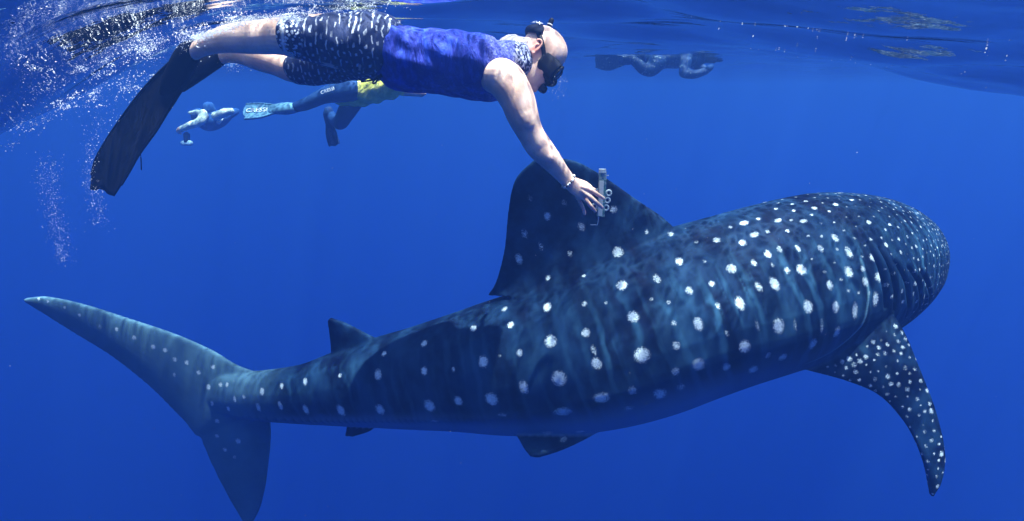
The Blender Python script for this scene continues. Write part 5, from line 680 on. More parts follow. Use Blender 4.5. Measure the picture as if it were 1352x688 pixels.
 (2.0742,4.2675,-1.2211,0.008,0.0066,0.72,135), (2.6188,4.053,-1.353,0.0054,0.0045,0.49,140), (1.8144,3.9936,-1.3778,0.0075,0.0062,0.75,127), (2.5905,4.203,-1.1596,0.0073,0.0061,0.53,143), (2.0475,3.2626,-0.9872,0.0068,0.0057,0.62,117),
 (2.4082,4.1723,-1.0494,0.0062,0.0052,0.52,138), (1.9728,3.1812,-0.9913,0.0073,0.0061,0.65,115), (1.9167,2.7191,-1.9228,0.007,0.008,0.67,107), (2.4506,4.3446,-1.1394,0.0072,0.006,0.59,144), (2.2951,4.1194,-1.0098,0.0049,0.0041,0.75,135),
 (2.3129,4.3847,-1.4023,0.0049,0.0041,0.57,143), (2.0549,4.2501,-1.2089,0.0086,0.0071,0.66,134), (2.4052,3.6189,-1.1907,0.0084,0.007,0.66,128), (2.3328,4.1996,-1.0443,0.0054,0.0045,0.57,137), (2.1001,3.3656,-0.9542,0.0088,0.0074,0.56,119),
 (1.8739,4.0781,-1.1551,0.0082,0.0069,0.5,128), (2.6199,4.251,-1.3651,0.0078,0.0065,0.6,147), (1.6987,3.5399,-0.822,0.0071,0.0059,0.47,115), (2.395,4.0705,-1.0195,0.007,0.0058,0.46,135), (2.5814,4.041,-1.1564,0.0081,0.0068,0.6,138),
 (2.057,4.2192,-1.139,0.0081,0.0067,0.45,133), (1.2571,3.3631,-0.862,0.01,0.0084,0.63,101), (1.9187,2.7024,-1.9527,0.0077,0.0089,0.69,107), (2.5109,3.7889,-1.317,0.006,0.005,0.64,133), (1.9991,3.2928,-0.9169,0.0055,0.0046,0.65,117),
 (2.1273,4.2448,-1.1132,0.0086,0.0071,0.5,135), (2.2769,4.095,-0.9994,0.0055,0.0046,0.51,134), (1.989,3.9437,-0.9468,0.0059,0.0049,0.74,127), (2.5859,3.9716,-1.2056,0.0048,0.004,0.63,137), (2.6191,4.035,-1.299,0.0064,0.0053,0.58,139),
 (2.0242,3.1539,-1.167,0.0076,0.0063,0.49,115), (1.4811,2.898,-1.5357,0.0103,0.0119,0.59,100), (1.6708,3.705,-0.9079,0.0066,0.0055,0.49,118), (1.7168,3.8635,-1.0267,0.0086,0.0072,0.45,122), (1.6134,3.7683,-1.3925,0.0072,0.006,0.71,119),
 (1.7607,3.7786,-0.9195,0.0081,0.0067,0.63,121), (2.409,3.9933,-1.0154,0.0069,0.0058,0.5,134), (1.8931,3.0678,-1.0586,0.0091,0.0076,0.63,112), (1.5405,3.6553,-0.9407,0.0098,0.0081,0.52,114), (1.5262,3.754,-1.149,0.0086,0.0072,0.65,116),
 (2.133,4.059,-0.981,0.005,0.0042,0.53,131), (2.283,4.1685,-1.027,0.0063,0.0053,0.77,135), (1.7362,3.9518,-1.263,0.0069,0.0057,0.5,124), (2.2496,3.4325,-1.3432,0.0074,0.0062,0.56,123), (2.4989,3.7771,-1.3409,0.0063,0.0053,0.54,132),
 (1.7595,3.9765,-1.203,0.0062,0.0051,0.61,125), (1.6597,3.7163,-1.4772,0.0095,0.0079,0.75,119), (2.1663,3.4973,-0.9421,0.0066,0.0055,0.56,122), (2.2031,3.4189,-1.3991,0.0054,0.0045,0.48,123), (2.0849,4.089,-1.0036,0.0057,0.0047,0.73,131),
 (1.8908,3.8218,-0.9061,0.009,0.0075,0.52,123), (2.5065,4.3905,-1.323,0.008,0.0067,0.59,149), (2.4394,4.1493,-1.0522,0.0059,0.0049,0.54,138), (1.8004,3.1078,-0.9121,0.0087,0.0072,0.68,110), (1.4975,3.6854,-1.0236,0.0064,0.0053,0.6,114),
 (1.5943,3.7816,-1.0593,0.0096,0.008,0.66,118), (1.7551,2.8027,-1.669,0.0099,0.0114,0.56,105), (2.5789,4.3127,-1.1891,0.0056,0.0047,0.58,147), (2.261,3.475,-1.063,0.0058,0.0049,0.59,123), (1.785,2.7991,-1.4911,0.0077,0.0089,0.59,106),
 (1.575,3.285,-0.7822,0.0089,0.0074,0.69,108), (2.2875,4.3972,-1.2631,0.0063,0.0052,0.73,142), (2.4048,4.4161,-1.2416,0.0049,0.0041,0.56,146), (1.4589,3.3414,-0.7922,0.0061,0.0051,0.71,107), (2.2768,3.7291,-0.9557,0.0073,0.0061,0.69,127),
 (2.0107,3.1553,-1.3032,0.0087,0.0073,0.74,115), (1.7967,2.7366,-1.6827,0.0055,0.0063,0.77,105), (1.2266,3.413,-0.9192,0.008,0.0067,0.55,100), (2.6385,4.155,-1.299,0.008,0.0067,0.53,144), (1.875,2.7487,-1.8433,0.0099,0.0114,0.52,107),
 (2.6112,4.185,-1.1865,0.0064,0.0053,0.66,143), (2.628,4.2478,-1.3135,0.0061,0.0051,0.58,147), (2.5217,4.3995,-1.2329,0.0062,0.0052,0.55,149), (2.0792,4.2088,-1.4428,0.005,0.0042,0.47,134), (1.6649,2.8343,-1.4306,0.0094,0.0108,0.53,104),
 (1.8686,2.782,-1.6652,0.0057,0.0065,0.57,107), (1.886,4.108,-1.245,0.0072,0.006,0.48,129), (1.8235,4.0382,-1.2986,0.0059,0.0049,0.77,127), (1.7488,2.7615,-1.6046,0.0047,0.0054,0.78,105), (2.1636,4.3154,-1.3884,0.0064,0.0054,0.76,138),
 (1.7547,3.8311,-0.9618,0.0077,0.0064,0.46,122), (1.9231,3.9329,-0.9582,0.0051,0.0043,0.59,126), (2.5694,4.0353,-1.4416,0.0054,0.0045,0.5,139), (1.3355,3.3445,-0.8209,0.0076,0.0064,0.54,103), (2.6213,4.113,-1.2132,0.0052,0.0044,0.78,141),
 (2.4632,4.2932,-1.1127,0.0061,0.0051,0.6,142), (2.4429,3.8509,-1.4769,0.0071,0.0059,0.51,133), (1.7104,3.7979,-0.9602,0.007,0.0058,0.65,120), (2.0607,3.3335,-0.9404,0.0088,0.0073,0.69,118), (1.6511,3.6234,-0.8644,0.0091,0.0076,0.43,116),
 (2.4418,3.8286,-1.0562,0.006,0.005,0.78,132), (1.9087,3.0714,-1.3151,0.0077,0.0065,0.43,112), (2.5302,3.975,-1.1061,0.0048,0.004,0.75,136), (1.8346,3.0016,-1.2872,0.0079,0.0066,0.56,110), (1.785,3.585,-0.8307,0.0063,0.0052,0.46,117),
 (1.488,3.726,-1.2125,0.0092,0.0077,0.52,115), (1.683,2.8786,-1.3424,0.005,0.0058,0.72,105), (2.6087,4.119,-1.1836,0.0055,0.0046,0.62,141), (2.5693,3.9041,-1.305,0.0073,0.0061,0.43,136), (2.3237,3.6632,-1.0063,0.0083,0.0069,0.77,127),
 (1.7203,3.9198,-1.1192,0.009,0.0075,0.67,123), (2.5454,4.143,-1.1086,0.0054,0.0045,0.7,140), (1.443,3.1232,-0.8014,0.007,0.0059,0.49,104), (2.4529,4.083,-1.0448,0.007,0.0058,0.64,136), (2.6336,4.0998,-1.305,0.0077,0.0064,0.61,142),
 (2.2456,4.3789,-1.2571,0.0075,0.0063,0.46,141), (1.851,2.7094,-1.791,0.008,0.0092,0.68,106), (2.241,3.8849,-0.9441,0.0064,0.0053,0.75,130), (2.3729,4.2508,-1.0726,0.008,0.0067,0.71,139), (2.3768,3.8431,-1.0012,0.0056,0.0047,0.46,131),
 (1.8356,2.8018,-1.6372,0.0073,0.0084,0.72,107), (1.9114,4.0695,-1.0836,0.0081,0.0068,0.6,129), (2.1691,4.1535,-1.0248,0.0074,0.0061,0.72,133), (1.9591,3.3867,-0.8562,0.006,0.005,0.52,117), (2.5215,3.9094,-1.1195,0.0063,0.0053,0.7,134),
 (2.097,3.9632,-0.9447,0.0089,0.0074,0.77,129), (1.7906,3.8629,-0.9673,0.0057,0.0047,0.54,123), (2.5011,3.987,-1.075,0.0084,0.007,0.69,135), (2.0216,4.1761,-1.4223,0.0077,0.0064,0.46,133), (2.0665,4.1552,-1.0577,0.0088,0.0073,0.57,132),
 (1.5446,3.1787,-0.7916,0.0064,0.0053,0.48,106), (2.193,4.1896,-1.0426,0.0079,0.0066,0.7,134), (1.8191,3.0588,-0.9829,0.0065,0.0054,0.61,110), (2.2277,4.3727,-1.305,0.0048,0.004,0.6,140), (1.6353,2.8372,-1.4386,0.0087,0.01,0.53,104),
 (1.7811,3.9909,-1.1613,0.0068,0.0056,0.59,125), (2.4657,3.7199,-1.3385,0.0053,0.0044,0.44,131), (2.2711,4.2403,-1.0636,0.0062,0.0052,0.59,137), (1.863,2.7197,-1.7487,0.0074,0.0085,0.6,107), (2.2441,4.3799,-1.3194,0.0059,0.0049,0.63,141),
 (1.7891,2.7541,-1.6143,0.0085,0.0098,0.57,106), (2.0079,4.2199,-1.251,0.0085,0.0071,0.63,133), (1.551,2.8588,-1.4487,0.0054,0.0062,0.65,102), (2.2049,3.897,-0.938,0.0062,0.0052,0.59,129), (2.397,4.4115,-1.3646,0.0062,0.0052,0.58,147),
 (2.2066,3.8493,-0.9305,0.0087,0.0072,0.56,128), (1.5467,2.8373,-1.5213,0.0092,0.0106,0.69,101), (2.0589,4.1035,-1.0204,0.0069,0.0058,0.57,131), (1.851,2.77,-1.7732,0.0072,0.0083,0.61,107), (2.265,4.364,-1.407,0.0076,0.0063,0.74,141),
 (2.1378,4.3184,-1.263,0.0079,0.0066,0.73,137), (1.7487,3.6874,-0.8713,0.0086,0.0072,0.45,119), (1.7491,2.7695,-1.575,0.0088,0.0101,0.84,105), (2.4992,3.7649,-1.233,0.0085,0.0071,0.63,132), (2.039,4.2249,-1.3751,0.0048,0.004,0.43,134),
 (2.0828,3.2752,-1.0192,0.0094,0.0079,0.43,118), (2.035,4.2409,-1.299,0.0082,0.0068,0.44,134), (2.55,3.9953,-1.4463,0.0071,0.0059,0.51,138), (1.503,2.8821,-1.5504,0.009,0.0103,0.62,100), (1.713,2.8147,-1.459,0.0046,0.0053,0.81,105),
 (2.5795,4.289,-1.1766,0.006,0.005,0.43,146), (2.1713,4.2605,-1.4644,0.0067,0.0056,0.49,137), (1.9269,4.0071,-1.4808,0.0053,0.0044,0.42,129), (1.6469,3.8371,-1.3411,0.0062,0.0052,0.6,121), (2.433,4.3839,-1.1735,0.0078,0.0065,0.54,145),
 (2.2954,4.3268,-1.1272,0.0055,0.0046,0.58,140), (1.8796,4.0063,-1.0395,0.0078,0.0065,0.73,127), (2.3551,4.3905,-1.1898,0.0061,0.0051,0.5,143), (2.4149,4.2391,-1.0755,0.0084,0.007,0.48,140), (2.534,4.161,-1.1024,0.006,0.005,0.44,140),
 (2.6355,4.167,-1.3349,0.0077,0.0064,0.57,144), (1.857,2.7811,-1.713,0.0047,0.0054,0.8,107), (2.067,4.0411,-0.9808,0.0086,0.0072,0.5,130), (1.6053,3.7347,-0.9753,0.0079,0.0066,0.72,117), (2.4989,4.4112,-1.2283,0.0054,0.0045,0.66,149),
 (1.8539,4.0561,-1.3505,0.0064,0.0054,0.59,128), (1.845,2.7505,-1.6348,0.0077,0.0089,0.85,107), (2.5841,3.969,-1.371,0.0061,0.0051,0.42,137), (1.1505,3.5672,-1.4668,0.0064,0.0073,0.8,97), (1.5829,3.793,-1.3046,0.0059,0.0049,0.74,119),
 (1.2125,3.0841,-0.822,0.0101,0.0084,0.66,98), (2.6186,4.251,-1.227,0.0063,0.0053,0.76,146), (1.2027,3.5851,-1.4548,0.0045,0.0052,0.72,99), (1.6771,3.8908,-1.1613,0.0078,0.0065,0.73,122), (2.4327,4.4218,-1.3185,0.0075,0.0062,0.71,148),
 (2.3191,4.409,-1.3108,0.0058,0.0048,0.43,144), (1.7374,2.8553,-1.5407,0.0045,0.0052,0.91,106), (2.5628,3.8928,-1.239,0.0051,0.0043,0.53,135), (1.8587,3.0735,-1.0033,0.009,0.0075,0.59,111), (1.851,2.741,-1.6652,0.0105,0.012,0.8,107),
 (2.4526,3.6855,-1.293,0.0089,0.0074,0.6,130), (1.8974,4.0846,-1.1246,0.0084,0.007,0.55,129), (2.1186,3.2576,-1.1315,0.0081,0.0068,0.52,118), (2.0191,4.1669,-1.1011,0.0068,0.0057,0.74,132), (2.4649,3.7093,-1.209,0.0056,0.0047,0.58,130),
 (1.467,2.8783,-1.5587,0.0091,0.0105,0.61,99), (2.4807,4.387,-1.1872,0.0047,0.0039,0.42,147), (2.421,4.4079,-1.3834,0.0057,0.0047,0.5,148), (2.323,4.3496,-1.4576,0.0061,0.0051,0.47,143), (1.659,3.213,-0.8007,0.0103,0.0086,0.43,109),
 (2.6276,4.1915,-1.3669,0.0073,0.0061,0.58,145), (2.4438,3.7713,-1.4309,0.0068,0.0056,0.65,132), (2.6024,4.0709,-1.4072,0.0057,0.0047,0.64,141), (1.9952,4.0396,-1.0005,0.0068,0.0057,0.51,129), (2.0964,4.1676,-1.4866,0.0071,0.0059,0.53,134),
 (1.7608,2.8581,-1.3712,0.0095,0.0109,0.65,107), (1.8865,3.7795,-0.8883,0.0061,0.005,0.6,123), (2.571,4.353,-1.263,0.0057,0.0048,0.45,149), (2.4029,4.2942,-1.0995,0.0078,0.0065,0.45,141), (2.2512,3.5554,-1.4653,0.0085,0.0071,0.59,126),
 (2.4966,3.9155,-1.0854,0.0058,0.0049,0.53,134), (2.4742,4.4178,-1.3171,0.0053,0.0044,0.42,149), (1.8809,2.6785,-1.911,0.0047,0.0054,0.89,106), (2.343,3.9751,-0.9869,0.0054,0.0045,0.67,133), (2.4339,3.735,-1.0952,0.0058,0.0048,0.49,130),
 (2.3672,4.3758,-1.4372,0.0073,0.0061,0.77,145), (2.1946,3.687,-0.9189,0.0084,0.007,0.73,126), (1.7549,2.8339,-1.5926,0.0083,0.0096,0.52,106), (2.6374,4.155,-1.269,0.0052,0.0044,0.7,143), (2.2669,3.6086,-0.979,0.006,0.005,0.51,125),
 (2.6206,4.0465,-1.3292,0.0048,0.004,0.48,140), (1.8154,3.3325,-0.8167,0.0075,0.0063,0.51,114), (2.457,4.4244,-1.293,0.0079,0.0066,0.5,148), (2.4272,4.119,-1.0406,0.0055,0.0046,0.7,137), (2.379,4.281,-1.089,0.0073,0.0061,0.63,140),
 (1.5869,3.0621,-0.8538,0.0061,0.0051,0.66,106), (1.803,2.7835,-1.7272,0.0053,0.0061,0.7,106), (1.647,2.9129,-1.0649,0.0064,0.0054,0.54,105), (2.6329,4.1911,-1.3411,0.0074,0.0062,0.43,145), (1.9834,4.0871,-1.0428,0.0058,0.0048,0.48,130),
 (1.9304,4.1355,-1.1673,0.007,0.0059,0.49,130), (2.5434,4.095,-1.1047,0.0079,0.0066,0.55,139), (2.5017,4.4037,-1.2831,0.0075,0.0062,0.55,149), (1.8751,2.6711,-1.9469,0.0079,0.0091,0.51,106), (2.4118,3.841,-1.0263,0.0057,0.0048,0.56,131),
 (1.7348,2.7839,-1.6916,0.0072,0.0083,0.51,105), (2.568,4.1195,-1.1279,0.0057,0.0048,0.54,140), (1.5865,2.8621,-1.5661,0.0065,0.0074,0.67,102), (2.6349,4.1969,-1.2633,0.007,0.0058,0.63,145), (2.6037,4.2771,-1.2065,0.0065,0.0054,0.75,146),
 (2.4607,4.2484,-1.0919,0.005,0.0042,0.5,141), (2.451,4.3947,-1.191,0.0076,0.0063,0.53,146), (2.1435,3.4234,-0.9585,0.0091,0.0076,0.76,121), (1.6771,2.8279,-1.6113,0.0057,0.0066,0.55,104), (2.2893,4.3931,-1.3586,0.0057,0.0048,0.47,143),
 (2.6332,4.2215,-1.293,0.0049,0.0041,0.69,146), (2.6285,4.0773,-1.3227,0.0082,0.0068,0.76,141), (2.5566,3.8752,-1.293,0.0062,0.0052,0.64,135), (1.7732,3.7407,-0.8925,0.0071,0.006,0.72,120), (2.5984,3.9832,-1.2407,0.0077,0.0064,0.53,138),
 (1.5572,3.6916,-1.4235,0.006,0.005,0.6,116), (1.941,3.7774,-0.8839,0.0091,0.0076,0.51,123), (2.595,4.0169,-1.3888,0.0079,0.0066,0.5,139), (1.927,3.221,-0.9111,0.0097,0.0081,0.71,114), (2.3123,3.4834,-1.221,0.0085,0.0071,0.44,125),
 (2.585,3.9495,-1.3412,0.0073,0.0061,0.52,137), (2.6341,4.127,-1.339,0.0061,0.0051,0.66,143), (1.9088,4.0015,-1.0145,0.0052,0.0043,0.5,127), (2.289,4.274,-1.0843,0.0071,0.0059,0.6,138), (2.3374,4.4047,-1.3646,0.005,0.0042,0.75,144),
 (2.6044,4.2965,-1.3886,0.0059,0.0049,0.67,149), (2.6086,4.3187,-1.281,0.0048,0.004,0.62,149), (2.325,4.2678,-1.0784,0.0065,0.0054,0.48,138), (1.8108,2.6987,-1.851,0.0056,0.0065,0.74,105), (2.4854,4.2027,-1.085,0.0076,0.0063,0.68,140),
 (2.5198,4.3738,-1.3492,0.0072,0.006,0.65,149), (1.6864,3.8277,-1.4097,0.0054,0.0045,0.6,122), (2.3634,3.589,-1.1171,0.0065,0.0054,0.72,127), (1.4931,3.5766,-1.4822,0.0059,0.0049,0.71,112), (1.647,3.267,-0.7895,0.0074,0.0062,0.64,109),
 (2.2689,3.819,-0.9474,0.0072,0.006,0.72,129), (2.409,4.3888,-1.1791,0.0059,0.0049,0.47,144), (1.797,3.231,-0.8368,0.0086,0.0072,0.53,112), (1.7909,2.7201,-1.7786,0.0047,0.0054,0.67,105), (1.8569,2.7271,-1.887,0.0052,0.0059,0.53,106),
 (2.235,4.2377,-1.0665,0.0048,0.004,0.78,136), (2.069,3.8818,-0.9181,0.0058,0.0048,0.62,127), (1.1706,3.593,-1.4163,0.0045,0.0052,0.78,98), (2.3116,3.6155,-1.0172,0.0083,0.0069,0.47,126), (2.3034,4.26,-1.074,0.007,0.0058,0.58,138),
 (2.0844,4.2467,-1.1543,0.0061,0.005,0.49,134), (1.4254,3.3792,-0.8094,0.0067,0.0056,0.74,106), (2.2705,3.429,-1.2629,0.0058,0.0048,0.49,123), (1.86,2.7844,-1.6138,0.0065,0.0075,0.6,107), (1.7492,2.8719,-1.3466,0.009,0.0104,0.53,106),
 (2.2478,4.3512,-1.1797,0.0048,0.004,0.44,140), (2.223,3.6688,-0.9344,0.0068,0.0057,0.71,126), (1.8749,3.6424,-0.8458,0.0061,0.0051,0.66,120), (2.2288,4.2704,-1.4863,0.0063,0.0052,0.69,138), (2.0966,3.7529,-0.8927,0.0052,0.0044,0.63,125),
 (1.4934,3.6426,-1.4226,0.0089,0.0074,0.46,113), (2.5615,4.0753,-1.4634,0.0054,0.0045,0.45,140), (2.5169,4.089,-1.0832,0.0083,0.0069,0.56,138), (2.409,4.376,-1.4422,0.008,0.0067,0.67,146), (2.1171,4.1828,-1.4884,0.0061,0.0051,0.55,135),
 (2.3515,3.891,-0.9844,0.0056,0.0047,0.56,131), (2.5375,4.3432,-1.4195,0.0075,0.0063,0.64,149), (2.5125,4.017,-1.0815,0.0062,0.0051,0.57,136), (2.6277,4.2347,-1.3354,0.0068,0.0057,0.68,147), (2.0493,3.2727,-1.4193,0.0059,0.0049,0.74,118),
 (2.5935,4.2809,-1.4235,0.0078,0.0065,0.65,148), (1.2889,3.2771,-0.8096,0.0068,0.0056,0.5,101), (1.9322,4.1218,-1.3795,0.0051,0.0042,0.72,130), (1.8021,2.8292,-1.4554,0.0089,0.0103,0.64,107), (2.5847,3.9382,-1.287,0.0059,0.0049,0.64,136),
 (1.485,2.9777,-0.9017,0.0078,0.0065,0.55,103), (2.391,4.4206,-1.287,0.0079,0.0066,0.68,146), (1.4734,3.4513,-0.8271,0.0064,0.0054,0.6,108), (1.6167,3.5446,-0.8349,0.01,0.0083,0.75,113), (1.509,2.9086,-1.5165,0.0053,0.0061,0.57,101),
 (2.0626,4.2257,-1.4057,0.0083,0.0069,0.72,134), (2.6069,4.306,-1.3412,0.0081,0.0067,0.46,149), (2.2257,3.7774,-0.9302,0.0058,0.0048,0.76,128), (1.7926,2.8489,-1.4913,0.01,0.0114,0.57,107), (2.4462,3.674,-1.263,0.0067,0.0056,0.64,130),
 (1.6932,3.7428,-1.4812,0.0086,0.0072,0.71,120), (2.6211,4.2935,-1.299,0.0082,0.0068,0.49,149), (2.1721,4.3379,-1.3314,0.0072,0.006,0.77,138), (2.4031,3.957,-1.0108,0.0067,0.0055,0.78,133), (2.1709,3.3071,-1.239,0.0079,0.0066,0.68,120),
 (2.1508,4.2043,-1.0637,0.0073,0.0061,0.46,134), (1.8987,4.0054,-1.4614,0.0081,0.0068,0.68,128), (2.139,4.0294,-0.9684,0.0055,0.0046,0.48,131), (2.3346,4.3679,-1.4399,0.0081,0.0068,0.61,144), (1.4967,2.8647,-1.485,0.0094,0.0109,0.82,100),
 (2.365,4.4158,-1.325,0.0077,0.0064,0.54,145), (2.5276,3.8854,-1.1434,0.0078,0.0065,0.48,134), (1.6527,2.899,-1.4834,0.0046,0.0053,0.64,104), (2.5522,4.0348,-1.4602,0.006,0.005,0.55,139), (2.046,3.5165,-0.87,0.0074,0.0062,0.53,121),
 (2.007,4.209,-1.347,0.0056,0.0047,0.67,133), (2.433,4.411,-1.2222,0.008,0.0067,0.63,146), (2.5233,4.1249,-1.0902,0.0078,0.0065,0.74,139), (2.165,4.231,-1.4829,0.0079,0.0066,0.57,136), (2.6211,4.185,-1.2073,0.0061,0.005,0.73,144),
 (1.359,3.0369,-0.8408,0.0092,0.0076,0.73,101), (2.4294,4.1933,-1.0621,0.0053,0.0044,0.57,139), (2.3822,3.7084,-1.0441,0.0065,0.0054,0.49,129), (2.2338,3.382,-1.239,0.0087,0.0072,0.53,122), (2.4836,3.9687,-1.0627,0.0076,0.0064,0.59,135),
 (1.8387,4.0293,-1.3655,0.0068,0.0057,0.66,128), (1.7427,2.8379,-1.4038,0.008,0.0092,0.91,106), (2.0476,3.2024,-1.0713,0.0088,0.0074,0.76,116), (1.761,3.471,-0.8086,0.0088,0.0074,0.57,115), (2.387,3.7333,-1.4627,0.0058,0.0049,0.48,130),
 (2.4222,3.6383,-1.2269,0.0081,0.0068,0.55,129), (1.299,3.1165,-0.8055,0.0098,0.0082,0.64,100), (1.9331,3.3395,-0.8573,0.0064,0.0053,0.57,116), (1.9658,4.1841,-1.251,0.0064,0.0054,0.56,132), (2.5501,3.9531,-1.4225,0.0078,0.0065,0.42,137),
 (2.0166,4.2172,-1.1965,0.0066,0.0055,0.7,133), (2.5388,3.9346,-1.1331,0.008,0.0067,0.63,135), (2.0033,4.0867,-1.4821,0.0053,0.0044,0.77,131), (2.299,4.3556,-1.1585,0.0055,0.0046,0.58,141), (2.2686,4.3916,-1.281,0.0073,0.0061,0.49,142),
 (2.0433,4.1716,-1.4476,0.0082,0.0068,0.58,133), (2.0349,3.2991,-0.9411,0.0067,0.0056,0.61,117), (2.3096,3.4804,-1.269,0.0087,0.0072,0.46,125), (2.457,4.381,-1.4409,0.0074,0.0062,0.66,148), (2.4765,3.7525,-1.3596,0.0054,0.0045,0.43,132),
 (2.4187,4.0525,-1.0255,0.0055,0.0046,0.69,135), (1.5451,2.9115,-1.0036,0.0095,0.0079,0.43,103), (2.509,4.3329,-1.1514,0.0072,0.006,0.73,145), (2.349,4.3935,-1.4009,0.0077,0.0064,0.64,145), (1.6168,3.7063,-0.9377,0.008,0.0067,0.53,117),
 (1.7969,3.5005,-0.8152,0.0058,0.0049,0.55,116), (2.475,4.029,-1.053,0.0072,0.006,0.45,136), (2.3458,3.5342,-1.1829,0.0068,0.0057,0.59,126), (1.8188,2.7358,-1.8292,0.0105,0.012,0.87,106), (2.1341,3.2659,-1.197,0.0088,0.0073,0.7,119),
 (1.7303,2.8989,-1.4243,0.0092,0.0106,0.62,106), (2.241,4.1853,-1.0345,0.0076,0.0063,0.6,135), (2.4895,4.3914,-1.3775,0.0075,0.0063,0.55,149), (2.6343,4.1085,-1.2753,0.0066,0.0055,0.44,142), (1.5509,3.1099,-0.8174,0.0072,0.006,0.48,106),
 (2.0937,4.2843,-1.2348,0.0079,0.0066,0.44,135), (2.6375,4.185,-1.293,0.0053,0.0044,0.7,145), (2.0355,3.561,-0.8632,0.008,0.0067,0.7,121), (2.1032,3.621,-0.8848,0.0088,0.0073,0.69,123), (2.151,4.1206,-1.0092,0.0087,0.0072,0.72,132),
 (1.6543,3.8597,-1.3109,0.0093,0.0078,0.44,121), (2.3306,4.3849,-1.1893,0.0059,0.0049,0.73,142), (2.0751,3.2109,-1.1307,0.0077,0.0064,0.47,117), (2.4606,3.773,-1.109,0.0077,0.0064,0.53,131), (1.8673,3.9287,-1.4869,0.0073,0.0061,0.54,127),
 (2.4802,3.7294,-1.269,0.0069,0.0058,0.64,131), (2.5128,3.9625,-1.469,0.0051,0.0043,0.65,136), (2.349,4.2632,-1.0765,0.0079,0.0066,0.63,139), (2.361,4.3043,-1.102,0.006,0.005,0.47,140), (2.0175,4.1506,-1.4446,0.006,0.005,0.56,132),
 (1.9827,4.1733,-1.1547,0.005,0.0042,0.48,131), (2.3932,3.5948,-1.257,0.0087,0.0072,0.43,128), (1.6769,2.8788,-1.5162,0.0096,0.0111,0.88,105), (1.3411,3.4529,-0.8852,0.0093,0.0078,0.61,105), (1.695,2.8427,-1.5884,0.0092,0.0106,0.51,105),
 (1.7924,2.847,-1.4244,0.0056,0.0064,0.52,107), (1.8352,3.9368,-1.4588,0.0058,0.0048,0.67,126), (2.1042,3.243,-1.2933,0.0097,0.0081,0.76,118), (2.0702,3.6609,-0.876,0.0059,0.0049,0.65,123), (1.6045,3.8244,-1.2274,0.0055,0.0046,0.67,120),
 (2.101,4.2114,-1.0927,0.0053,0.0044,0.46,134), (2.4274,4.3436,-1.1345,0.0078,0.0065,0.48,143), (2.217,4.2692,-1.0959,0.0074,0.0061,0.45,137), (1.8877,4.1003,-1.1789,0.0087,0.0072,0.67,129), (2.5794,3.9791,-1.391,0.0073,0.0061,0.69,138),
 (1.9653,4.1798,-1.215,0.0067,0.0056,0.67,131), (2.3653,3.5808,-1.3465,0.0084,0.007,0.43,127), (2.1127,4.2892,-1.3655,0.0066,0.0055,0.43,136), (2.175,4.2148,-1.0641,0.0061,0.0051,0.77,135), (2.0193,3.9551,-0.9472,0.0078,0.0065,0.6,128),
 (1.803,2.8164,-1.617,0.0052,0.006,0.65,107), (2.4885,3.7528,-1.2028,0.0057,0.0048,0.76,131), (2.169,3.9453,-0.9436,0.0078,0.0065,0.55,130), (1.8199,2.8224,-1.5091,0.0097,0.0111,0.56,107), (2.5154,3.8613,-1.1384,0.0067,0.0056,0.6,133),
 (1.7948,2.8386,-1.5325,0.0049,0.0056,0.68,107), (1.9735,4.0985,-1.4526,0.0072,0.006,0.69,131), (1.8815,3.9268,-0.9704,0.0071,0.0059,0.68,125), (1.8409,2.7896,-1.6908,0.0084,0.0096,0.84,107), (2.2414,4.2912,-1.4771,0.0056,0.0047,0.58,139),
 (2.4471,4.3196,-1.1223,0.0051,0.0043,0.78,143), (1.8805,2.7679,-1.749,0.0072,0.0082,0.54,107), (2.1749,4.2511,-1.095,0.0063,0.0052,0.47,135), (2.3784,4.1769,-1.0436,0.006,0.005,0.49,137), (2.1226,3.3074,-1.3714,0.0073,0.0061,0.73,120),
 (2.2535,4.2605,-1.0794,0.0065,0.0054,0.64,137), (2.4353,3.7991,-1.4574,0.0079,0.0066,0.56,132), (2.6239,4.173,-1.3825,0.006,0.005,0.77,144), (2.5005,4.3975,-1.2065,0.0057,0.0047,0.64,148), (2.2028,4.3496,-1.2249,0.0069,0.0058,0.65,139),
 (2.5669,4.3428,-1.195,0.005,0.0042,0.47,148), (2.3585,3.6111,-1.3988,0.0056,0.0047,0.71,128), (1.5711,3.6125,-0.8878,0.0098,0.0082,0.67,114), (2.3693,4.392,-1.4101,0.0071,0.0059,0.54,145), (2.115,4.0829,-0.9944,0.008,0.0066,0.57,131),
 (1.7332,3.0245,-0.9548,0.0067,0.0056,0.6,108), (1.5639,3.788,-1.227,0.0085,0.007,0.68,118), (2.4973,3.8434,-1.4172,0.005,0.0041,0.57,134), (2.1016,3.3334,-0.9815,0.0059,0.0049,0.49,119), (2.331,4.2368,-1.0614,0.006,0.005,0.55,138),
 (1.8398,3.2002,-0.8712,0.0058,0.0048,0.74,112), (1.6549,3.7931,-1.4111,0.0054,0.0045,0.63,120), (2.2968,3.6086,-1.4627,0.0055,0.0046,0.76,127), (1.7067,3.6886,-0.8833,0.0091,0.0076,0.52,118), (1.1644,3.2459,-0.8339,0.0092,0.0077,0.43,98),
 (1.7373,3.8956,-1.0475,0.0074,0.0062,0.59,123), (1.8849,4.0311,-1.4271,0.0075,0.0063,0.44,128), (1.4886,3.6356,-0.9607,0.0056,0.0047,0.67,112), (2.3098,4.0135,-0.984,0.0068,0.0057,0.54,133), (2.5966,4.3367,-1.245,0.0054,0.0045,0.51,149),
 (1.4614,3.6937,-1.1012,0.0097,0.008,0.43,113), (2.391,3.699,-1.437,0.007,0.0059,0.7,130), (2.4914,3.8075,-1.3945,0.0077,0.0064,0.74,133), (1.5625,2.845,-1.4725,0.0096,0.011,0.91,102), (2.1159,4.3038,-1.269,0.0061,0.0051,0.49,136),
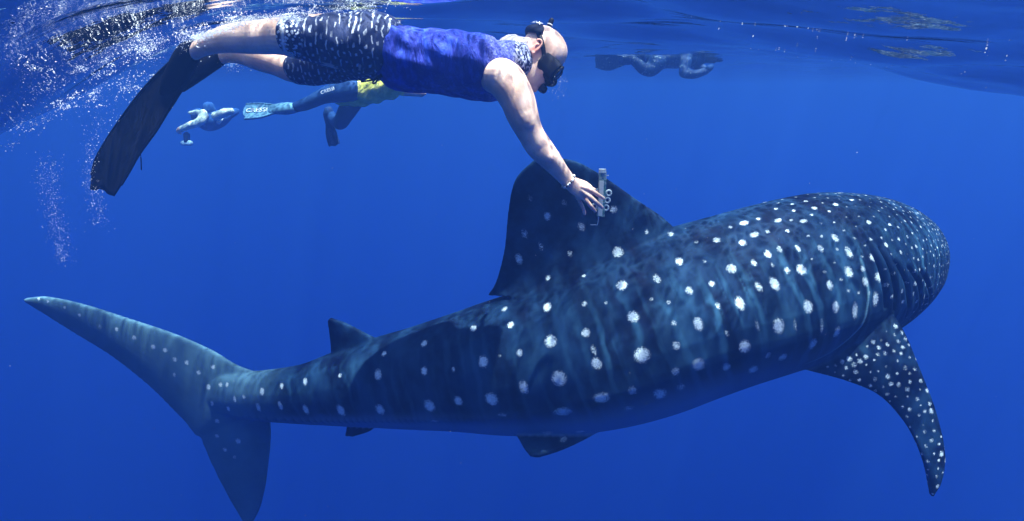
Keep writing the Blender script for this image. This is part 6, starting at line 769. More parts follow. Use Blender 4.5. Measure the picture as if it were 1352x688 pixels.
 (1.599,2.8786,-1.5406,0.0099,0.0114,0.56,103), (2.6291,4.2446,-1.281,0.0068,0.0056,0.43,147), (2.1823,4.3455,-1.257,0.0068,0.0057,0.45,138), (1.9891,3.9749,-0.9631,0.0069,0.0058,0.51,128), (1.8029,2.7672,-1.5742,0.0058,0.0067,0.53,106),
 (2.5877,4.221,-1.4418,0.0065,0.0055,0.76,146), (1.6352,2.9206,-1.4503,0.0057,0.0065,0.77,104), (1.5089,2.8525,-1.5089,0.0062,0.0071,0.88,100), (1.629,2.8396,-1.5917,0.0056,0.0065,0.52,103), (2.0057,3.6149,-0.8575,0.0068,0.0057,0.53,122),
 (1.9591,3.4769,-0.8431,0.0056,0.0046,0.72,119), (2.1688,3.3993,-1.4188,0.0068,0.0057,0.6,122), (1.7253,3.1529,-0.844,0.0073,0.0061,0.53,109), (1.7309,2.8133,-1.6433,0.0053,0.0061,0.55,105), (2.5502,4.1711,-1.1158,0.0084,0.007,0.51,141),
 (2.1316,4.3006,-1.2028,0.0065,0.0054,0.43,136), (2.1157,4.2979,-1.3411,0.005,0.0042,0.51,136), (1.6997,3.9163,-1.245,0.0077,0.0064,0.6,123), (2.6155,4.149,-1.4034,0.0078,0.0065,0.54,143), (2.2462,4.3668,-1.3838,0.0079,0.0066,0.77,141),
 (2.397,4.4193,-1.263,0.0082,0.0068,0.64,146), (1.7433,3.8484,-1.4476,0.007,0.0058,0.78,123), (2.5945,4.0771,-1.1672,0.008,0.0067,0.71,139), (2.5167,4.2745,-1.1243,0.0074,0.0062,0.63,143), (1.7806,2.7672,-1.7473,0.0095,0.011,0.77,105),
 (2.6119,4.2389,-1.3945,0.0062,0.0052,0.7,147), (2.0215,3.4825,-0.8643,0.0066,0.0055,0.58,120), (2.5442,3.8576,-1.3329,0.0069,0.0058,0.51,134), (2.5748,3.9226,-1.3346,0.005,0.0042,0.72,136), (1.993,4.1151,-1.0629,0.0085,0.007,0.52,130),
 (1.539,2.847,-1.491,0.0104,0.012,0.68,101), (1.8832,2.724,-1.9142,0.0065,0.0075,0.63,107), (2.391,3.903,-1.0049,0.0073,0.0061,0.68,132), (1.5568,3.7652,-1.3172,0.0066,0.0055,0.73,117), (2.3628,4.4102,-1.3567,0.0066,0.0055,0.72,145),
 (1.191,3.153,-0.8129,0.0069,0.0057,0.45,98), (2.5621,4.0131,-1.4404,0.0068,0.0057,0.67,138), (1.7128,2.8961,-1.449,0.0049,0.0056,0.85,106), (2.199,4.107,-0.999,0.0064,0.0053,0.55,133), (2.6055,4.197,-1.4191,0.0054,0.0045,0.74,145),
 (1.8989,3.8552,-0.9207,0.0072,0.006,0.73,124), (1.7098,3.8879,-1.0735,0.0062,0.0051,0.7,122), (2.3052,4.3914,-1.2192,0.0078,0.0065,0.47,142), (1.6553,3.7747,-0.9773,0.0071,0.006,0.74,119), (1.6691,3.8869,-1.227,0.0061,0.0051,0.49,122),
 (2.4054,3.6186,-1.3115,0.0061,0.0051,0.66,128), (1.975,3.8279,-0.9,0.007,0.0058,0.62,125), (1.4328,3.6611,-1.3273,0.0086,0.0072,0.59,112), (2.4811,4.4179,-1.2928,0.007,0.0058,0.72,149), (2.588,4.1129,-1.4425,0.0055,0.0046,0.63,142),
 (2.2767,4.3542,-1.4311,0.0047,0.0039,0.54,142), (2.6185,4.299,-1.275,0.0065,0.0054,0.62,148), (2.3065,4.2958,-1.0983,0.0074,0.0061,0.66,139), (2.5742,4.3202,-1.3928,0.0066,0.0055,0.67,149), (1.8353,3.9667,-1.4347,0.0088,0.0073,0.61,127),
 (1.803,2.7955,-1.6911,0.0046,0.0053,0.82,106), (2.145,4.3226,-1.3109,0.0076,0.0063,0.74,137), (1.5066,3.7371,-1.257,0.0095,0.0079,0.71,115), (2.433,4.3629,-1.1511,0.0077,0.0064,0.64,144), (2.5653,4.1073,-1.4661,0.0065,0.0054,0.57,141),
 (1.4376,2.8789,-1.5156,0.0048,0.0056,0.9,99), (1.6051,2.8093,-1.5753,0.0078,0.0089,0.61,102), (2.5084,3.7795,-1.257,0.0073,0.0061,0.68,132), (1.431,2.9086,-0.9705,0.0084,0.007,0.63,101), (1.7205,2.8792,-1.4866,0.0074,0.0086,0.61,106),
 (2.5382,4.3742,-1.2848,0.0056,0.0047,0.56,149), (2.5678,4.3438,-1.3132,0.0064,0.0053,0.49,149), (1.9649,3.2311,-1.4549,0.0055,0.0046,0.6,116), (2.6225,4.1371,-1.2112,0.0067,0.0056,0.68,142), (2.4335,3.7404,-1.4194,0.0063,0.0052,0.61,131),
 (2.5685,4.3327,-1.3585,0.0065,0.0054,0.56,149), (2.3949,3.773,-1.4769,0.0069,0.0058,0.45,131), (2.6263,4.2272,-1.2389,0.006,0.005,0.44,145), (1.713,2.8664,-1.3544,0.0067,0.0077,0.53,106), (2.2495,3.4389,-1.087,0.0087,0.0072,0.5,123),
 (2.0066,4.1433,-1.0827,0.0062,0.0052,0.6,131), (2.3429,4.3374,-1.1286,0.0058,0.0048,0.69,141), (1.4491,3.0628,-0.8302,0.0089,0.0074,0.69,103), (2.5856,4.3073,-1.4087,0.0079,0.0066,0.45,149), (1.9529,3.9643,-0.9676,0.0051,0.0042,0.55,127),
 (2.5468,4.378,-1.2391,0.0067,0.0056,0.54,149), (2.557,3.9994,-1.1332,0.0057,0.0048,0.78,137), (1.4252,2.8303,-1.089,0.0099,0.0083,0.49,100), (1.9386,3.8519,-0.9121,0.0078,0.0065,0.42,125), (1.8846,2.688,-1.8777,0.0057,0.0065,0.88,106),
 (2.1065,4.2235,-1.4515,0.006,0.005,0.74,135), (2.4003,3.6057,-1.2273,0.0061,0.0051,0.71,128), (2.269,3.5869,-1.4709,0.0071,0.0059,0.56,126), (1.789,3.839,-1.4874,0.0071,0.0059,0.56,124), (1.1471,3.6326,-1.4868,0.0046,0.0053,0.55,97),
 (2.6104,4.0073,-1.299,0.0063,0.0052,0.53,139), (2.0731,4.1489,-1.485,0.005,0.0041,0.54,133), (1.7578,2.748,-1.6614,0.0078,0.0089,0.8,105), (2.2833,4.3394,-1.1444,0.0074,0.0061,0.61,140), (2.4387,4.2615,-1.091,0.0068,0.0057,0.61,141),
 (1.8467,2.7486,-1.8312,0.0097,0.0112,0.52,106), (2.0609,3.9626,-0.9459,0.0073,0.0061,0.77,128), (2.1286,4.2796,-1.1626,0.0065,0.0054,0.68,136), (2.4432,3.6826,-1.1793,0.0058,0.0049,0.66,129), (2.3849,4.4089,-1.2209,0.0067,0.0056,0.76,145),
 (2.403,4.1011,-1.0283,0.0062,0.0052,0.5,136), (2.4691,4.4026,-1.2075,0.0063,0.0053,0.77,147), (2.3271,3.9514,-0.9784,0.0083,0.0069,0.7,132), (2.2326,4.3676,-1.3608,0.008,0.0067,0.72,141), (2.0573,4.1287,-1.4883,0.0053,0.0044,0.48,133),
 (1.4654,2.8628,-1.5328,0.0053,0.0061,0.57,99), (1.491,3.1827,-0.7874,0.008,0.0067,0.49,105), (2.0342,4.2417,-1.257,0.0057,0.0047,0.47,134), (2.3329,3.547,-1.3595,0.0052,0.0043,0.69,126), (1.371,2.9422,-0.9202,0.0082,0.0068,0.68,100),
 (2.3657,3.5561,-1.245,0.0079,0.0066,0.5,127), (2.2088,4.0502,-0.978,0.0063,0.0053,0.6,132), (2.5392,4.2926,-1.1447,0.0083,0.007,0.71,144), (2.219,3.3727,-1.2993,0.0066,0.0055,0.59,122), (1.6328,2.8142,-1.5068,0.0045,0.0052,0.77,103),
 (1.3411,3.6019,-1.0832,0.0083,0.0069,0.64,107), (2.175,3.903,-0.9342,0.0051,0.0042,0.51,129), (2.0399,3.2221,-1.0264,0.0082,0.0068,0.66,116), (1.6651,2.867,-1.5466,0.0048,0.0055,0.85,104), (1.7611,2.7913,-1.5082,0.0053,0.0061,0.78,106),
 (2.211,3.495,-0.981,0.0082,0.0068,0.51,123), (1.6371,3.835,-1.0954,0.0056,0.0047,0.6,120), (2.2773,4.3348,-1.4548,0.005,0.0041,0.44,141), (1.8134,2.8208,-1.5807,0.0045,0.0052,0.57,107), (2.169,3.843,-0.9213,0.0067,0.0056,0.57,128),
 (2.4611,4.4219,-1.3343,0.0079,0.0066,0.62,149), (1.8147,3.0283,-1.0233,0.0057,0.0048,0.48,110), (1.3789,3.529,-0.929,0.0076,0.0064,0.67,107), (2.1475,3.5291,-0.9184,0.008,0.0067,0.51,122), (2.1962,4.3382,-1.3855,0.0066,0.0055,0.75,139),
 (1.6829,2.7874,-1.5569,0.0088,0.0101,0.68,104), (1.257,3.008,-0.8598,0.0074,0.0062,0.78,98), (2.5931,4.173,-1.441,0.0049,0.0041,0.7,144), (1.9957,3.1282,-1.263,0.0081,0.0068,0.46,114), (1.9463,4.1558,-1.3408,0.0067,0.0056,0.76,131),
 (2.5763,4.167,-1.4604,0.0076,0.0064,0.56,143), (2.6215,4.2637,-1.2502,0.0054,0.0045,0.61,147), (1.9066,3.1215,-1.4012,0.0057,0.0047,0.47,113), (2.0913,4.1717,-1.0604,0.0086,0.0071,0.53,133), (2.3429,4.3583,-1.1496,0.0058,0.0048,0.78,142),
 (2.3226,3.5754,-1.4106,0.0078,0.0065,0.5,127), (2.367,4.071,-1.0111,0.0052,0.0043,0.77,135), (2.403,4.4057,-1.2095,0.0049,0.0041,0.62,145), (2.293,4.0745,-0.9958,0.0081,0.0068,0.58,134), (2.4793,4.3327,-1.1394,0.0071,0.0059,0.62,144),
 (1.413,3.6259,-1.0292,0.0089,0.0074,0.65,110), (1.9446,4.0793,-1.0627,0.0081,0.0067,0.58,129), (2.5132,3.9253,-1.4512,0.0057,0.0048,0.44,136), (1.9504,3.6421,-0.8521,0.0083,0.0069,0.47,121), (2.2411,4.0528,-0.9819,0.008,0.0066,0.73,132),
 (2.019,3.681,-0.8679,0.0077,0.0064,0.63,123), (2.0845,4.2645,-1.1905,0.0056,0.0046,0.44,135), (2.0494,3.1766,-1.215,0.0063,0.0053,0.47,116), (2.5095,4.1489,-1.0847,0.0047,0.0039,0.59,139), (2.2969,3.5532,-1.4209,0.0073,0.0061,0.74,126),
 (1.9563,4.17,-1.319,0.0059,0.0049,0.54,132), (1.8933,4.0647,-1.4005,0.0083,0.0069,0.58,129), (2.237,4.3142,-1.1335,0.005,0.0042,0.52,138), (1.125,3.6931,-1.533,0.0045,0.0052,0.68,97), (2.1888,3.9773,-0.9542,0.0086,0.0072,0.54,130),
 (2.3096,4.176,-1.032,0.0055,0.0046,0.42,136), (2.3372,4.4112,-1.3287,0.0079,0.0066,0.43,144), (2.5502,3.8755,-1.211,0.0071,0.0059,0.61,134), (1.5864,3.5151,-0.8285,0.0083,0.0069,0.5,112), (2.3189,4.1129,-1.0116,0.0068,0.0057,0.71,135),
 (2.219,4.3212,-1.4349,0.0082,0.0068,0.46,139), (1.6836,2.7761,-1.635,0.0055,0.0064,0.53,103), (2.5202,3.8514,-1.3866,0.0085,0.0071,0.62,134), (1.8157,4.0222,-1.1548,0.007,0.0058,0.53,127), (2.2316,4.3743,-1.2754,0.0079,0.0066,0.58,140),
 (2.5388,3.8389,-1.251,0.005,0.0042,0.43,134), (2.0771,3.4308,-0.9053,0.009,0.0075,0.66,120), (1.8476,4.0622,-1.3106,0.009,0.0075,0.47,128), (2.1817,3.3274,-1.293,0.0079,0.0066,0.64,121), (1.8191,2.7717,-1.7635,0.0057,0.0065,0.61,106),
 (2.0937,3.222,-1.215,0.0075,0.0062,0.45,117), (2.181,4.1268,-1.009,0.0073,0.0061,0.47,133), (2.6349,4.1731,-1.2515,0.008,0.0067,0.58,144), (1.581,3.4292,-0.8002,0.0088,0.0073,0.58,111), (2.2464,3.5018,-1.4304,0.0055,0.0046,0.53,125),
 (2.1865,4.2814,-1.4553,0.0075,0.0063,0.52,138), (2.5671,3.9193,-1.3594,0.0076,0.0063,0.67,136), (2.6094,4.0332,-1.3668,0.0048,0.004,0.58,139), (2.6106,4.0187,-1.2454,0.0075,0.0062,0.6,139), (2.5679,3.9716,-1.1639,0.0054,0.0045,0.59,136),
 (1.425,3.519,-0.891,0.0064,0.0053,0.74,108), (2.1489,4.2111,-1.4875,0.0079,0.0066,0.76,136), (1.881,2.7041,-1.9951,0.0046,0.0053,0.5,106), (1.7286,3.9233,-1.343,0.0072,0.006,0.42,124), (1.5772,3.6368,-1.4824,0.0081,0.0067,0.66,115),
 (2.127,3.8189,-0.9096,0.0059,0.0049,0.68,127), (1.8271,2.7035,-1.815,0.0083,0.0095,0.52,106), (1.4869,3.571,-0.8988,0.0098,0.0082,0.77,111), (2.1105,3.2833,-1.0515,0.0078,0.0065,0.74,118), (1.9289,3.7118,-0.8649,0.0091,0.0076,0.66,122),
 (2.5856,3.9487,-1.2385,0.0055,0.0046,0.73,137), (2.1807,4.3123,-1.4133,0.0068,0.0056,0.49,138), (2.409,4.3729,-1.1591,0.0053,0.0044,0.68,144), (2.379,4.3989,-1.1987,0.0064,0.0053,0.46,144), (2.4209,4.3229,-1.1194,0.0059,0.0049,0.59,142),
 (2.0725,4.1732,-1.4684,0.0051,0.0042,0.64,134), (1.8809,4.101,-1.2813,0.0079,0.0066,0.51,129), (2.1921,3.3325,-1.1909,0.0081,0.0067,0.6,121), (1.527,3.267,-0.7811,0.0086,0.0071,0.53,107), (2.397,4.4202,-1.311,0.005,0.0041,0.46,146),
 (2.6321,4.101,-1.329,0.0058,0.0049,0.62,142), (2.3331,3.6789,-1.4752,0.0082,0.0068,0.54,129), (2.6229,4.0891,-1.2273,0.0063,0.0053,0.74,141), (2.071,4.271,-1.275,0.0072,0.006,0.59,135), (2.4751,4.4059,-1.3647,0.0049,0.0041,0.75,149),
 (1.6534,2.8048,-1.624,0.0084,0.0097,0.75,103), (2.5005,4.3785,-1.395,0.0049,0.0041,0.63,149), (2.4615,4.2136,-1.0792,0.0052,0.0043,0.53,140), (2.4775,4.071,-1.0564,0.0067,0.0056,0.67,137), (2.5244,3.813,-1.311,0.0068,0.0057,0.59,133),
 (1.8455,4.0165,-1.0897,0.0055,0.0046,0.6,127), (1.9045,2.7437,-1.8508,0.0073,0.0084,0.86,108), (2.355,4.0289,-0.9991,0.0049,0.0041,0.59,134), (2.441,3.6971,-1.3608,0.0078,0.0065,0.71,130), (1.8689,3.7475,-0.8777,0.0053,0.0045,0.58,122),
 (1.8791,3.2854,-0.8512,0.0082,0.0068,0.56,114), (2.511,4.3758,-1.3706,0.0054,0.0045,0.7,149), (2.4285,4.2832,-1.0986,0.0056,0.0046,0.76,141), (2.5051,4.1071,-1.0764,0.0071,0.0059,0.73,138), (2.6201,4.275,-1.347,0.0083,0.0069,0.7,148),
 (1.6226,2.8657,-1.3886,0.009,0.0103,0.77,104), (2.015,3.3731,-0.8886,0.0062,0.0052,0.71,118), (2.4934,4.0168,-1.0661,0.0061,0.0051,0.57,136), (2.4028,4.3994,-1.4011,0.0066,0.0055,0.75,147), (1.1951,3.5927,-1.3929,0.0047,0.0054,0.55,99),
 (1.9262,4.1455,-1.2206,0.0088,0.0073,0.73,130), (1.5605,3.7498,-1.0508,0.0096,0.008,0.74,117), (1.962,4.1217,-1.0977,0.0063,0.0053,0.69,130), (2.0852,4.2628,-1.3767,0.0085,0.0071,0.7,135), (1.4393,2.8736,-1.5536,0.0045,0.0052,0.51,99),
 (1.5211,3.3926,-0.7966,0.0103,0.0086,0.47,109), (1.6499,3.8641,-1.267,0.0055,0.0046,0.57,121), (2.4354,3.691,-1.1411,0.0064,0.0054,0.65,129), (2.001,4.1741,-1.1307,0.0077,0.0065,0.7,132), (2.235,3.933,-0.951,0.0084,0.007,0.65,130),
 (2.5275,3.8555,-1.1675,0.0074,0.0062,0.62,134), (2.304,3.5214,-1.0854,0.0061,0.005,0.44,125), (1.9313,4.0867,-1.4227,0.0089,0.0074,0.64,130), (2.127,3.735,-0.897,0.0081,0.0067,0.56,125), (1.9266,3.1494,-0.9775,0.0079,0.0066,0.43,113),
 (2.5863,4.3203,-1.3509,0.0082,0.0068,0.47,149), (2.1291,3.693,-0.8944,0.0084,0.007,0.58,125), (2.3424,4.4093,-1.2444,0.0063,0.0053,0.76,144), (2.0637,3.3666,-0.924,0.0087,0.0073,0.46,119), (1.2805,3.4893,-0.9627,0.0104,0.0087,0.77,103),
 (2.007,4.198,-1.1669,0.0085,0.0071,0.68,132), (2.4985,4.3629,-1.169,0.008,0.0067,0.72,146), (2.5157,3.9032,-1.4358,0.0068,0.0057,0.73,135), (2.355,4.1848,-1.0417,0.0072,0.006,0.7,137), (1.731,2.8263,-1.4284,0.0065,0.0075,0.82,106),
 (1.8396,2.6799,-1.917,0.0046,0.0052,0.57,105), (1.6415,2.8494,-1.409,0.0078,0.009,0.77,104), (2.421,4.4195,-1.257,0.0077,0.0064,0.48,147), (2.4328,4.377,-1.443,0.0079,0.0066,0.77,147), (1.7848,3.6755,-0.8597,0.0082,0.0068,0.56,119),
 (2.5651,3.927,-1.1909,0.0057,0.0047,0.72,136), (2.3007,4.3485,-1.4505,0.0063,0.0052,0.55,142), (2.4714,4.1015,-1.0564,0.008,0.0067,0.5,137), (2.013,3.7653,-0.8835,0.0078,0.0065,0.47,124), (2.3034,3.9155,-0.9663,0.0052,0.0043,0.49,131),
 (2.557,3.9393,-1.1626,0.0077,0.0064,0.65,136), (1.6774,2.8487,-1.3953,0.0076,0.0088,0.74,105), (2.5202,3.9935,-1.0916,0.0084,0.007,0.45,136), (2.3249,3.7473,-0.9824,0.0055,0.0046,0.65,128), (2.6014,4.3172,-1.2268,0.0055,0.0046,0.51,148),
 (1.1371,3.494,-1.0951,0.0063,0.0052,0.42,98), (2.4311,4.1711,-1.0555,0.007,0.0058,0.58,138), (1.995,3.9072,-0.9292,0.0063,0.0052,0.76,127), (2.2028,3.4792,-1.4528,0.0055,0.0046,0.47,124), (2.373,4.3351,-1.1248,0.0055,0.0046,0.67,142),
 (1.9719,3.104,-1.209,0.0066,0.0055,0.53,114), (2.5963,4.0889,-1.4249,0.0064,0.0053,0.65,141), (2.6058,4.2214,-1.4131,0.0072,0.006,0.7,146), (2.5028,4.2369,-1.1037,0.0067,0.0056,0.45,142), (2.1549,4.3252,-1.3413,0.005,0.0042,0.48,138),
 (1.5028,3.4964,-0.8414,0.0095,0.0079,0.63,110), (2.5029,3.7957,-1.1738,0.0085,0.007,0.77,132), (2.3489,4.1309,-1.0225,0.0051,0.0043,0.51,136), (2.5519,4.2391,-1.1324,0.0048,0.004,0.46,143), (2.1227,4.2672,-1.4173,0.0056,0.0046,0.47,136),
 (2.2272,4.3372,-1.1711,0.0049,0.0041,0.71,139), (1.7939,3.9601,-1.3924,0.0075,0.0063,0.47,126), (1.821,2.7389,-1.665,0.0076,0.0087,0.68,106), (2.019,3.837,-0.9029,0.0055,0.0046,0.67,126), (2.6048,3.9933,-1.2634,0.0075,0.0063,0.51,138),
 (1.719,3.345,-0.7959,0.0063,0.0052,0.72,112), (2.1036,4.2314,-1.1135,0.0058,0.0048,0.47,134), (2.3251,4.4108,-1.281,0.0065,0.0054,0.63,144), (2.1403,4.3155,-1.2329,0.005,0.0042,0.73,137), (2.5502,3.8874,-1.3626,0.0064,0.0053,0.63,135),
 (2.2418,3.3924,-1.203,0.0061,0.0051,0.61,122), (1.8566,4.0534,-1.1365,0.0062,0.0051,0.65,128), (2.2675,4.3862,-1.2471,0.0079,0.0066,0.56,141), (1.6889,3.6094,-0.8484,0.0058,0.0049,0.63,116), (2.5851,4.2274,-1.1588,0.005,0.0041,0.43,144),
 (2.2827,4.3642,-1.1787,0.0069,0.0057,0.57,141), (2.6076,4.0348,-1.2149,0.0079,0.0066,0.42,139), (1.629,3.6869,-1.478,0.0058,0.0048,0.59,118), (1.5107,2.8328,-1.1487,0.0089,0.0074,0.65,101), (2.606,4.2512,-1.197,0.0065,0.0054,0.68,145),
 (1.9852,4.2008,-1.275,0.0073,0.0061,0.69,132), (1.845,3.7755,-0.893,0.0073,0.0061,0.44,122), (2.3263,3.891,-0.9731,0.0052,0.0043,0.74,131), (1.5156,3.5409,-0.8632,0.0096,0.008,0.43,111), (1.7832,3.9828,-1.3415,0.008,0.0066,0.67,126)] #SPOTS#
GILLS = [[(1.5893, 2.9679, -0.9433), (1.6173, 2.9232, -1.0228), (1.6443, 2.8908, -1.1254), (1.6718, 2.8927, -1.246)], [(1.3215, 3.5234, -0.9711), (1.3072, 3.5665, -1.055), (1.3028, 3.5993, -1.1608), (1.3261, 3.6098, -1.2819)], [(1.64, 2.9674, -0.9692), (1.6757, 2.933, -1.0497), (1.7138, 2.9182, -1.1603), (1.7315, 2.9281, -1.2686)], [(1.3331, 3.5505, -0.9984), (1.3284, 3.593, -1.0827), (1.3157, 3.6093, -1.1949), (1.3378, 3.6115, -1.3028)], [(1.7132, 2.9613, -1.0314), (1.7764, 2.963, -1.1215), (1.8146, 2.9787, -1.2181), (1.8585, 3.0441, -1.3417)], [(1.347, 3.5969, -1.0632), (1.3579, 3.6307, -1.1549), (1.37, 3.6383, -1.2511), (1.4191, 3.6267, -1.3708)], [(1.7984, 2.9949, -1.066), (1.8886, 3.0353, -1.1676), (1.9336, 3.0747, -1.269), (1.9543, 3.1413, -1.3717)], [(1.3719, 3.6277, -1.0976), (1.4106, 3.6691, -1.1993), (1.4405, 3.6778, -1.2992), (1.5042, 3.6708, -1.3982)], [(1.9042, 3.059, -1.1084), (1.992, 3.1221, -1.2081), (2.0367, 3.1717, -1.2846), (2.0038, 3.1744, -1.3518)], [(1.4217, 3.6717, -1.139), (1.4833, 3.7205, -1.238), (1.5184, 3.7339, -1.3127), (1.5319, 3.707, -1.3784)]] #GILLS#
CREASE = [[(1.5332, 2.9072, -1.005), (1.5475, 2.8715, -1.0748), (1.5597, 2.8498, -1.1514), (1.5577, 2.8412, -1.2463), (1.5344, 2.8433, -1.3178), (1.4668, 2.8445, -1.3934), (1.3889, 2.8447, -1.4514), (1.3106, 2.8359, -1.4841)]] #CREASE#

def shark_skin_material():
    m = Mat('whale_shark_skin')
    s, th, fn = m.attr('along'), m.attr('angle'), m.attr('fin')
    cv = m.n('ShaderNodeCombineXYZ'); m.l(s, cv.inputs[0]); m.l(m.math('MULTIPLY', th, .22), cv.inputs[1])
    co_ = cv.outputs[0]
    warp = m.math('MULTIPLY', m.math('SUBTRACT', m.noise(5, 3, co_, .55), .5), .15)
    s2 = m.math('ADD', s, warp)
    def bars(period, width, soft):
        f = m.math('FRACT', m.math('DIVIDE', s2, period))
        d = m.math('ABSOLUTE', m.math('SUBTRACT', f, .5))
        return m.smooth(d, width, width + soft, 1, 0)
    cv2 = m.n('ShaderNodeCombineXYZ'); m.l(s, cv2.inputs[0]); m.l(m.math('MULTIPLY', th, .05), cv2.inputs[1])
    gate = m.smooth(m.noise(9, 3, cv2.outputs[0]), .38, .62)
    gate2 = m.smooth(m.noise(4, 2, co_), .35, .65)
    front = m.math('MULTIPLY', m.smooth(s, 2.3, 3.1), m.smooth(s, 4.35, 4.15))
    thin = m.math('MULTIPLY', bars(.074, .04, .26), m.math('MULTIPLY', gate, m.math('MULTIPLY_ADD', front, .50, .50)))
    wide = m.math('MULTIPLY', bars(.31, .08, .30), gate2)
    flank = m.math('MULTIPLY', m.smooth(th, -1.2, -.2), m.smooth(th, .35, 1.15, 1, 0))
    blot = m.noise(13, 4, None, .6)
    blot2 = m.noise(3.2, 4, None, .6)
    cv3 = m.n('ShaderNodeCombineXYZ'); m.l(m.math('ADD', s, m.math('MULTIPLY', m.math('SUBTRACT', m.noise(4, 2, co_), .5), .12)), cv3.inputs[0]); m.l(m.math('MULTIPLY', th, .10), cv3.inputs[1])
    cols = m.noise(7.5, 3, cv3.outputs[0], .6)                        # pale and dark columns down the flank
    patch = m.noise(7, 4, None, .65)
    body = m.math('SUBTRACT', 1, m.math('MAXIMUM', fn, m.attr('head')))
    f1 = m.smooth(m.math('ADD', m.math('MULTIPLY', cols, m.math('MULTIPLY_ADD', body, .60, .15)), m.math('MULTIPLY', patch, m.math('MULTIPLY_ADD', body, -.60, .85))), .40, .64)
    base = m.mix(f1, (.0010, .0034, .0140), (.0075, .028, .070))
    base = m.mix(m.math('MULTIPLY', m.smooth(blot, .45, .75), .45), base, (.012, .043, .092))
    body = m.math('MULTIPLY', flank, body)
    base = m.mix(m.math('MULTIPLY', m.math('MULTIPLY', wide, body), .7), base, (.018, .058, .118))
    base = m.mix(m.math('MULTIPLY', m.math('MULTIPLY', thin, body), .75), base, (.027, .090, .165))
    tailp = m.smooth(s, .95, .45)                                    # tail fin painted paler, water haze put into its colour
    base = m.mix(m.math('MULTIPLY', tailp, m.math('MULTIPLY_ADD', blot2, .6, .25)), base, (.13, .27, .36))
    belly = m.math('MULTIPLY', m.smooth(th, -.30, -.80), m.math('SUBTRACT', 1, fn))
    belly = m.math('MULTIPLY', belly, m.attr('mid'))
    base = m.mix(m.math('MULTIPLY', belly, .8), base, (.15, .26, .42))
    base = m.mix(m.attr('crease'), base, (.12, .25, .32))
    grain = m.n('ShaderNodeTexWhiteNoise'); 
    sn = m.n('ShaderNodeVectorMath', operation='SNAP'); sn.inputs[1].default_value = (.0044, .0044, .0044); m.l(m.obj(), sn.inputs[0]); m.l(sn.outputs[0], grain.inputs['Vector'])
    spk = m.math('MULTIPLY', m.math('SUBTRACT', grain.outputs['Value'], .5), .42)
    spk = m.math('ADD', spk, m.math('MULTIPLY', m.math('SUBTRACT', m.noise(160, 2), .5), .5))
    sp = m.math('ADD', m.attr('spot'), m.math('MULTIPLY', spk, m.smooth(m.attr('spot'), .08, .35)))
    f = m.math('MULTIPLY', m.smooth(sp, .20, .92), m.math('MULTIPLY_ADD', grain.outputs['Value'], .40, .62))
    halo = m.math('MULTIPLY', m.smooth(m.attr('spot'), .1, .8), .22)
    base = m.mix(halo, base, (.045, .11, .16))
    base = m.mix(f, base, (.56, .66, .72))
    base = m.mix(m.attr('gill'), base, (.004, .008, .02))
    h = m.math('ADD', m.math('MULTIPLY', m.noise(260, 2), .5), blot)
    return m.bsdf(base, .7, .05, m.bump(h, .25, .004))

def whale_shark():
    g, (C, T, S, U, H, W) = shark_geo()
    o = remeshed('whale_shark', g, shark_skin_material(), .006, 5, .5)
    v = co(o); nv = len(v)
    L = np.concatenate([[0], np.cumsum(np.linalg.norm(np.diff(C, axis=0), axis=1))])
    k = np.empty(nv, int); d2 = np.full(nv, 1e9)
    for i in range(len(C)):
        d = ((v - C[i]) ** 2).sum(1); q = d < d2; k[q] = i; d2[q] = d[q]
    r = v - C[k]
    tt = (r * T[k]).sum(1); a = (r * S[k]).sum(1) / W[k]; b = (r * U[k]).sum(1) / H[k]
    attr(o, 'along', L[k] + tt)
    attr(o, 'angle', np.arctan2(b, np.abs(a)))
    rr = np.hypot(a, b)
    finm = np.clip((rr - 1.10) / .15, 0, 1); finm[(k <= 2)] = 1
    attr(o, 'fin', finm)
    attr(o, 'head', np.clip((k - 112) / 14, 0, 1))
    attr(o, 'mid', np.clip((k - 12) / 20, 0, 1) * np.clip((104 - k) / 22, 0, 1) * np.clip((1.09 - rr) / .05, 0, 1))
    spot = np.zeros(nv)
    od = np.argsort(v[:, 0]); xs = v[od, 0]
    if len(SPOTS):
        for x, y, z, ra, rb, amp, i in SPOTS:
            p = np.array((x, y, z)); i = int(i)
            R = max(ra, rb) * 2.2
            q = od[np.searchsorted(xs, x - R):np.searchsorted(xs, x + R)]
            q = q[(np.abs(v[q, 1] - y) < R) & (np.abs(v[q, 2] - z) < R)]
            dd = v[q] - p
            al = dd @ T[i]
            e = (al / ra) ** 2 + np.maximum((dd ** 2).sum(1) - al ** 2, 0) / rb ** 2
            spot[q] = np.maximum(spot[q], amp * np.exp(-.69 * e ** 1.3))
    attr(o, 'spot', spot)
    gill = np.zeros(nv); push = np.zeros(nv); cr = np.zeros(nv)
    def near(poly, R):
        P = catmull(np.array(poly), 60)
        kd = np.full(nv, 9.)
        lo, hi = P.min(0) - .06, P.max(0) + .06
        q = np.nonzero(((v > lo) & (v < hi)).all(1))[0]
        dd = np.sqrt(((v[q][:, None] - P[None]) ** 2).sum(2)); j = dd.argmin(1)
        e = np.sin(np.clip(j / 59, 0, 1) * math.pi) ** .5
        return q, dd.min(1), e
    for poly in GILLS:
        q, d, e = near(poly, .05)
        gill[q] = np.maximum(gill[q], e * np.clip(1.8 - d / .009, 0, 1))
        push[q] -= e * .026 * np.exp(-(d / .010) ** 2)
        push[q] += e * .008 * np.exp(-((d - .026) / .018) ** 2)
    for poly in CREASE:
        q, d, e = near(poly, .05)
        cr[q] = np.maximum(cr[q], e * np.clip(1.5 - d / .006, 0, 1))
        push[q] += e * .004 * np.exp(-(d / .01) ** 2)
    attr(o, 'gill', gill); attr(o, 'crease', cr)
    set_co(o, v + nrm(o) * push[:, None])
    tag(o, 'large dark whale shark with white spots swimming to the right below the bald snorkeler', 'whale shark')
    return o

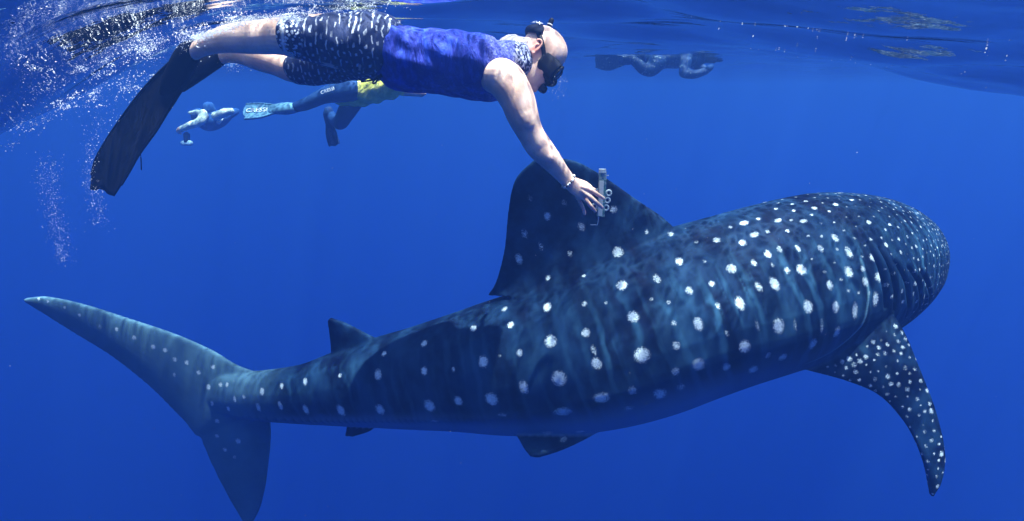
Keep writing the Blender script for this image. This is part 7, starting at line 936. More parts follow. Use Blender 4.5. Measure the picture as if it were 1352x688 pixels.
shark = whale_shark()

# ------------------------------------------------------------------ the bald snorkeler reaching for the fin
EX, EY, EZ = np.array((1, 0, 0.)), np.array((0, SP, CP)), np.array((0, -CP, SP))   # right, up and toward the viewer

def skin_material(name='skin', tone=(.68, .43, .32), pale=(.85, .63, .52)):
    m = Mat(name)
    a = m.noise(9, 4, None, .6); b = m.noise(75, 3, None, .6)
    c = m.mix(m.smooth(a, .35, .7), tone, pale)
    c = m.mix(m.math('MULTIPLY', m.smooth(b, .5, .8), .35), c, (.46, .24, .18))
    c = m.mix(m.attr('red'), c, (.55, .17, .13))
    c = m.mix(m.math('MULTIPLY', m.attr('stubble'), m.math('MULTIPLY_ADD', b, .5, .3)), c, (.50, .45, .43))
    h = m.math('ADD', b, m.math('MULTIPLY', m.noise(300, 2), .4))
    return m.bsdf(c, .5, .15, m.bump(h, .25, .003), Subsurface_Weight=.12, Subsurface_Scale=.02)

class Head:
    """head frame: l toward the viewer's side, f to the face, u to the crown (metres from the ear axis)"""
    def __init__(s, o, f, u, k=1.0):
        s.o = np.array(tuple(o)); s.u = unit(u); s.f = unit(np.asarray(f) - (np.asarray(f) @ s.u) * s.u); s.l = np.cross(s.f, s.u); s.k = k
        if s.l @ EZ < 0: s.l = -s.l
    def p(s, l, f, u): return s.o + s.k * (s.l * l + s.f * f + s.u * u)
    def ax(s): return np.stack([s.l, s.f, s.u])

HEAD_SLICES = [(-.128, .012, .074, .030), (-.108, -.02, .092, .050), (-.082, -.052, .096, .060), (-.05, -.074, .097, .067), (-.02, -.088, .094, .072), (.012, -.098, .100, .076),
               (.045, -.102, .101, .077), (.075, -.098, .094, .073), (.098, -.084, .080, .062), (.115, -.062, .058, .047), (.126, -.030, .028, .026)]

def head_geo(g, H, detail=True):
    C = [H.p(0, (a + b) / 2, u) for u, a, b, w in HEAD_SLICES]
    m = 28
    n = 50
    C = catmull(arr(C), n); hf = catmull(np.array([(b - a) / 2 for u, a, b, w in HEAD_SLICES]), n)[:, 0] * H.k; hw = catmull(np.array([w for *_, w in HEAD_SLICES]), n)[:, 0] * H.k
    th = np.linspace(0, 2 * math.pi, m, endpoint=False)
    V = C[:, None] + H.l * (hw[:, None] * np.cos(th))[..., None] + H.f * (hf[:, None] * np.sin(th))[..., None]
    f = grid_faces(n, m); f.append(tuple(range(m))[::-1]); f.append(tuple((n - 1) * m + j for j in range(m)))
    g.add(V, f)
    A = H.ax()
    ellipsoid(g, H.p(0, .104, -.022), np.array((.016, .018, .028)) * H.k, A)           # nose
    ellipsoid(g, H.p(0, .112, -.038), np.array((.018, .014, .013)) * H.k, A)
    ellipsoid(g, H.p(0, .094, .022), np.array((.052, .016, .012)) * H.k, A)           # brow
    ellipsoid(g, H.p(0, .094, -.068), np.array((.025, .013, .007)) * H.k, A)          # lips
    ellipsoid(g, H.p(0, .094, -.080), np.array((.022, .013, .007)) * H.k, A)
    ellipsoid(g, H.p(0, .082, -.112), np.array((.026, .020, .018)) * H.k, A)          # chin
    for sg in (1, -1):
        ellipsoid(g, H.p(sg * .045, .062, -.04), np.array((.020, .024, .02)) * H.k, A)       # cheek
        q = np.linspace(.2, 5.2, 14)                                                   # ear: rim, lobe and bowl
        P = [H.p(sg * (.080 + .012 * math.cos(t * .5)), -.022 - .017 * math.cos(t + .5), .004 + .029 * math.sin(t + .5)) for t in q]
        loft(g, P, .0052 * H.k, .0052 * H.k, up=tuple(H.l), steps=2, m=8)
        ellipsoid(g, H.p(sg * .076, -.019, .0), np.array((.008, .014, .022)) * H.k, A)
        ellipsoid(g, H.p(sg * .078, -.010, -.024), np.array((.007, .008, .010)) * H.k, A)

def finger(g, pts, r, up):
    loft(g, pts, [r * 1.05, r, r * .95, r * .8], [r * 1.0, r * .95, r * .9, r * .72], up=up, steps=5, m=10)

def swimmer():
    root = thing('person', at(560, 85, 2.8), 'bald man in blue sleeveless shirt and spotted navy shorts reaching toward the shark fin', 'person')
    H = Head(at(711, 74, 2.79), EX * .714 - EY * .70, EX * .70 + EY * .714, .91)
    g = Geo()
    head_geo(g, H)
    up = tuple(EY)
    # torso and neck
    T = [(478, 60, 2.80), (505, 63, 2.80), (530, 78, 2.80), (580, 83, 2.80), (625, 88, 2.80), (652, 93, 2.80), (672, 89, 2.80)]
    loft(g, P3(T), [.16, .155, .140, .150, .165, .155, .10], [.100, .098, .098, .098, .098, .085, .060], up=up, m=32)
    loft(g, [at(660, 88, 2.80), at(680, 80, 2.80), H.p(0, -.045, -.055), H.p(0, -.03, .0)], [.075, .066, .062, .062], [.070, .064, .064, .062], up=up, m=24)
    # near arm
    loft(g, P3([(650, 100, 2.70), (667, 106, 2.63), (682, 129, 2.60), (690, 152, 2.59), (700, 175, 2.60), (711, 193, 2.61), (726, 210, 2.63), (740, 227, 2.65), (752, 241, 2.66)]),
         [.062, .072, .066, .060, .050, .050, .043, .034, .029], [.062, .070, .062, .056, .051, .051, .043, .031, .024], up=tuple(EZ), m=24)
    ellipsoid(g, at(662, 102, 2.625), (.070, .062, .070))                          # deltoid
    ellipsoid(g, at(688, 142, 2.575), (.046, .038, .095), np.stack([unit(EX * .89 + EY * .45), EZ, unit(EX * .40 - EY * .91)]))
    ellipsoid(g, at(709, 190, 2.595), (.040, .032, .085), np.stack([unit(EX * .8 + EY * .6), EZ, unit(EX * .6 - EY * .8)]))
    # near hand: palm, four fingers, thumb
    loft(g, P3([(750, 239, 2.66), (760, 246, 2.66), (769, 251, 2.66), (774, 254, 2.66)]), [.016, .019, .020, .017], [.026, .034, .038, .036], up=tuple(unit(EX * .5 + EY * .85)), m=18)
    fu = tuple(EZ)
    finger(g, P3([(770, 247, 2.64), (780, 251, 2.625), (789, 257, 2.63), (797, 262, 2.65)]), .0095, fu)
    finger(g, P3([(769, 252, 2.64), (778, 259, 2.622), (787, 267, 2.625), (795, 274, 2.645)]), .0098, fu)
    finger(g, P3([(766, 257, 2.66), (773, 264, 2.65), (780, 272, 2.655), (786, 279, 2.67)]), .0093, fu)
    finger(g, P3([(761, 259, 2.67), (766, 267, 2.67), (770, 275, 2.68), (772, 283, 2.69)]), .0082, fu)
    finger(g, P3([(758, 244, 2.69), (770, 246, 2.72), (780, 249, 2.725), (789, 253, 2.715)]), .0105, fu)
    # far arm, folded back along the body
    loft(g, P3([(650, 92, 2.92), (640, 100, 2.98), (610, 104, 3.00), (585, 104, 3.02), (545, 98, 3.00), (520, 92, 2.97)]), [.075, .07, .058, .05, .045, .028], [.07, .066, .055, .048, .042, .024], up=up, m=20)
    loft(g, P3([(522, 92, 2.97), (508, 90, 2.96), (495, 89, 2.95)]), [.016, .018, .016], [.026, .04, .036], up=up, m=16)
    for k in range(4): finger(g, P3([(498, 84 + 4 * k, 2.95), (489, 84 + 4 * k, 2.95), (481, 85 + 4 * k, 2.94), (474, 86 + 4 * k, 2.93)]), .009, fu)
    finger(g, P3([(515, 97, 2.96), (508, 101, 2.95), (502, 104, 2.94), (497, 105, 2.93)]), .0095, fu)
    # legs
    loft(g, P3([(478, 60, 2.70), (440, 54, 2.68), (400, 50, 2.66), (372, 48, 2.65), (345, 49, 2.65), (322, 50, 2.67), (300, 52, 2.71), (278, 58, 2.76), (262, 65, 2.79), (250, 71, 2.81)]),
         [.095, .095, .082, .070, .060, .060, .054, .042, .033, .034], [.105, .100, .080, .068, .062, .058, .050, .040, .034, .036], up=up, m=24)
    loft(g, P3([(478, 66, 2.90), (445, 74, 2.94), (415, 83, 2.98), (388, 90, 3.00), (368, 84, 3.02), (345, 77, 3.04), (322, 71, 3.07), (303, 71, 3.09), (290, 75, 3.10)]),
         [.095, .095, .082, .064, .058, .060, .052, .040, .034], [.100, .092, .076, .060, .054, .055, .048, .038, .034], up=up, m=24)
    body = remeshed('body', g, skin_material(), .0036, 5, .5)
    v = co(body) - H.o
    l, f, u = v @ H.l, v @ H.f, v @ H.u
    ear = np.exp(-(((f + .020) / .022) ** 2 + ((u - .002) / .03) ** 2)) * (l > .055)
    attr(body, 'red', np.clip(ear * 1.0, 0, .75))
    attr(body, 'stubble', np.clip(1 - np.hypot((f + .055) / .045, (u + .03) / .06), 0, 1) * .9 + np.clip(1 - np.hypot((f - .05) / .05, (u + .1) / .045), 0, 1) * .5)
    adopt(body, root)
    shirt_and_shorts(root, H, up)
    mask_and_snorkel(H)
    fins_main(root)
    bracelet()
    tool()
    return root

def lettering(txt, parent, pos, xdir, ydir, size, mat, name='lettering', thick=.0015, sx=1.0):
    cu = bpy.data.curves.new(name, 'FONT'); cu.body = txt; cu.size = size; cu.extrude = thick; cu.align_x = 'CENTER'; cu.align_y = 'CENTER'
    t = bpy.data.objects.new(name, cu); sc.collection.objects.link(t)
    x = unit(xdir); z = unit(np.cross(x, ydir)); y = np.cross(z, x)
    dg = bpy.context.evaluated_depsgraph_get(); dg.update()
    me = bpy.data.meshes.new_from_object(t.evaluated_get(dg))
    bpy.data.objects.remove(t)
    v = np.array([q.co[:] for q in me.vertices])
    w = np.asarray(tuple(pos)) + v[:, :1] * sx * x + v[:, 1:2] * y + v[:, 2:3] * z
    me.vertices.foreach_set('co', w.ravel()); me.update(); me.materials.clear(); me.materials.append(mat)
    o = bpy.data.objects.new(name, me); sc.collection.objects.link(o)
    if parent is not None: adopt(o, parent)
    return o

def shirt_and_shorts(root, H, up):
    # ---- shirt
    m = Mat('blue_rash_shirt')
    st = m.noise(38, 4, m.mapped((1, .6, .25)), .6); wr = m.noise(14, 4, m.mapped((1.3, 1, .45), (0, .5, 0)), .6, 1.5)
    c = m.mix(m.smooth(st, .42, .72), (.008, .019, .25), (.022, .066, .52))
    c = m.mix(m.math('MULTIPLY', m.smooth(m.noise(60, 3, None, .7), .55, .75), .35), c, (.09, .18, .70))
    c = m.mix(m.attr('yoke'), c, m.mix(m.smooth(m.noise(120, 3, None, .7), .45, .6), (.06, .07, .42), (.22, .26, .66)))
    c = m.mix(m.attr('neckprint'), c, m.ramp(m.noise(120, 2, m.mapped((1, 1, .6))), [(.47, (.012, .014, .06)), (.56, (.40, .44, .62))]))
    mat = m.bsdf(c, .75, .25, m.bump(m.math('ADD', wr, m.math('MULTIPLY', st, .4)), .7, .02))
    g = Geo()
    T = [(516, 71, 2.80), (522, 74, 2.80), (532, 78, 2.80), (555, 81, 2.80), (580, 83, 2.80), (605, 85, 2.80), (630, 89, 2.80), (655, 92, 2.80), (672, 88, 2.80)]
    loft(g, P3(T), [.168, .166, .160, .161, .168, .176, .188, .186, .140], [.104, .110, .117, .117, .117, .117, .115, .112, .092], up=up, m=40, power=.86)
    loft(g, [at(655, 90, 2.80), at(668, 84, 2.80), at(683, 77, 2.80), at(689, 74, 2.80)], [.12, .10, .078, .074], [.088, .082, .074, .070], up=up, m=30, caps=True)
    shirt = remeshed('shirt', g, mat, .006, 3)
    v = co(shirt); n = nrm(shirt)
    s, t, q = v[:, 0], v[:, 2], v[:, 1]
    folds = .0045 * np.sin(26 * s + 9 * np.sin(7 * t + 3 * q) + 20 * t) * (.5 + .5 * np.sin(6 * s + 11 * t)) + .003 * np.sin(70 * s + 25 * t + 6 * np.sin(19 * q))
    folds *= np.clip((.1 - s) / .2, .1, 1)
    set_co(shirt, v + n * folds[:, None])
    x0 = at(641, 85, 2.8).x; x1 = at(676, 85, 2.8).x
    hi = np.clip((v[:, 2] - at(640, 74, 2.8).z) / .03, 0, 1)
    attr(shirt, 'yoke', np.clip((s - x0) / .03, 0, 1) * .8)
    attr(shirt, 'neckprint', np.clip((s - x1) / .015, 0, 1))
    adopt(shirt, root)
    white = plain('white_print', (.72, .75, .80), .6, .3, .1)
    p = lettering('JA', shirt, at(640.5, 57.2, 2.685), EX * .25 - EY * .97, EX * .97 + EY * .25, .030, white); p['label'] = 'white printed letters on the back of the shoulder'
    lettering('M', shirt, at(646.5, 58.5, 2.682), EX * .25 - EY * .97, EX * .97 + EY * .25, .030, white)
    # ---- pale neck collar
    g = Geo()
    loft(g, [H.p(0, -.085, -.075), H.p(0, -.068, -.062), H.p(0, -.052, -.045)], [.072, .069, .066], [.078, .073, .069], up=tuple(H.f), steps=8, m=36)
    m = Mat('pale_collar')
    pt = m.noise(30, 3, m.mapped((1, 1, .35)), .7)
    mat = m.bsdf(m.mix(m.smooth(pt, .4, .65), (.34, .30, .38), (.58, .53, .56)), .8, .2, m.bump(pt, .6, .012))
    c = remeshed('collar', g, mat, .0045, 2); adopt(c, root); c['label'] = 'pale crumpled neck collar'
    # ---- shorts with whale-shark print
    m = Mat('spotted_navy_shorts')
    vo = m.n('ShaderNodeTexVoronoi', feature='F1'); vo.inputs['Scale'].default_value = 58; vo.inputs['Randomness'].default_value = .9; m.l(m.mapped((1, .8, .72)), vo.inputs['Vector'])
    wob = m.noise(16, 3)
    sp = m.n('ShaderNodeSeparateXYZ'); m.l(m.obj(), sp.inputs[0])
    bx = m.math('DIVIDE', m.math('ADD', sp.outputs[0], m.math('MULTIPLY', wob, .035)), .0195)
    ci = m.math('FLOOR', bx)
    fr = m.math('ABSOLUTE', m.math('SUBTRACT', m.math('FRACT', bx), .5))
    odd = m.math('MODULO', m.math('ABSOLUTE', ci), 2.0)
    wn = m.n('ShaderNodeTexWhiteNoise', noise_dimensions='1D'); m.l(ci, wn.inputs['W'])
    zz = m.math('ADD', m.math('DIVIDE', m.math('SUBTRACT', sp.outputs[2], m.math('MULTIPLY', sp.outputs[1], .8)), .052), m.math('MULTIPLY_ADD', wn.outputs['Value'], 1.0, m.math('MULTIPLY', wob, 1.2)))
    seg = m.math('ABSOLUTE', m.math('SUBTRACT', m.math('FRACT', zz), .5))
    dash = m.math('MULTIPLY', m.smooth(fr, .08, .17, 1, 0), m.smooth(seg, .30, .38, 1, 0))       # rows of upright dashes
    dots = m.math('MULTIPLY', m.smooth(fr, .16, .28, 1, 0), m.smooth(seg, .10, .17, 1, 0))       # and rows of dots between
    fade = m.smooth(m.noise(24, 3, m.mapped((1.2, 1.2, .7), loc=(3, 1, 2))), .36, .58)
    hemd = m.n('ShaderNodeTexVoronoi', feature='F1'); hemd.inputs['Scale'].default_value = 80; m.l(m.obj(), hemd.inputs['Vector'])
    dots2 = m.smooth(hemd.outputs['Distance'], .36, .46, 1, 0)
    ptn = m.math('MULTIPLY', m.math('ADD', m.math('MULTIPLY', dash, m.math('SUBTRACT', 1, odd)), m.math('MULTIPLY', dots, odd)), m.math('MULTIPLY_ADD', fade, .75, .2))
    ptn = m.mix(m.attr('hem'), ptn, dots2)
    c = m.mix(m.noise(30, 3), (.006, .012, .045), (.014, .030, .11))
    c = m.mix(ptn, c, (.55, .62, .72)); c = m.mix(m.attr('trim'), c, (.72, .76, .80))
    mat = m.bsdf(c, .7, .25, m.bump(m.noise(20, 4, m.mapped((1.5, 1, .4))), .7, .02))
    g = Geo()
    loft(g, P3([(470, 60, 2.80), (487, 60, 2.80), (503, 62, 2.80), (516, 69, 2.80), (524, 74, 2.80)]), [.176, .180, .176, .155, .14], [.117, .127, .120, .104, .096], up=up, m=36)
    loft(g, P3([(482, 58, 2.71), (455, 56, 2.69), (428, 53, 2.675), (400, 50, 2.66), (385, 49, 2.655)]), [.112, .112, .104, .094, .086], [.118, .106, .094, .082, .072], up=up, m=30)
    loft(g, P3([(482, 66, 2.90), (455, 74, 2.93), (430, 81, 2.96), (412, 88, 2.98), (398, 91, 3.00)]), [.115, .115, .106, .096, .086], [.112, .104, .092, .080, .066], up=up, m=30)
    sh = remeshed('shorts', g, mat, .006, 3)
    v = co(sh); n = nrm(sh)
    s, t, q = v[:, 0], v[:, 2], v[:, 1]
    folds = .005 * np.sin(48 * s + 10 * t + 4 * np.sin(9 * q + 11 * t)) * (.5 + .5 * np.sin(13 * s + 17 * t + 9 * q))
    set_co(sh, v + n * folds[:, None])
    px = (s / (v[:, 1] / 1.03)) * F_PX + 676
    near = v[:, 1] < 2.80
    wav = 3 * np.sin(40 * t)
    attr(sh, 'hem', np.clip((404 + wav - px) / 6, 0, 1) * near)
    attr(sh, 'trim', np.exp(-((px - 379 - 60 * np.clip(-(t - at(400, 62, 2.7).z), 0, .2)) / 2.0) ** 2) * near)
    adopt(sh, root)
    # drawstring hanging at the waist front
    black = plain('black_cord', (.01, .011, .016), .7)
    g = Geo()
    loft(g, P3([(506, 99, 2.72), (500, 104, 2.70), (495, 110, 2.70), (492, 109, 2.70), (497, 103, 2.70), (503, 99, 2.71)]), .0035, .0035, steps=6, m=8)
    loft(g, P3([(503, 100, 2.72), (494, 105, 2.70), (484, 107, 2.69), (477, 108, 2.69)]), .0035, .0035, steps=6, m=8)
    d = make_mesh('drawstring', g.verts(), g.f, black); fix_normals(d); adopt(d, root)

def mask_and_snorkel(H):
    rubber = plain('black_silicone', (.010, .011, .014), .5, .1, .3, 60)
    root = thing('diving_mask', H.p(0, .1, 0), 'black diving mask strapped over the eyes of the bald man', 'diving mask')
    # skirt: rounded shell over eyes and nose, narrowing to the lens frame
    g = Geo()
    n, mm = 8, 40
    th = np.linspace(0, 2 * math.pi, mm, endpoint=False)
    rows = []
    for i in range(n):
        k = i / (n - 1)
        f0 = .066 + .052 * k
        a = .080 - .012 * k; b = .052 - .006 * k
        ct, s_ = np.cos(th), np.sin(th)
        x = a * np.sign(ct) * np.abs(ct) ** .6; y = b * np.sign(s_) * np.abs(s_) ** .7 - .010
        f = f0 - .045 * (np.abs(x) / .08) ** 2 * (1 - k) - .012 * k * (np.abs(x) / .07) ** 2
        rows.append(np.array([H.p(xx, ff, yy) for xx, ff, yy in zip(x, f, y)]))
    V = np.array(rows)
    f = grid_faces(n, mm); f.append(tuple(range(mm))[::-1]); f.append(tuple((n - 1) * mm + j for j in range(mm)))
    g.add(V, f)
    A = H.ax()
    ellipsoid(g, H.p(0, .118, -.038), (0.0191, 0.0218, 0.0218), A)            # nose pocket
    ellipsoid(g, H.p(0, .108, -.054), (0.0237, 0.0200, 0.0127), A)
    sk = remeshed('skirt', g, rubber, .0035, 2); adopt(sk, root)
    glass = Mat('mask_glass').bsdf((.012, .016, .022), .06, .6)
    for sg in (1, -1):                                                    # lens panes in their frame
        g = Geo()
        ellipsoid(g, H.p(sg * .036, .1165, .004), (0.0255, 0.0036, 0.0209), A, 10, 24)
        q = make_mesh('lens', g.verts(), g.f, glass); adopt(q, root)
        t = np.linspace(0, 2 * math.pi, 25)
        g = Geo()
        P = [H.p(sg * .036 + .030 * math.copysign(abs(math.cos(a)) ** .7, math.cos(a)), (.117), .004 + .025 * math.copysign(abs(math.sin(a)) ** .7, math.sin(a))) for a in t]
        loft(g, P, .004, .004, up=tuple(H.f), steps=1, m=8, caps=False)
        q = make_mesh('lens_frame', g.verts(), g.f, rubber); fix_normals(q); adopt(q, root)
    # strap: band round the back of the head with a wide pad
    HS = np.array(HEAD_SLICES)
    def on_head(a, u, dr):
        w, f0, f1 = (np.interp(u, HS[:, 0], HS[:, k]) for k in (3, 1, 2))
        l, fb = math.cos(a), -math.sin(a)
        mid = (f0 + f1) / 2; half = (f1 - f0) / 2
        return H.p(l * (w + dr), mid + fb * (half + dr), u)
    ph = np.linspace(-.62, math.pi + .62, 64)
    V = []
    for a in ph:
        k = max(0, math.sin(a) + .25) / 1.25
        u = -.002 + .078 * k ** .75
        for (du, dr) in ((-.012, .001), (.012, .001), (.012, .006), (-.012, .006)):
            V.append(on_head(a, u + du, dr))
    g = Geo(); f = grid_faces(64, 4); f += [(3, 2, 1, 0), tuple(63 * 4 + j for j in range(4))]
    g.add(np.array(V), f)
    st = make_mesh('strap', g.verts(), g.f, rubber); fix_normals(st); adopt(st, root)
    g = Geo()
    ph = np.linspace(.42, math.pi - .42, 30); V = []
    for a in ph:
        e = max(.02, math.sin((a - .42) / (math.pi - .84) * math.pi)) ** .35
        for j in range(18):
            b = 2 * math.pi * j / 18
            V.append(on_head(a, .066 + .037 * e * math.cos(b), .010 + .010 * math.sin(b) * e + .004 * math.cos(3 * b) * e))
    f = grid_faces(30, 18); f += [tuple(range(18))[::-1], tuple(29 * 18 + j for j in range(18))]
    g.add(np.array(V), f)
    pad = make_mesh('strap_pad', g.verts(), g.f, plain('black_neoprene', (.010, .013, .026), .8, .05, .3, 90, .4)); fix_normals(pad); adopt(pad, root)
    white = plain('white_mark', (.75, .78, .82), .5, .1, .1)
    for txt, a, u, sz, sx in (('I', 1.32, .080, .024, 1.6), ('C', 1.12, .082, .022, 1.2), ('X', .80, .086, .022, 1.9)):
        p = on_head(a, u, .0235); tx = unit(on_head(a - .05, u, .0235) - on_head(a + .05, u, .0235)); ty = unit(on_head(a, u + .004, .022) - on_head(a, u - .004, .022))
        lettering(txt, pad, p, tx, ty, sz, white, 'mark', sx=sx)
    # snorkel on the far side of the head
    sr = thing('snorkel', H.p(-.1, 0, 0), 'black snorkel tube with pale rings sticking up behind the bald head', 'snorkel')
    g = Geo()
    P = [H.p(-.012, .118, -.080), H.p(-.055, .112, -.082), H.p(-.098, .075, -.07), H.p(-.106, .02, -.01), H.p(-.106, -.03, .06), H.p(-.100, -.065, .125), H.p(-.098, -.088, .178)]
    C, T, S_, U_ = loft(g, P, .0105, .0105, up=tuple(H.l), steps=8, m=14)
    q = make_mesh('tube', g.verts(), g.f, rubber); fix_normals(q); adopt(q, sr)
    pale = plain('pale_rubber', (.60, .62, .66), .5)
    for k in (.100, .116, .131, .144):
        i = int(np.argmin(np.abs((C - H.o) @ H.u - k) + 10 * (((C - H.o) @ H.f) > 0)))
        g = Geo(); loft(g, [C[i] - T[i] * .0022, C[i] + T[i] * .0022], .0117, .0117, up=tuple(H.l), steps=2, m=14, caps=False)
        q = make_mesh('ring', g.verts(), g.f, pale); fix_normals(q); adopt(q, sr)
    g = Geo()
    ellipsoid(g, H.p(.0, .108, -.080), (0.0218, 0.0146, 0.0118), A); ellipsoid(g, H.p(.004, .118, -.088), (0.0146, 0.0127, 0.0127), A)
    q = make_mesh('mouthpiece', g.verts(), g.f, rubber); adopt(q, sr)

def blade_fin(name, label, L, R, side, rubber, pocket, curve=None, group=None):
    """long fin: blade between edges L and R (foot to tip), ribs on both edges, foot pocket tube"""
    root = thing(name, L[0] * .5 + R[0] * .5, label, 'swim fin', group)
    A, B = catmull(arr(L), 30), catmull(arr(R), 30)
    nrm_ = unit(side)
    g = Geo(); m = 13
    v = np.linspace(0, 1, m)
    u = np.linspace(0, 1, 30)
    notch = np.clip((u - .86) / .14, 0, 1)
    mid = A[:, None] * (1 - v)[None, :, None] + B[:, None] * v[None, :, None]
    along = unit((A[-1] + B[-1]) - (A[-4] + B[-4]))
    wdt = np.linalg.norm(A[-1] - B[-1])
    cut = np.exp(-((v - .45) / .15) ** 2) * .17
    mid = mid - (notch[:, None] * cut[None] * wdt)[..., None] * along
    th = (.006 - .003 * u)[:, None, None] * nrm_
    loop = np.concatenate([mid + th, (mid - th)[:, ::-1]], 1); M = loop.shape[1]
    f = grid_faces(30, M); f += [tuple(range(M))[::-1], tuple(29 * M + j for j in range(M))]
    g.add(loop, f)
    b = make_mesh('blade', g.verts(), g.f, rubber); fix_normals(b); adopt(b, root)
    for E_ in (A, B):
        g = Geo(); loft(g, E_[2:-2:3], np.linspace(.007, .004, len(E_[2:-2:3])), np.linspace(.011, .005, len(E_[2:-2:3])), up=tuple(nrm_), steps=3, m=8)
        q = make_mesh('edge_rail', g.verts(), g.f, rubber); fix_normals(q); adopt(q, root)
    g = Geo()
    P, ra, rb = pocket
    loft(g, P, ra, rb, up=tuple(nrm_), steps=6, m=24)
    q = remeshed('foot_pocket', g, rubber, .006, 2); adopt(q, root)
    return root

def fins_main(person):
    m = Mat('black_fin_rubber')
    nz = m.noise(24, 4)
    rub = m.bsdf(m.mix(nz, (.003, .004, .008), (.0045, .006, .011)), .65, .04)
    side = unit(EZ * .92 + EX * .35 + EY * .15)
    r = blade_fin('swim_fin', 'long black swim fin with notched tip on the near foot of the bald man', P3([(240, 70, 2.84), (221, 86, 2.85), (191, 116, 2.86), (161, 155, 2.86), (136, 192, 2.85), (123, 219, 2.85), (119, 250, 2.84)]),
              P3([(250, 92, 2.82), (241, 112, 2.82), (222, 146, 2.82), (204, 176, 2.81), (185, 202, 2.80), (167, 234, 2.79), (151, 259, 2.79)]), side, rub,
              (P3([(259, 63, 2.80), (250, 70, 2.81), (243, 82, 2.82), (236, 96, 2.83), (228, 110, 2.835), (220, 124, 2.84)]), [.034, .046, .050, .050, .046, .034], [.036, .046, .046, .038, .028, .012]))
    r2 = blade_fin('swim_fin', 'black swim fin on the far foot, mostly hidden behind the near fin', P3([(266, 82, 3.08), (240, 106, 3.08), (215, 130, 3.07), (190, 155, 3.06), (172, 180, 3.05), (160, 200, 3.05)]),
              P3([(272, 96, 3.06), (246, 112, 3.06), (228, 138, 3.05), (210, 165, 3.04), (192, 190, 3.03), (176, 210, 3.03)]), side, rub,
              (P3([(297, 71, 3.10), (286, 76, 3.10), (275, 83, 3.09), (262, 93, 3.08), (250, 103, 3.08), (238, 114, 3.08)]), [.032, .042, .044, .042, .038, .03], [.036, .044, .042, .034, .026, .014]))
    # thin safety cord hanging below the blade
    g = Geo(); loft(g, P3([(184, 196, 2.82), (186, 208, 2.82), (186.5, 224, 2.82)]), .0022, .0022, steps=4, m=6)
    q = make_mesh('cord', g.verts(), g.f, rub); fix_normals(q); adopt(q, r)

def bracelet():
    root = thing('bracelet', at(751, 240, 2.66), 'beaded bracelet on the wrist of the reaching arm', 'bracelet')
    ax = unit(np.array(at(760, 247, 2.66)) - np.array(at(742, 231, 2.65)))
    a = unit(np.cross(ax, EZ)); b = np.cross(ax, a)
    c = np.array(at(750.5, 239.5, 2.66))
    pale, dark = plain('silver_bead', (.70, .68, .66), .25, .6), plain('dark_bead', (.05, .04, .04), .3, .5)
    g = Geo(); ellipsoid(g, (0, 0, 0), (.0052, .0052, .0052), n=8, m=10)
    me = {}
    for k in range(24):
        t = 2 * math.pi * k / 24
        mt = pale if k % 3 else dark
        p = c + a * .031 * math.cos(t) + b * .035 * math.sin(t)
        if mt.name not in me:
            o = make_mesh('bead', g.verts(), g.f, mt); me[mt.name] = o.data
        else: o = link(bpy.data.objects.new('bead', me[mt.name]))
        o.location = p; adopt(o, root)

def tool():
    root = thing('measuring_tool', at(793, 286, 2.68), 'slim clear acrylic measuring tool with white rings held upright in the fingers', 'measuring tool')
    m = Mat('clear_acrylic')
    nz = m.noise(60, 3)
    b = m.n('ShaderNodeBsdfPrincipled'); m.l(m.mix(m.smooth(nz, .45, .6), (.10, .30, .30), (.42, .56, .54)), b.inputs['Base Color']); b.inputs['Roughness'].default_value = .18
    tr = m.n('ShaderNodeBsdfTransparent'); tr.inputs[0].default_value = (.75, .9, .88, 1)
    mx = m.n('ShaderNodeMixShader'); mx.inputs[0].default_value = .55; m.l(tr.outputs[0], mx.inputs[1]); m.l(b.outputs[0], mx.inputs[2]); m.l(mx.outputs[0], m.out.inputs[0])
    acr = m.m
    whi = plain('white_nylon', (.42, .52, .54), .35, .2, .2, 90); steel = plain('steel', (.55, .60, .62), .25, .6); red = plain('dull_red', (.45, .18, .15), .5)
    ax = unit(np.array(at(796, 226, 2.68)) - np.array(at(793, 286, 2.68))); rt = unit(EX - (EX @ ax) * ax); fw = np.cross(rt, ax)
    base = np.array(at(793, 286, 2.68))
    def box(name, c, hx, hz, hy, mat, bev=.0015):
        P = base + ax * c[1] + rt * c[0] + fw * c[2]
        g = Geo(); loft(g, [P - ax * hz, P + ax * hz], [hx, hx], [hy, hy], up=tuple(fw), steps=2, m=16, power=.35, caps=False)
        o = make_mesh(name, g.verts(), g.f, mat, smooth=False); fix_normals(o); adopt(o, root); return o
    box('body', (0, .090, 0), .0155, .090, .006, acr)
    box('back_plate', (-.004, .075, .009), .009, .070, .002, whi)
    box('top_cap', (-.002, .183, 0), .014, .007, .010, whi)
    box('scale_insert', (-.004, .150, -.0085), .004, .018, .002, red)
    box('clip', (.012, .165, -.002), .012, .0015, .002, steel)
    for dx, dz in ((.028, .095), (.024, .066), (.020, .036), (-.026, .040), (-.016, .098)):
        c = base + ax * dz + rt * dx - fw * .004
        t = np.linspace(0, 2 * math.pi, 21)
        g = Geo(); loft(g, [c + rt * .0095 * math.cos(q) + ax * .0105 * math.sin(q) for q in t], .004, .006, up=tuple(fw), steps=1, m=10, caps=False)
        o = make_mesh('ring', g.verts(), g.f, whi); fix_normals(o); adopt(o, root)
    g = Geo(); loft(g, [base + rt * -.008 + ax * .01, base + rt * -.009 - ax * .015, base + rt * -.011 - ax * .033, base + rt * -.014 - ax * .0345, base + rt * -.026 - ax * .0345, base + rt * -.038 - ax * .0345], .0021, .0021, up=tuple(fw), steps=4, m=8)
    o = make_mesh('hook', g.verts(), g.f, steel); fix_normals(o); adopt(o, root)

snorkeler = swimmer()

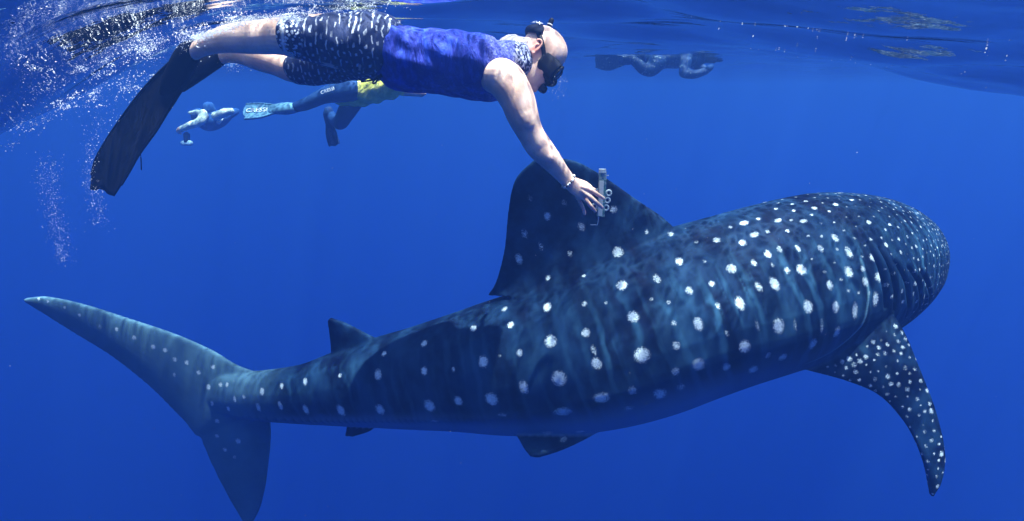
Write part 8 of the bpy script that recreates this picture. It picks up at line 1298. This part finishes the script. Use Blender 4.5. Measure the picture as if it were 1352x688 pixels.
# ------------------------------------------------------------------ snorkelers further off
def limb(g, pts, r, up=(0, 0, 1), m=16):
    loft(g, P3(pts), r, r, up=up, m=m)

def far_fin(name, label, P, width, side, mat, text=None, tmat=None, group=None, xd=None):
    """short fin: P = foot, heel of blade, tip"""
    root = thing(name, P[0], label, 'swim fin', group)
    P = arr(P); d = unit(P[-1] - P[1]); w = unit(np.cross(d, side)); n = unit(side)
    C = catmull(P[1:], 14); u = np.linspace(0, 1, 14)
    hw = width * (.42 + .58 * np.minimum(1, u * 1.8)) * .5
    hw[-1] *= .86
    g = Geo()
    th = np.array([-1, -.5, 0, .5, 1])
    bow = np.abs(th)
    rows = []
    for i in range(14):
        up_ = [C[i] + w * hw[i] * t + n * .006 + d * (-.03 * t * t if i == 13 else 0) for t in th]; dn = [C[i] + w * hw[i] * t - n * .006 + d * (-.03 * t * t if i == 13 else 0) for t in th[::-1]]
        rows.append(up_ + dn)
    V = np.array(rows); f = grid_faces(14, 10); f += [tuple(range(10))[::-1], tuple(130 + j for j in range(10))]
    g.add(V, f); b = make_mesh('blade', g.verts(), g.f, mat, smooth=False); fix_normals(b); adopt(b, root)
    for s in (-1, 1):
        g = Geo(); loft(g, [C[i] + w * hw[i] * s for i in range(0, 13, 3)], .009, .012, up=tuple(n), steps=2, m=8)
        q = make_mesh('edge_rail', g.verts(), g.f, mat); fix_normals(q); adopt(q, root)
    g = Geo(); loft(g, [P[0], P[0] * .5 + P[1] * .5, P[1] + d * .06], [.05, .058, .05], [.045, .045, .02], up=tuple(n), steps=5, m=14)
    q = make_mesh('foot_pocket', g.verts(), g.f, mat); fix_normals(q); adopt(q, root)
    if text:
        c = C[8] + n * .010
        x = d if xd is None else np.asarray(xd, float)
        lettering(text, root, c, x, np.cross(n, x), width * .36, tmat, 'lettering', .002, sx=1.15)
    return root

def others():
    neo = plain('hazed_neoprene_suit', (.014, .045, .14), .6, .05, .3, 40, .4)  # black suit lifted to blue, water haze put into its colour
    skin = skin_material('far_skin')
    rub = plain('dark_fin', (.010, .030, .10), .5)
    white = plain('white_logo', (.85, .88, .88), .5, .3, .05)
    # ---- A: yellow shirt, behind the bald man
    Y = 6.2
    root = thing('person', at(480, 118, Y), 'snorkeler in yellow shirt and black leggings swimming behind the bald man', 'person', 'snorkelers in the distance')
    g = Geo()
    limb(g, [(463, 119, Y - .12), (440, 123, Y - .14), (425, 128, Y - .14), (405, 137, Y - .12), (390, 142, Y - .1), (384, 144, Y - .1)], [.105, .085, .066, .056, .045, .04])
    limb(g, [(470, 124, Y + .12), (462, 140, Y + .10), (455, 152, Y + .10), (449, 162, Y + .12), (441, 158, Y + .34), (436, 150, Y + .48)], [.105, .09, .078, .066, .055, .04])
    loft(g, P3([(462, 120, Y), (475, 119, Y)]), [.17, .165], [.11, .115], m=20)
    q = remeshed('leggings', g, neo, .016, 2); adopt(q, root)
    lettering('CRESSI', q, at(432.5, 119.5, Y - .262), EX * .94 + EY * .34, EY * .94 - EX * .34, .038, white, sx=1.1)
    m = Mat('yellow_shirt')
    wr = m.noise(9, 4, m.mapped((1, 1, .5)), .6, 2)
    ysh = m.bsdf(m.mix(m.smooth(wr, .35, .65), (.62, .58, .06), (.95, .88, .22)), .7, .3, m.bump(wr, .9, .05))
    g = Geo()
    loft(g, P3([(457, 121, Y), (467, 120, Y), (485, 119, Y), (505, 115, Y), (520, 112, Y), (529, 110, Y)]), [.175, .19, .175, .185, .20, .15], [.125, .145, .13, .12, .115, .09], m=28)
    limb(g, [(523, 110, Y - .17), (528, 113, Y - .22), (531, 117, Y - .24)], [.075, .066, .06]); limb(g, [(523, 108, Y + .17), (530, 112, Y + .2)], [.07, .06])
    q = remeshed('shirt', g, ysh, .012, 2)
    v = co(q); n = nrm(q); set_co(q, v + n * (.008 * np.sin(30 * v[:, 0] + 22 * v[:, 2] + 5 * np.sin(14 * v[:, 2])))[:, None]); adopt(q, root)
    H = Head(at(541, 101, Y), EX * .55 - EY * .8, EX * .83 + EY * .5)
    g = Geo(); head_geo(g, H)
    limb(g, [(528, 107, Y), (535, 104, Y), (540, 102, Y)], [.06, .055, .055])
    limb(g, [(528, 113, Y - .22), (534, 120, Y - .25), (542, 122, Y - .27), (550, 123, Y - .28), (556, 123, Y - .28)], [.045, .04, .034, .03, .035]); limb(g, [(529, 112, Y + .2), (540, 120, Y + .22), (552, 121, Y + .2)], [.045, .04, .03])
    for k in range(4): finger(g, P3([(555, 121.5 + k, Y - .28), (558, 121.5 + k, Y - .28), (560, 122 + k, Y - .28), (562, 122.5 + k, Y - .28)]), .011, (0, 0, 1))
    for s in ('red', 'stubble'): pass
    q = remeshed('body', g, skin, .011, 2); adopt(q, root)
    pale = plain('pale_fin', (.10, .24, .36), .4, .2, .9, 14)
    far_fin('swim_fin', 'pale swim fin with brand lettering on the outstretched leg of the yellow-shirted snorkeler', P3([(387, 143, Y - .1), (368, 143.5, Y - .1), (345, 146, Y - .1), (321, 147.5, Y - .1)]), .155, unit(EZ * .9 + EY * .4), pale, 'CRESSI', white, xd=EX * .998 + EY * .05)
    far_fin('swim_fin', 'dark swim fin pointing down from the bent leg of the yellow-shirted snorkeler', P3([(434, 147, Y + .45), (434, 158, Y + .44), (437, 176, Y + .42), (442, 193, Y + .40)]), .125, unit(EZ * .8 - EX * .5), rub, 'CRESSI', plain('grey_logo', (.10, .14, .20), .5), xd=np.array(tuple(at(442, 193, Y) - at(436, 165, Y))))
    # ---- B: dark snorkeler at the surface on the right
    Y = 8.2
    root = thing('person', at(880, 80, Y), 'snorkeler in shiny dark wetsuit floating at the surface right of the bald head', 'person', 'snorkelers in the distance')
    m = Mat('glint_painted_wetsuit'); nz = m.noise(30, 4, None, .7)
    wet = m.bsdf(m.mix(m.smooth(nz, .60, .68), (.014, .045, .14), (.42, .60, .66)), .32, .2, m.bump(nz, .6, .03))  # pale flecks are painted glints; the blue base carries painted haze
    g = Geo()
    loft(g, P3([(868, 79, Y), (880, 77, Y), (895, 76, Y), (905, 76, Y)]), [.16, .155, .18, .17], [.12, .115, .125, .11], m=22)
    limb(g, [(868, 77, Y + .1), (852, 74, Y + .1), (842, 75, Y + .1), (830, 77, Y + .1), (820, 78, Y + .1)], [.105, .085, .062, .055, .045])
    limb(g, [(868, 82, Y - .1), (860, 91, Y - .12), (850, 91, Y - .14), (842, 84, Y - .14), (834, 78, Y - .12)], [.105, .088, .07, .06, .05])
    limb(g, [(905, 82, Y - .16), (903, 93, Y - .2), (904, 97, Y - .22), (918, 98, Y - .24), (932, 94, Y - .24)], [.07, .06, .055, .05, .04]); limb(g, [(906, 78, Y + .14), (918, 86, Y + .15), (932, 92, Y + .12)], [.065, .055, .04])
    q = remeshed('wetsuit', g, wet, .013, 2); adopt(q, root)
    H = Head(at(923, 70, Y), EX * .8 - EY * .6, EX * .55 + EY * .83)
    g = Geo(); H.k = 1.07; head_geo(g, H); limb(g, [(903, 77, Y), (913, 74, Y), (921, 71, Y)], [.075, .066, .062])
    q = remeshed('hood', g, neo, .012, 3); adopt(q, root); H.k = 1.0
    g = Geo(); head_geo(g, H); limb(g, [(905, 76, Y), (914, 74, Y), (922, 71, Y)], [.06, .055, .055])
    for yy in (Y - .24, Y + .12):
        limb(g, [(930, 94, yy), (935, 91, yy), (938, 89, yy)], [.03, .04, .035])
        for k in range(4): finger(g, P3([(937, 87 + k, yy), (939, 86 + k, yy), (941, 85.5 + k, yy), (942, 86 + k, yy)]), .012, (0, 0, 1))
    q = remeshed('body', g, neo, .012, 2); adopt(q, root)
    cb = thing('camera', at(938, 80, Y - .06), 'small dark underwater camera held by the snorkeler in the dark wetsuit', 'camera')
    dk = plain('camera_case', (.01, .012, .016), .5)
    c = np.array(at(938, 77, Y - .06))
    g = Geo(); loft(g, [c - EX * .06, c + EX * .06], [.05, .05], [.05, .05], up=tuple(EY), steps=2, m=16, power=.4, caps=False); q = make_mesh('case', g.verts(), g.f, dk); fix_normals(q); adopt(q, cb)
    g = Geo(); loft(g, [c + EX * .05, c + EX * .11], [.04, .045], [.04, .045], up=tuple(EY), steps=3, m=16); q = make_mesh('lens', g.verts(), g.f, Mat('port_glass').bsdf((.02, .03, .04), .08, .6)); fix_normals(q); adopt(q, cb)
    far_fin('swim_fin', 'broad dark swim fin of the wetsuited snorkeler with glints painted into its colour', P3([(836, 78, Y - .12), (826, 80, Y - .12), (806, 82, Y - .13), (786, 76, Y - .14)]), .20, unit(EZ * .8 - EY * .55), wet)
    far_fin('swim_fin', 'narrow dark swim fin tip, leftmost piece of the wetsuited snorkeler', P3([(820, 78, Y + .1), (808, 76, Y + .1), (790, 72, Y + .12), (768, 71, Y + .14)]), .12, unit(EZ * .5 + EY * .8), rub)
    # ---- C: pale-sleeved snorkeler on the left, just under the surface
    Y = 9.6
    neo = plain('hazed_suit', (.030, .090, .26), .7, .05)  # lighter and bluer suit colour, extra water haze painted in
    root = thing('person', at(265, 160, Y), 'distant snorkeler in cream sleeves left of the yellow-shirted one', 'person', 'snorkelers in the distance')
    m = Mat('cream_shirt'); nz = m.noise(9, 3, None, .5)
    crm = m.bsdf(m.mix(m.smooth(nz, .38, .6), (.50, .58, .52), (.90, .90, .72)), .7, .3, m.bump(nz, .5, .03))
    g = Geo()
    limb(g, [(268, 150, Y - .15), (267, 157, Y - .2), (261, 162, Y - .25), (250, 166, Y - .28), (240, 170, Y - .3)], [.06, .062, .056, .05, .04])
    limb(g, [(267, 150, Y - .15), (258, 148, Y - .1), (250, 149, Y - .1)], [.045, .03, .02])
    q = remeshed('sleeve', g, crm, .012, 2); v = co(q); set_co(q, v + nrm(q) * (.002 * np.sin(38 * v[:, 0] + 30 * v[:, 2]))[:, None]); adopt(q, root)
    g = Geo()
    limb(g, [(285, 153, Y - .1), (294, 150, Y - .12), (305, 147, Y - .14)], [.06, .056, .045]); limb(g, [(286, 150, Y), (295, 146, Y), (305, 144, Y)], [.03, .03, .02])
    q = remeshed('sleeve', g, crm, .012, 2); v = co(q); set_co(q, v + nrm(q) * (.002 * np.sin(38 * v[:, 0] + 30 * v[:, 2]))[:, None]); adopt(q, root)
    g = Geo()
    loft(g, P3([(265, 154, Y + .05), (275, 158, Y + .12), (288, 157, Y + .2), (302, 150, Y + .3)]), [.15, .17, .15, .10], [.11, .16, .13, .08], m=20)
    limb(g, [(296, 152, Y + .3), (306, 149, Y + .7), (312, 147, Y + 1.1)], [.09, .07, .05])
    q = remeshed('wetsuit', g, neo, .013, 2); adopt(q, root)
    g = Geo()
    P = [at(286, 160, Y - .05), at(288.5, 162.5, Y - .06), at(292, 159.5, Y - .05), at(295, 156.5, Y - .02)]
    loft(g, P, [.008, .02, .014, .003], [.006, .006, .006, .004], up=tuple(EZ), steps=5, m=8); q = make_mesh('tick_mark', g.verts(), g.f, white); fix_normals(q); adopt(q, root)
    H2 = Head(at(276, 147, Y + .1), EZ * .9 - EY * .3, EY * .9 + EZ * .3, .95)
    g = Geo(); H2.k = 1.02; head_geo(g, H2); q = remeshed('hood', g, neo, .012, 3); adopt(q, root); H2.k = .95
    g = Geo(); head_geo(g, H2); limb(g, [(274, 155, Y + .1), (276, 149, Y + .1)], [.06, .055]); limb(g, [(274, 155, Y + .1), (268, 153, Y - .12), (266, 157, Y - .2), (260, 162, Y - .25), (250, 166, Y - .28), (241, 169.5, Y - .3)], [.05, .05, .05, .045, .04, .03])
    limb(g, [(242, 169, Y - .3), (238, 171, Y - .3), (236, 173, Y - .3)], [.035, .04, .035])
    for k in range(4): finger(g, P3([(237 + k, 173, Y - .3), (236 + k, 175, Y - .31), (236 + k, 176, Y - .31), (236.5 + k, 177, Y - .31)]), .011, tuple(EZ))
    q = remeshed('body', g, skin, .012, 2); adopt(q, root)
    cb = thing('camera_float', at(246, 188, Y - .3), 'small pale block hanging below the cream-sleeved snorkeler', 'camera float')
    c = np.array(at(246.5, 189, Y - .3)); pb = plain('pale_block', (.42, .60, .70), .5)
    g = Geo(); loft(g, [c - EX * .05, c + EX * .05], [.03, .03], [.035, .035], up=tuple(EY), steps=2, m=16, power=.6); q = make_mesh('float', g.verts(), g.f, pb); fix_normals(q); adopt(q, cb)
    g = Geo(); loft(g, [c + EY * .03, c + EY * .11], [.04, .045], [.03, .035], up=tuple(EX), steps=2, m=14, power=.5); q = make_mesh('grip', g.verts(), g.f, dk); fix_normals(q); adopt(q, cb)
others()

# ------------------------------------------------------------------ air bubbles, foam and drifting specks
def bubble_cloud(name, label, cat, P, r, mat):
    t = (1 + 5 ** .5) / 2
    iv = unit(np.array([(-1, t, 0), (1, t, 0), (-1, -t, 0), (1, -t, 0), (0, -1, t), (0, 1, t), (0, -1, -t), (0, 1, -t), (t, 0, -1), (t, 0, 1), (-t, 0, -1), (-t, 0, 1)], float))
    fi = np.array([(0, 11, 5), (0, 5, 1), (0, 1, 7), (0, 7, 10), (0, 10, 11), (1, 5, 9), (5, 11, 4), (11, 10, 2), (10, 7, 6), (7, 1, 8), (3, 9, 4), (3, 4, 2), (3, 2, 6), (3, 6, 8), (3, 8, 9), (4, 9, 5), (2, 4, 11), (6, 2, 10), (8, 6, 7), (9, 8, 1)])
    n = len(P)
    sq = RNG.uniform(.7, 1.3, (n, 1, 3))
    V = (P[:, None] + iv[None] * r[:, None, None] * sq).reshape(-1, 3)
    Fc = (fi[None] + 12 * np.arange(n)[:, None, None]).reshape(-1, 3)
    me = bpy.data.meshes.new(name)
    me.vertices.add(len(V)); me.vertices.foreach_set('co', V.ravel())
    me.loops.add(Fc.size); me.loops.foreach_set('vertex_index', Fc.ravel().astype(np.int32))
    me.polygons.add(len(Fc)); me.polygons.foreach_set('loop_start', np.arange(0, Fc.size, 3, dtype=np.int32)); me.polygons.foreach_set('use_smooth', [True] * len(Fc))
    me.update(calc_edges=True); me.validate()
    me.materials.append(mat)
    o = link(bpy.data.objects.new(name, me)); tag(o, label, cat, kind='stuff'); return o

def streak(n, path, spread, Y, rad, clump=0.0):
    """n bubbles round a pixel path; spread in px, Y range"""
    C = catmull(np.array(path, float), 200)
    i = RNG.integers(0, 200, n)
    if clump:
        w = np.abs(np.sin(np.arange(200) * .21) + .8 * np.sin(np.arange(200) * .083 + 1)) ** 2 + .1; i = RNG.choice(200, n, p=w / w.sum())
    s = C[i, 2] * spread
    if clump:                                                          # clots and wisps rather than even scatter
        kc = max(6, n // 45); c = i[RNG.integers(0, n, kc)]
        cx = C[c, 0] + RNG.normal(0, 1, kc) * C[c, 2] * .9; cy = C[c, 1] + RNG.normal(0, 1, kc) * C[c, 2] * .6
        w = RNG.integers(0, kc, n); loose = RNG.random(n) < .35
        e = np.abs(RNG.normal(0, 1, n)) ** 1.6 * C[c[w], 2] * .32; t_ = RNG.uniform(0, 6.283, n)
        px = np.where(loose, C[i, 0] + RNG.normal(0, 1, n) * s * .9, cx[w] + 1.7 * e * np.cos(t_)); py = np.where(loose, C[i, 1] + RNG.normal(0, 1, n) * s * .6, cy[w] + .7 * e * np.sin(t_) - .35 * 1.7 * e * np.cos(t_))
    else:
        px = C[i, 0] + RNG.normal(0, 1, n) * s * .9; py = C[i, 1] + RNG.normal(0, 1, n) * s * .6
    y = RNG.uniform(Y[0], Y[1], n)
    P = np.array([tuple(at(a, b, c)) for a, b, c in zip(px, py, y)])
    r = rad[0] + (rad[1] - rad[0]) * RNG.random(n) ** 4
    return P, r

def bubbles():
    m = Mat('air_bubble')
    mat = m.bsdf((.74, .80, .86), .2, .2)
    S = [streak(5600, [(400, 22, 4), (330, 26, 8), (290, 38, 12), (240, 52, 12), (190, 66, 14), (140, 80, 15)], 1.0, (2.62, 2.95), (0.00048, 0.00281), 1),
         streak(5720, [(400, 26, 3), (370, 24, 4), (335, 26, 5), (305, 36, 4), (275, 45, 4), (255, 52, 4)], 1.0, (2.50, 2.66), (0.00040, 0.00200)),
         streak(1980, [(400, 10, 2), (330, 22, 2), (240, 45, 3), (120, 85, 4), (40, 120, 6)], 1.0, (2.45, 2.7), (0.00036, 0.00156), 1),
         streak(1100, [(260, 75, 8), (220, 98, 10), (180, 115, 10), (130, 100, 12), (90, 110, 10)], 1.0, (2.88, 3.2), (0.00048, 0.00281), 1),
         streak(1100, [(180, 95, 10), (110, 130, 12), (60, 150, 12), (10, 190, 12)], 1.0, (2.5, 3.0), (0.00048, 0.00281), 1),
         streak(660, [(150, 120, 14), (125, 180, 10), (118, 230, 6), (125, 260, 7), (135, 300, 9)], 1.0, (2.75, 2.95), (0.00050, 0.00210)),
         streak(924, [(60, 210, 14), (65, 250, 10), (75, 300, 9), (85, 345, 7)], 1.0, (2.75, 2.95), (0.00045, 0.00170)),
         streak(572, [(230, 95, 12), (200, 130, 12), (165, 170, 10)], 1.2, (2.9, 3.1), (0.00048, 0.00203)),
         streak(1980, [(370, 25, 6), (400, 20, 7), (440, 12, 8), (480, 8, 8), (540, 4, 6)], 1.0, (2.6, 2.9), (0.00048, 0.00265), 1),
         streak(264, [(725, 120, 8), (735, 105, 6), (738, 130, 8)], 1.0, (2.7, 2.85), (0.00036, 0.00140)),
         streak(132, [(300, 88, 8), (320, 85, 8)], 1.0, (3.0, 3.4), (0.00060, 0.00234))]
    bubble_cloud('bubbles', 'cloud of small air bubbles trailing from the kicking legs and fins', 'bubbles', np.vstack([a for a, b in S]), np.concatenate([b for a, b in S]), mat)
    # flecks of foam riding the surface on the right, and specks drifting in the water
    n = 48
    px = np.concatenate([RNG.normal(1080, 45, 34), RNG.uniform(900, 1340, 14)]); py = np.concatenate([RNG.normal(34, 6, 34), RNG.uniform(5, 80, 14)])
    y = RNG.uniform(2.8, 4.2, n)
    P = np.array([tuple(at(a, b, c)) for a, b, c in zip(px, py, y)]); P[:, 2] = wave(P[:, 0], P[:, 1]) - .002
    k = 120
    Q = np.array([tuple(at(a, b, c)) for a, b, c in zip(RNG.uniform(0, 1352, k), RNG.uniform(120, 688, k), RNG.uniform(1.2, 4.5, k))])
    r = np.concatenate([.0012 + .0024 * RNG.random(n) ** 3, .0004 + .0007 * RNG.random(k) ** 3])
    bubble_cloud('floating_specks', 'tiny pale specks drifting in the water and under the surface', 'specks', np.vstack([P, Q]), r, plain('speck', (.70, .74, .74), .5))
bubbles()
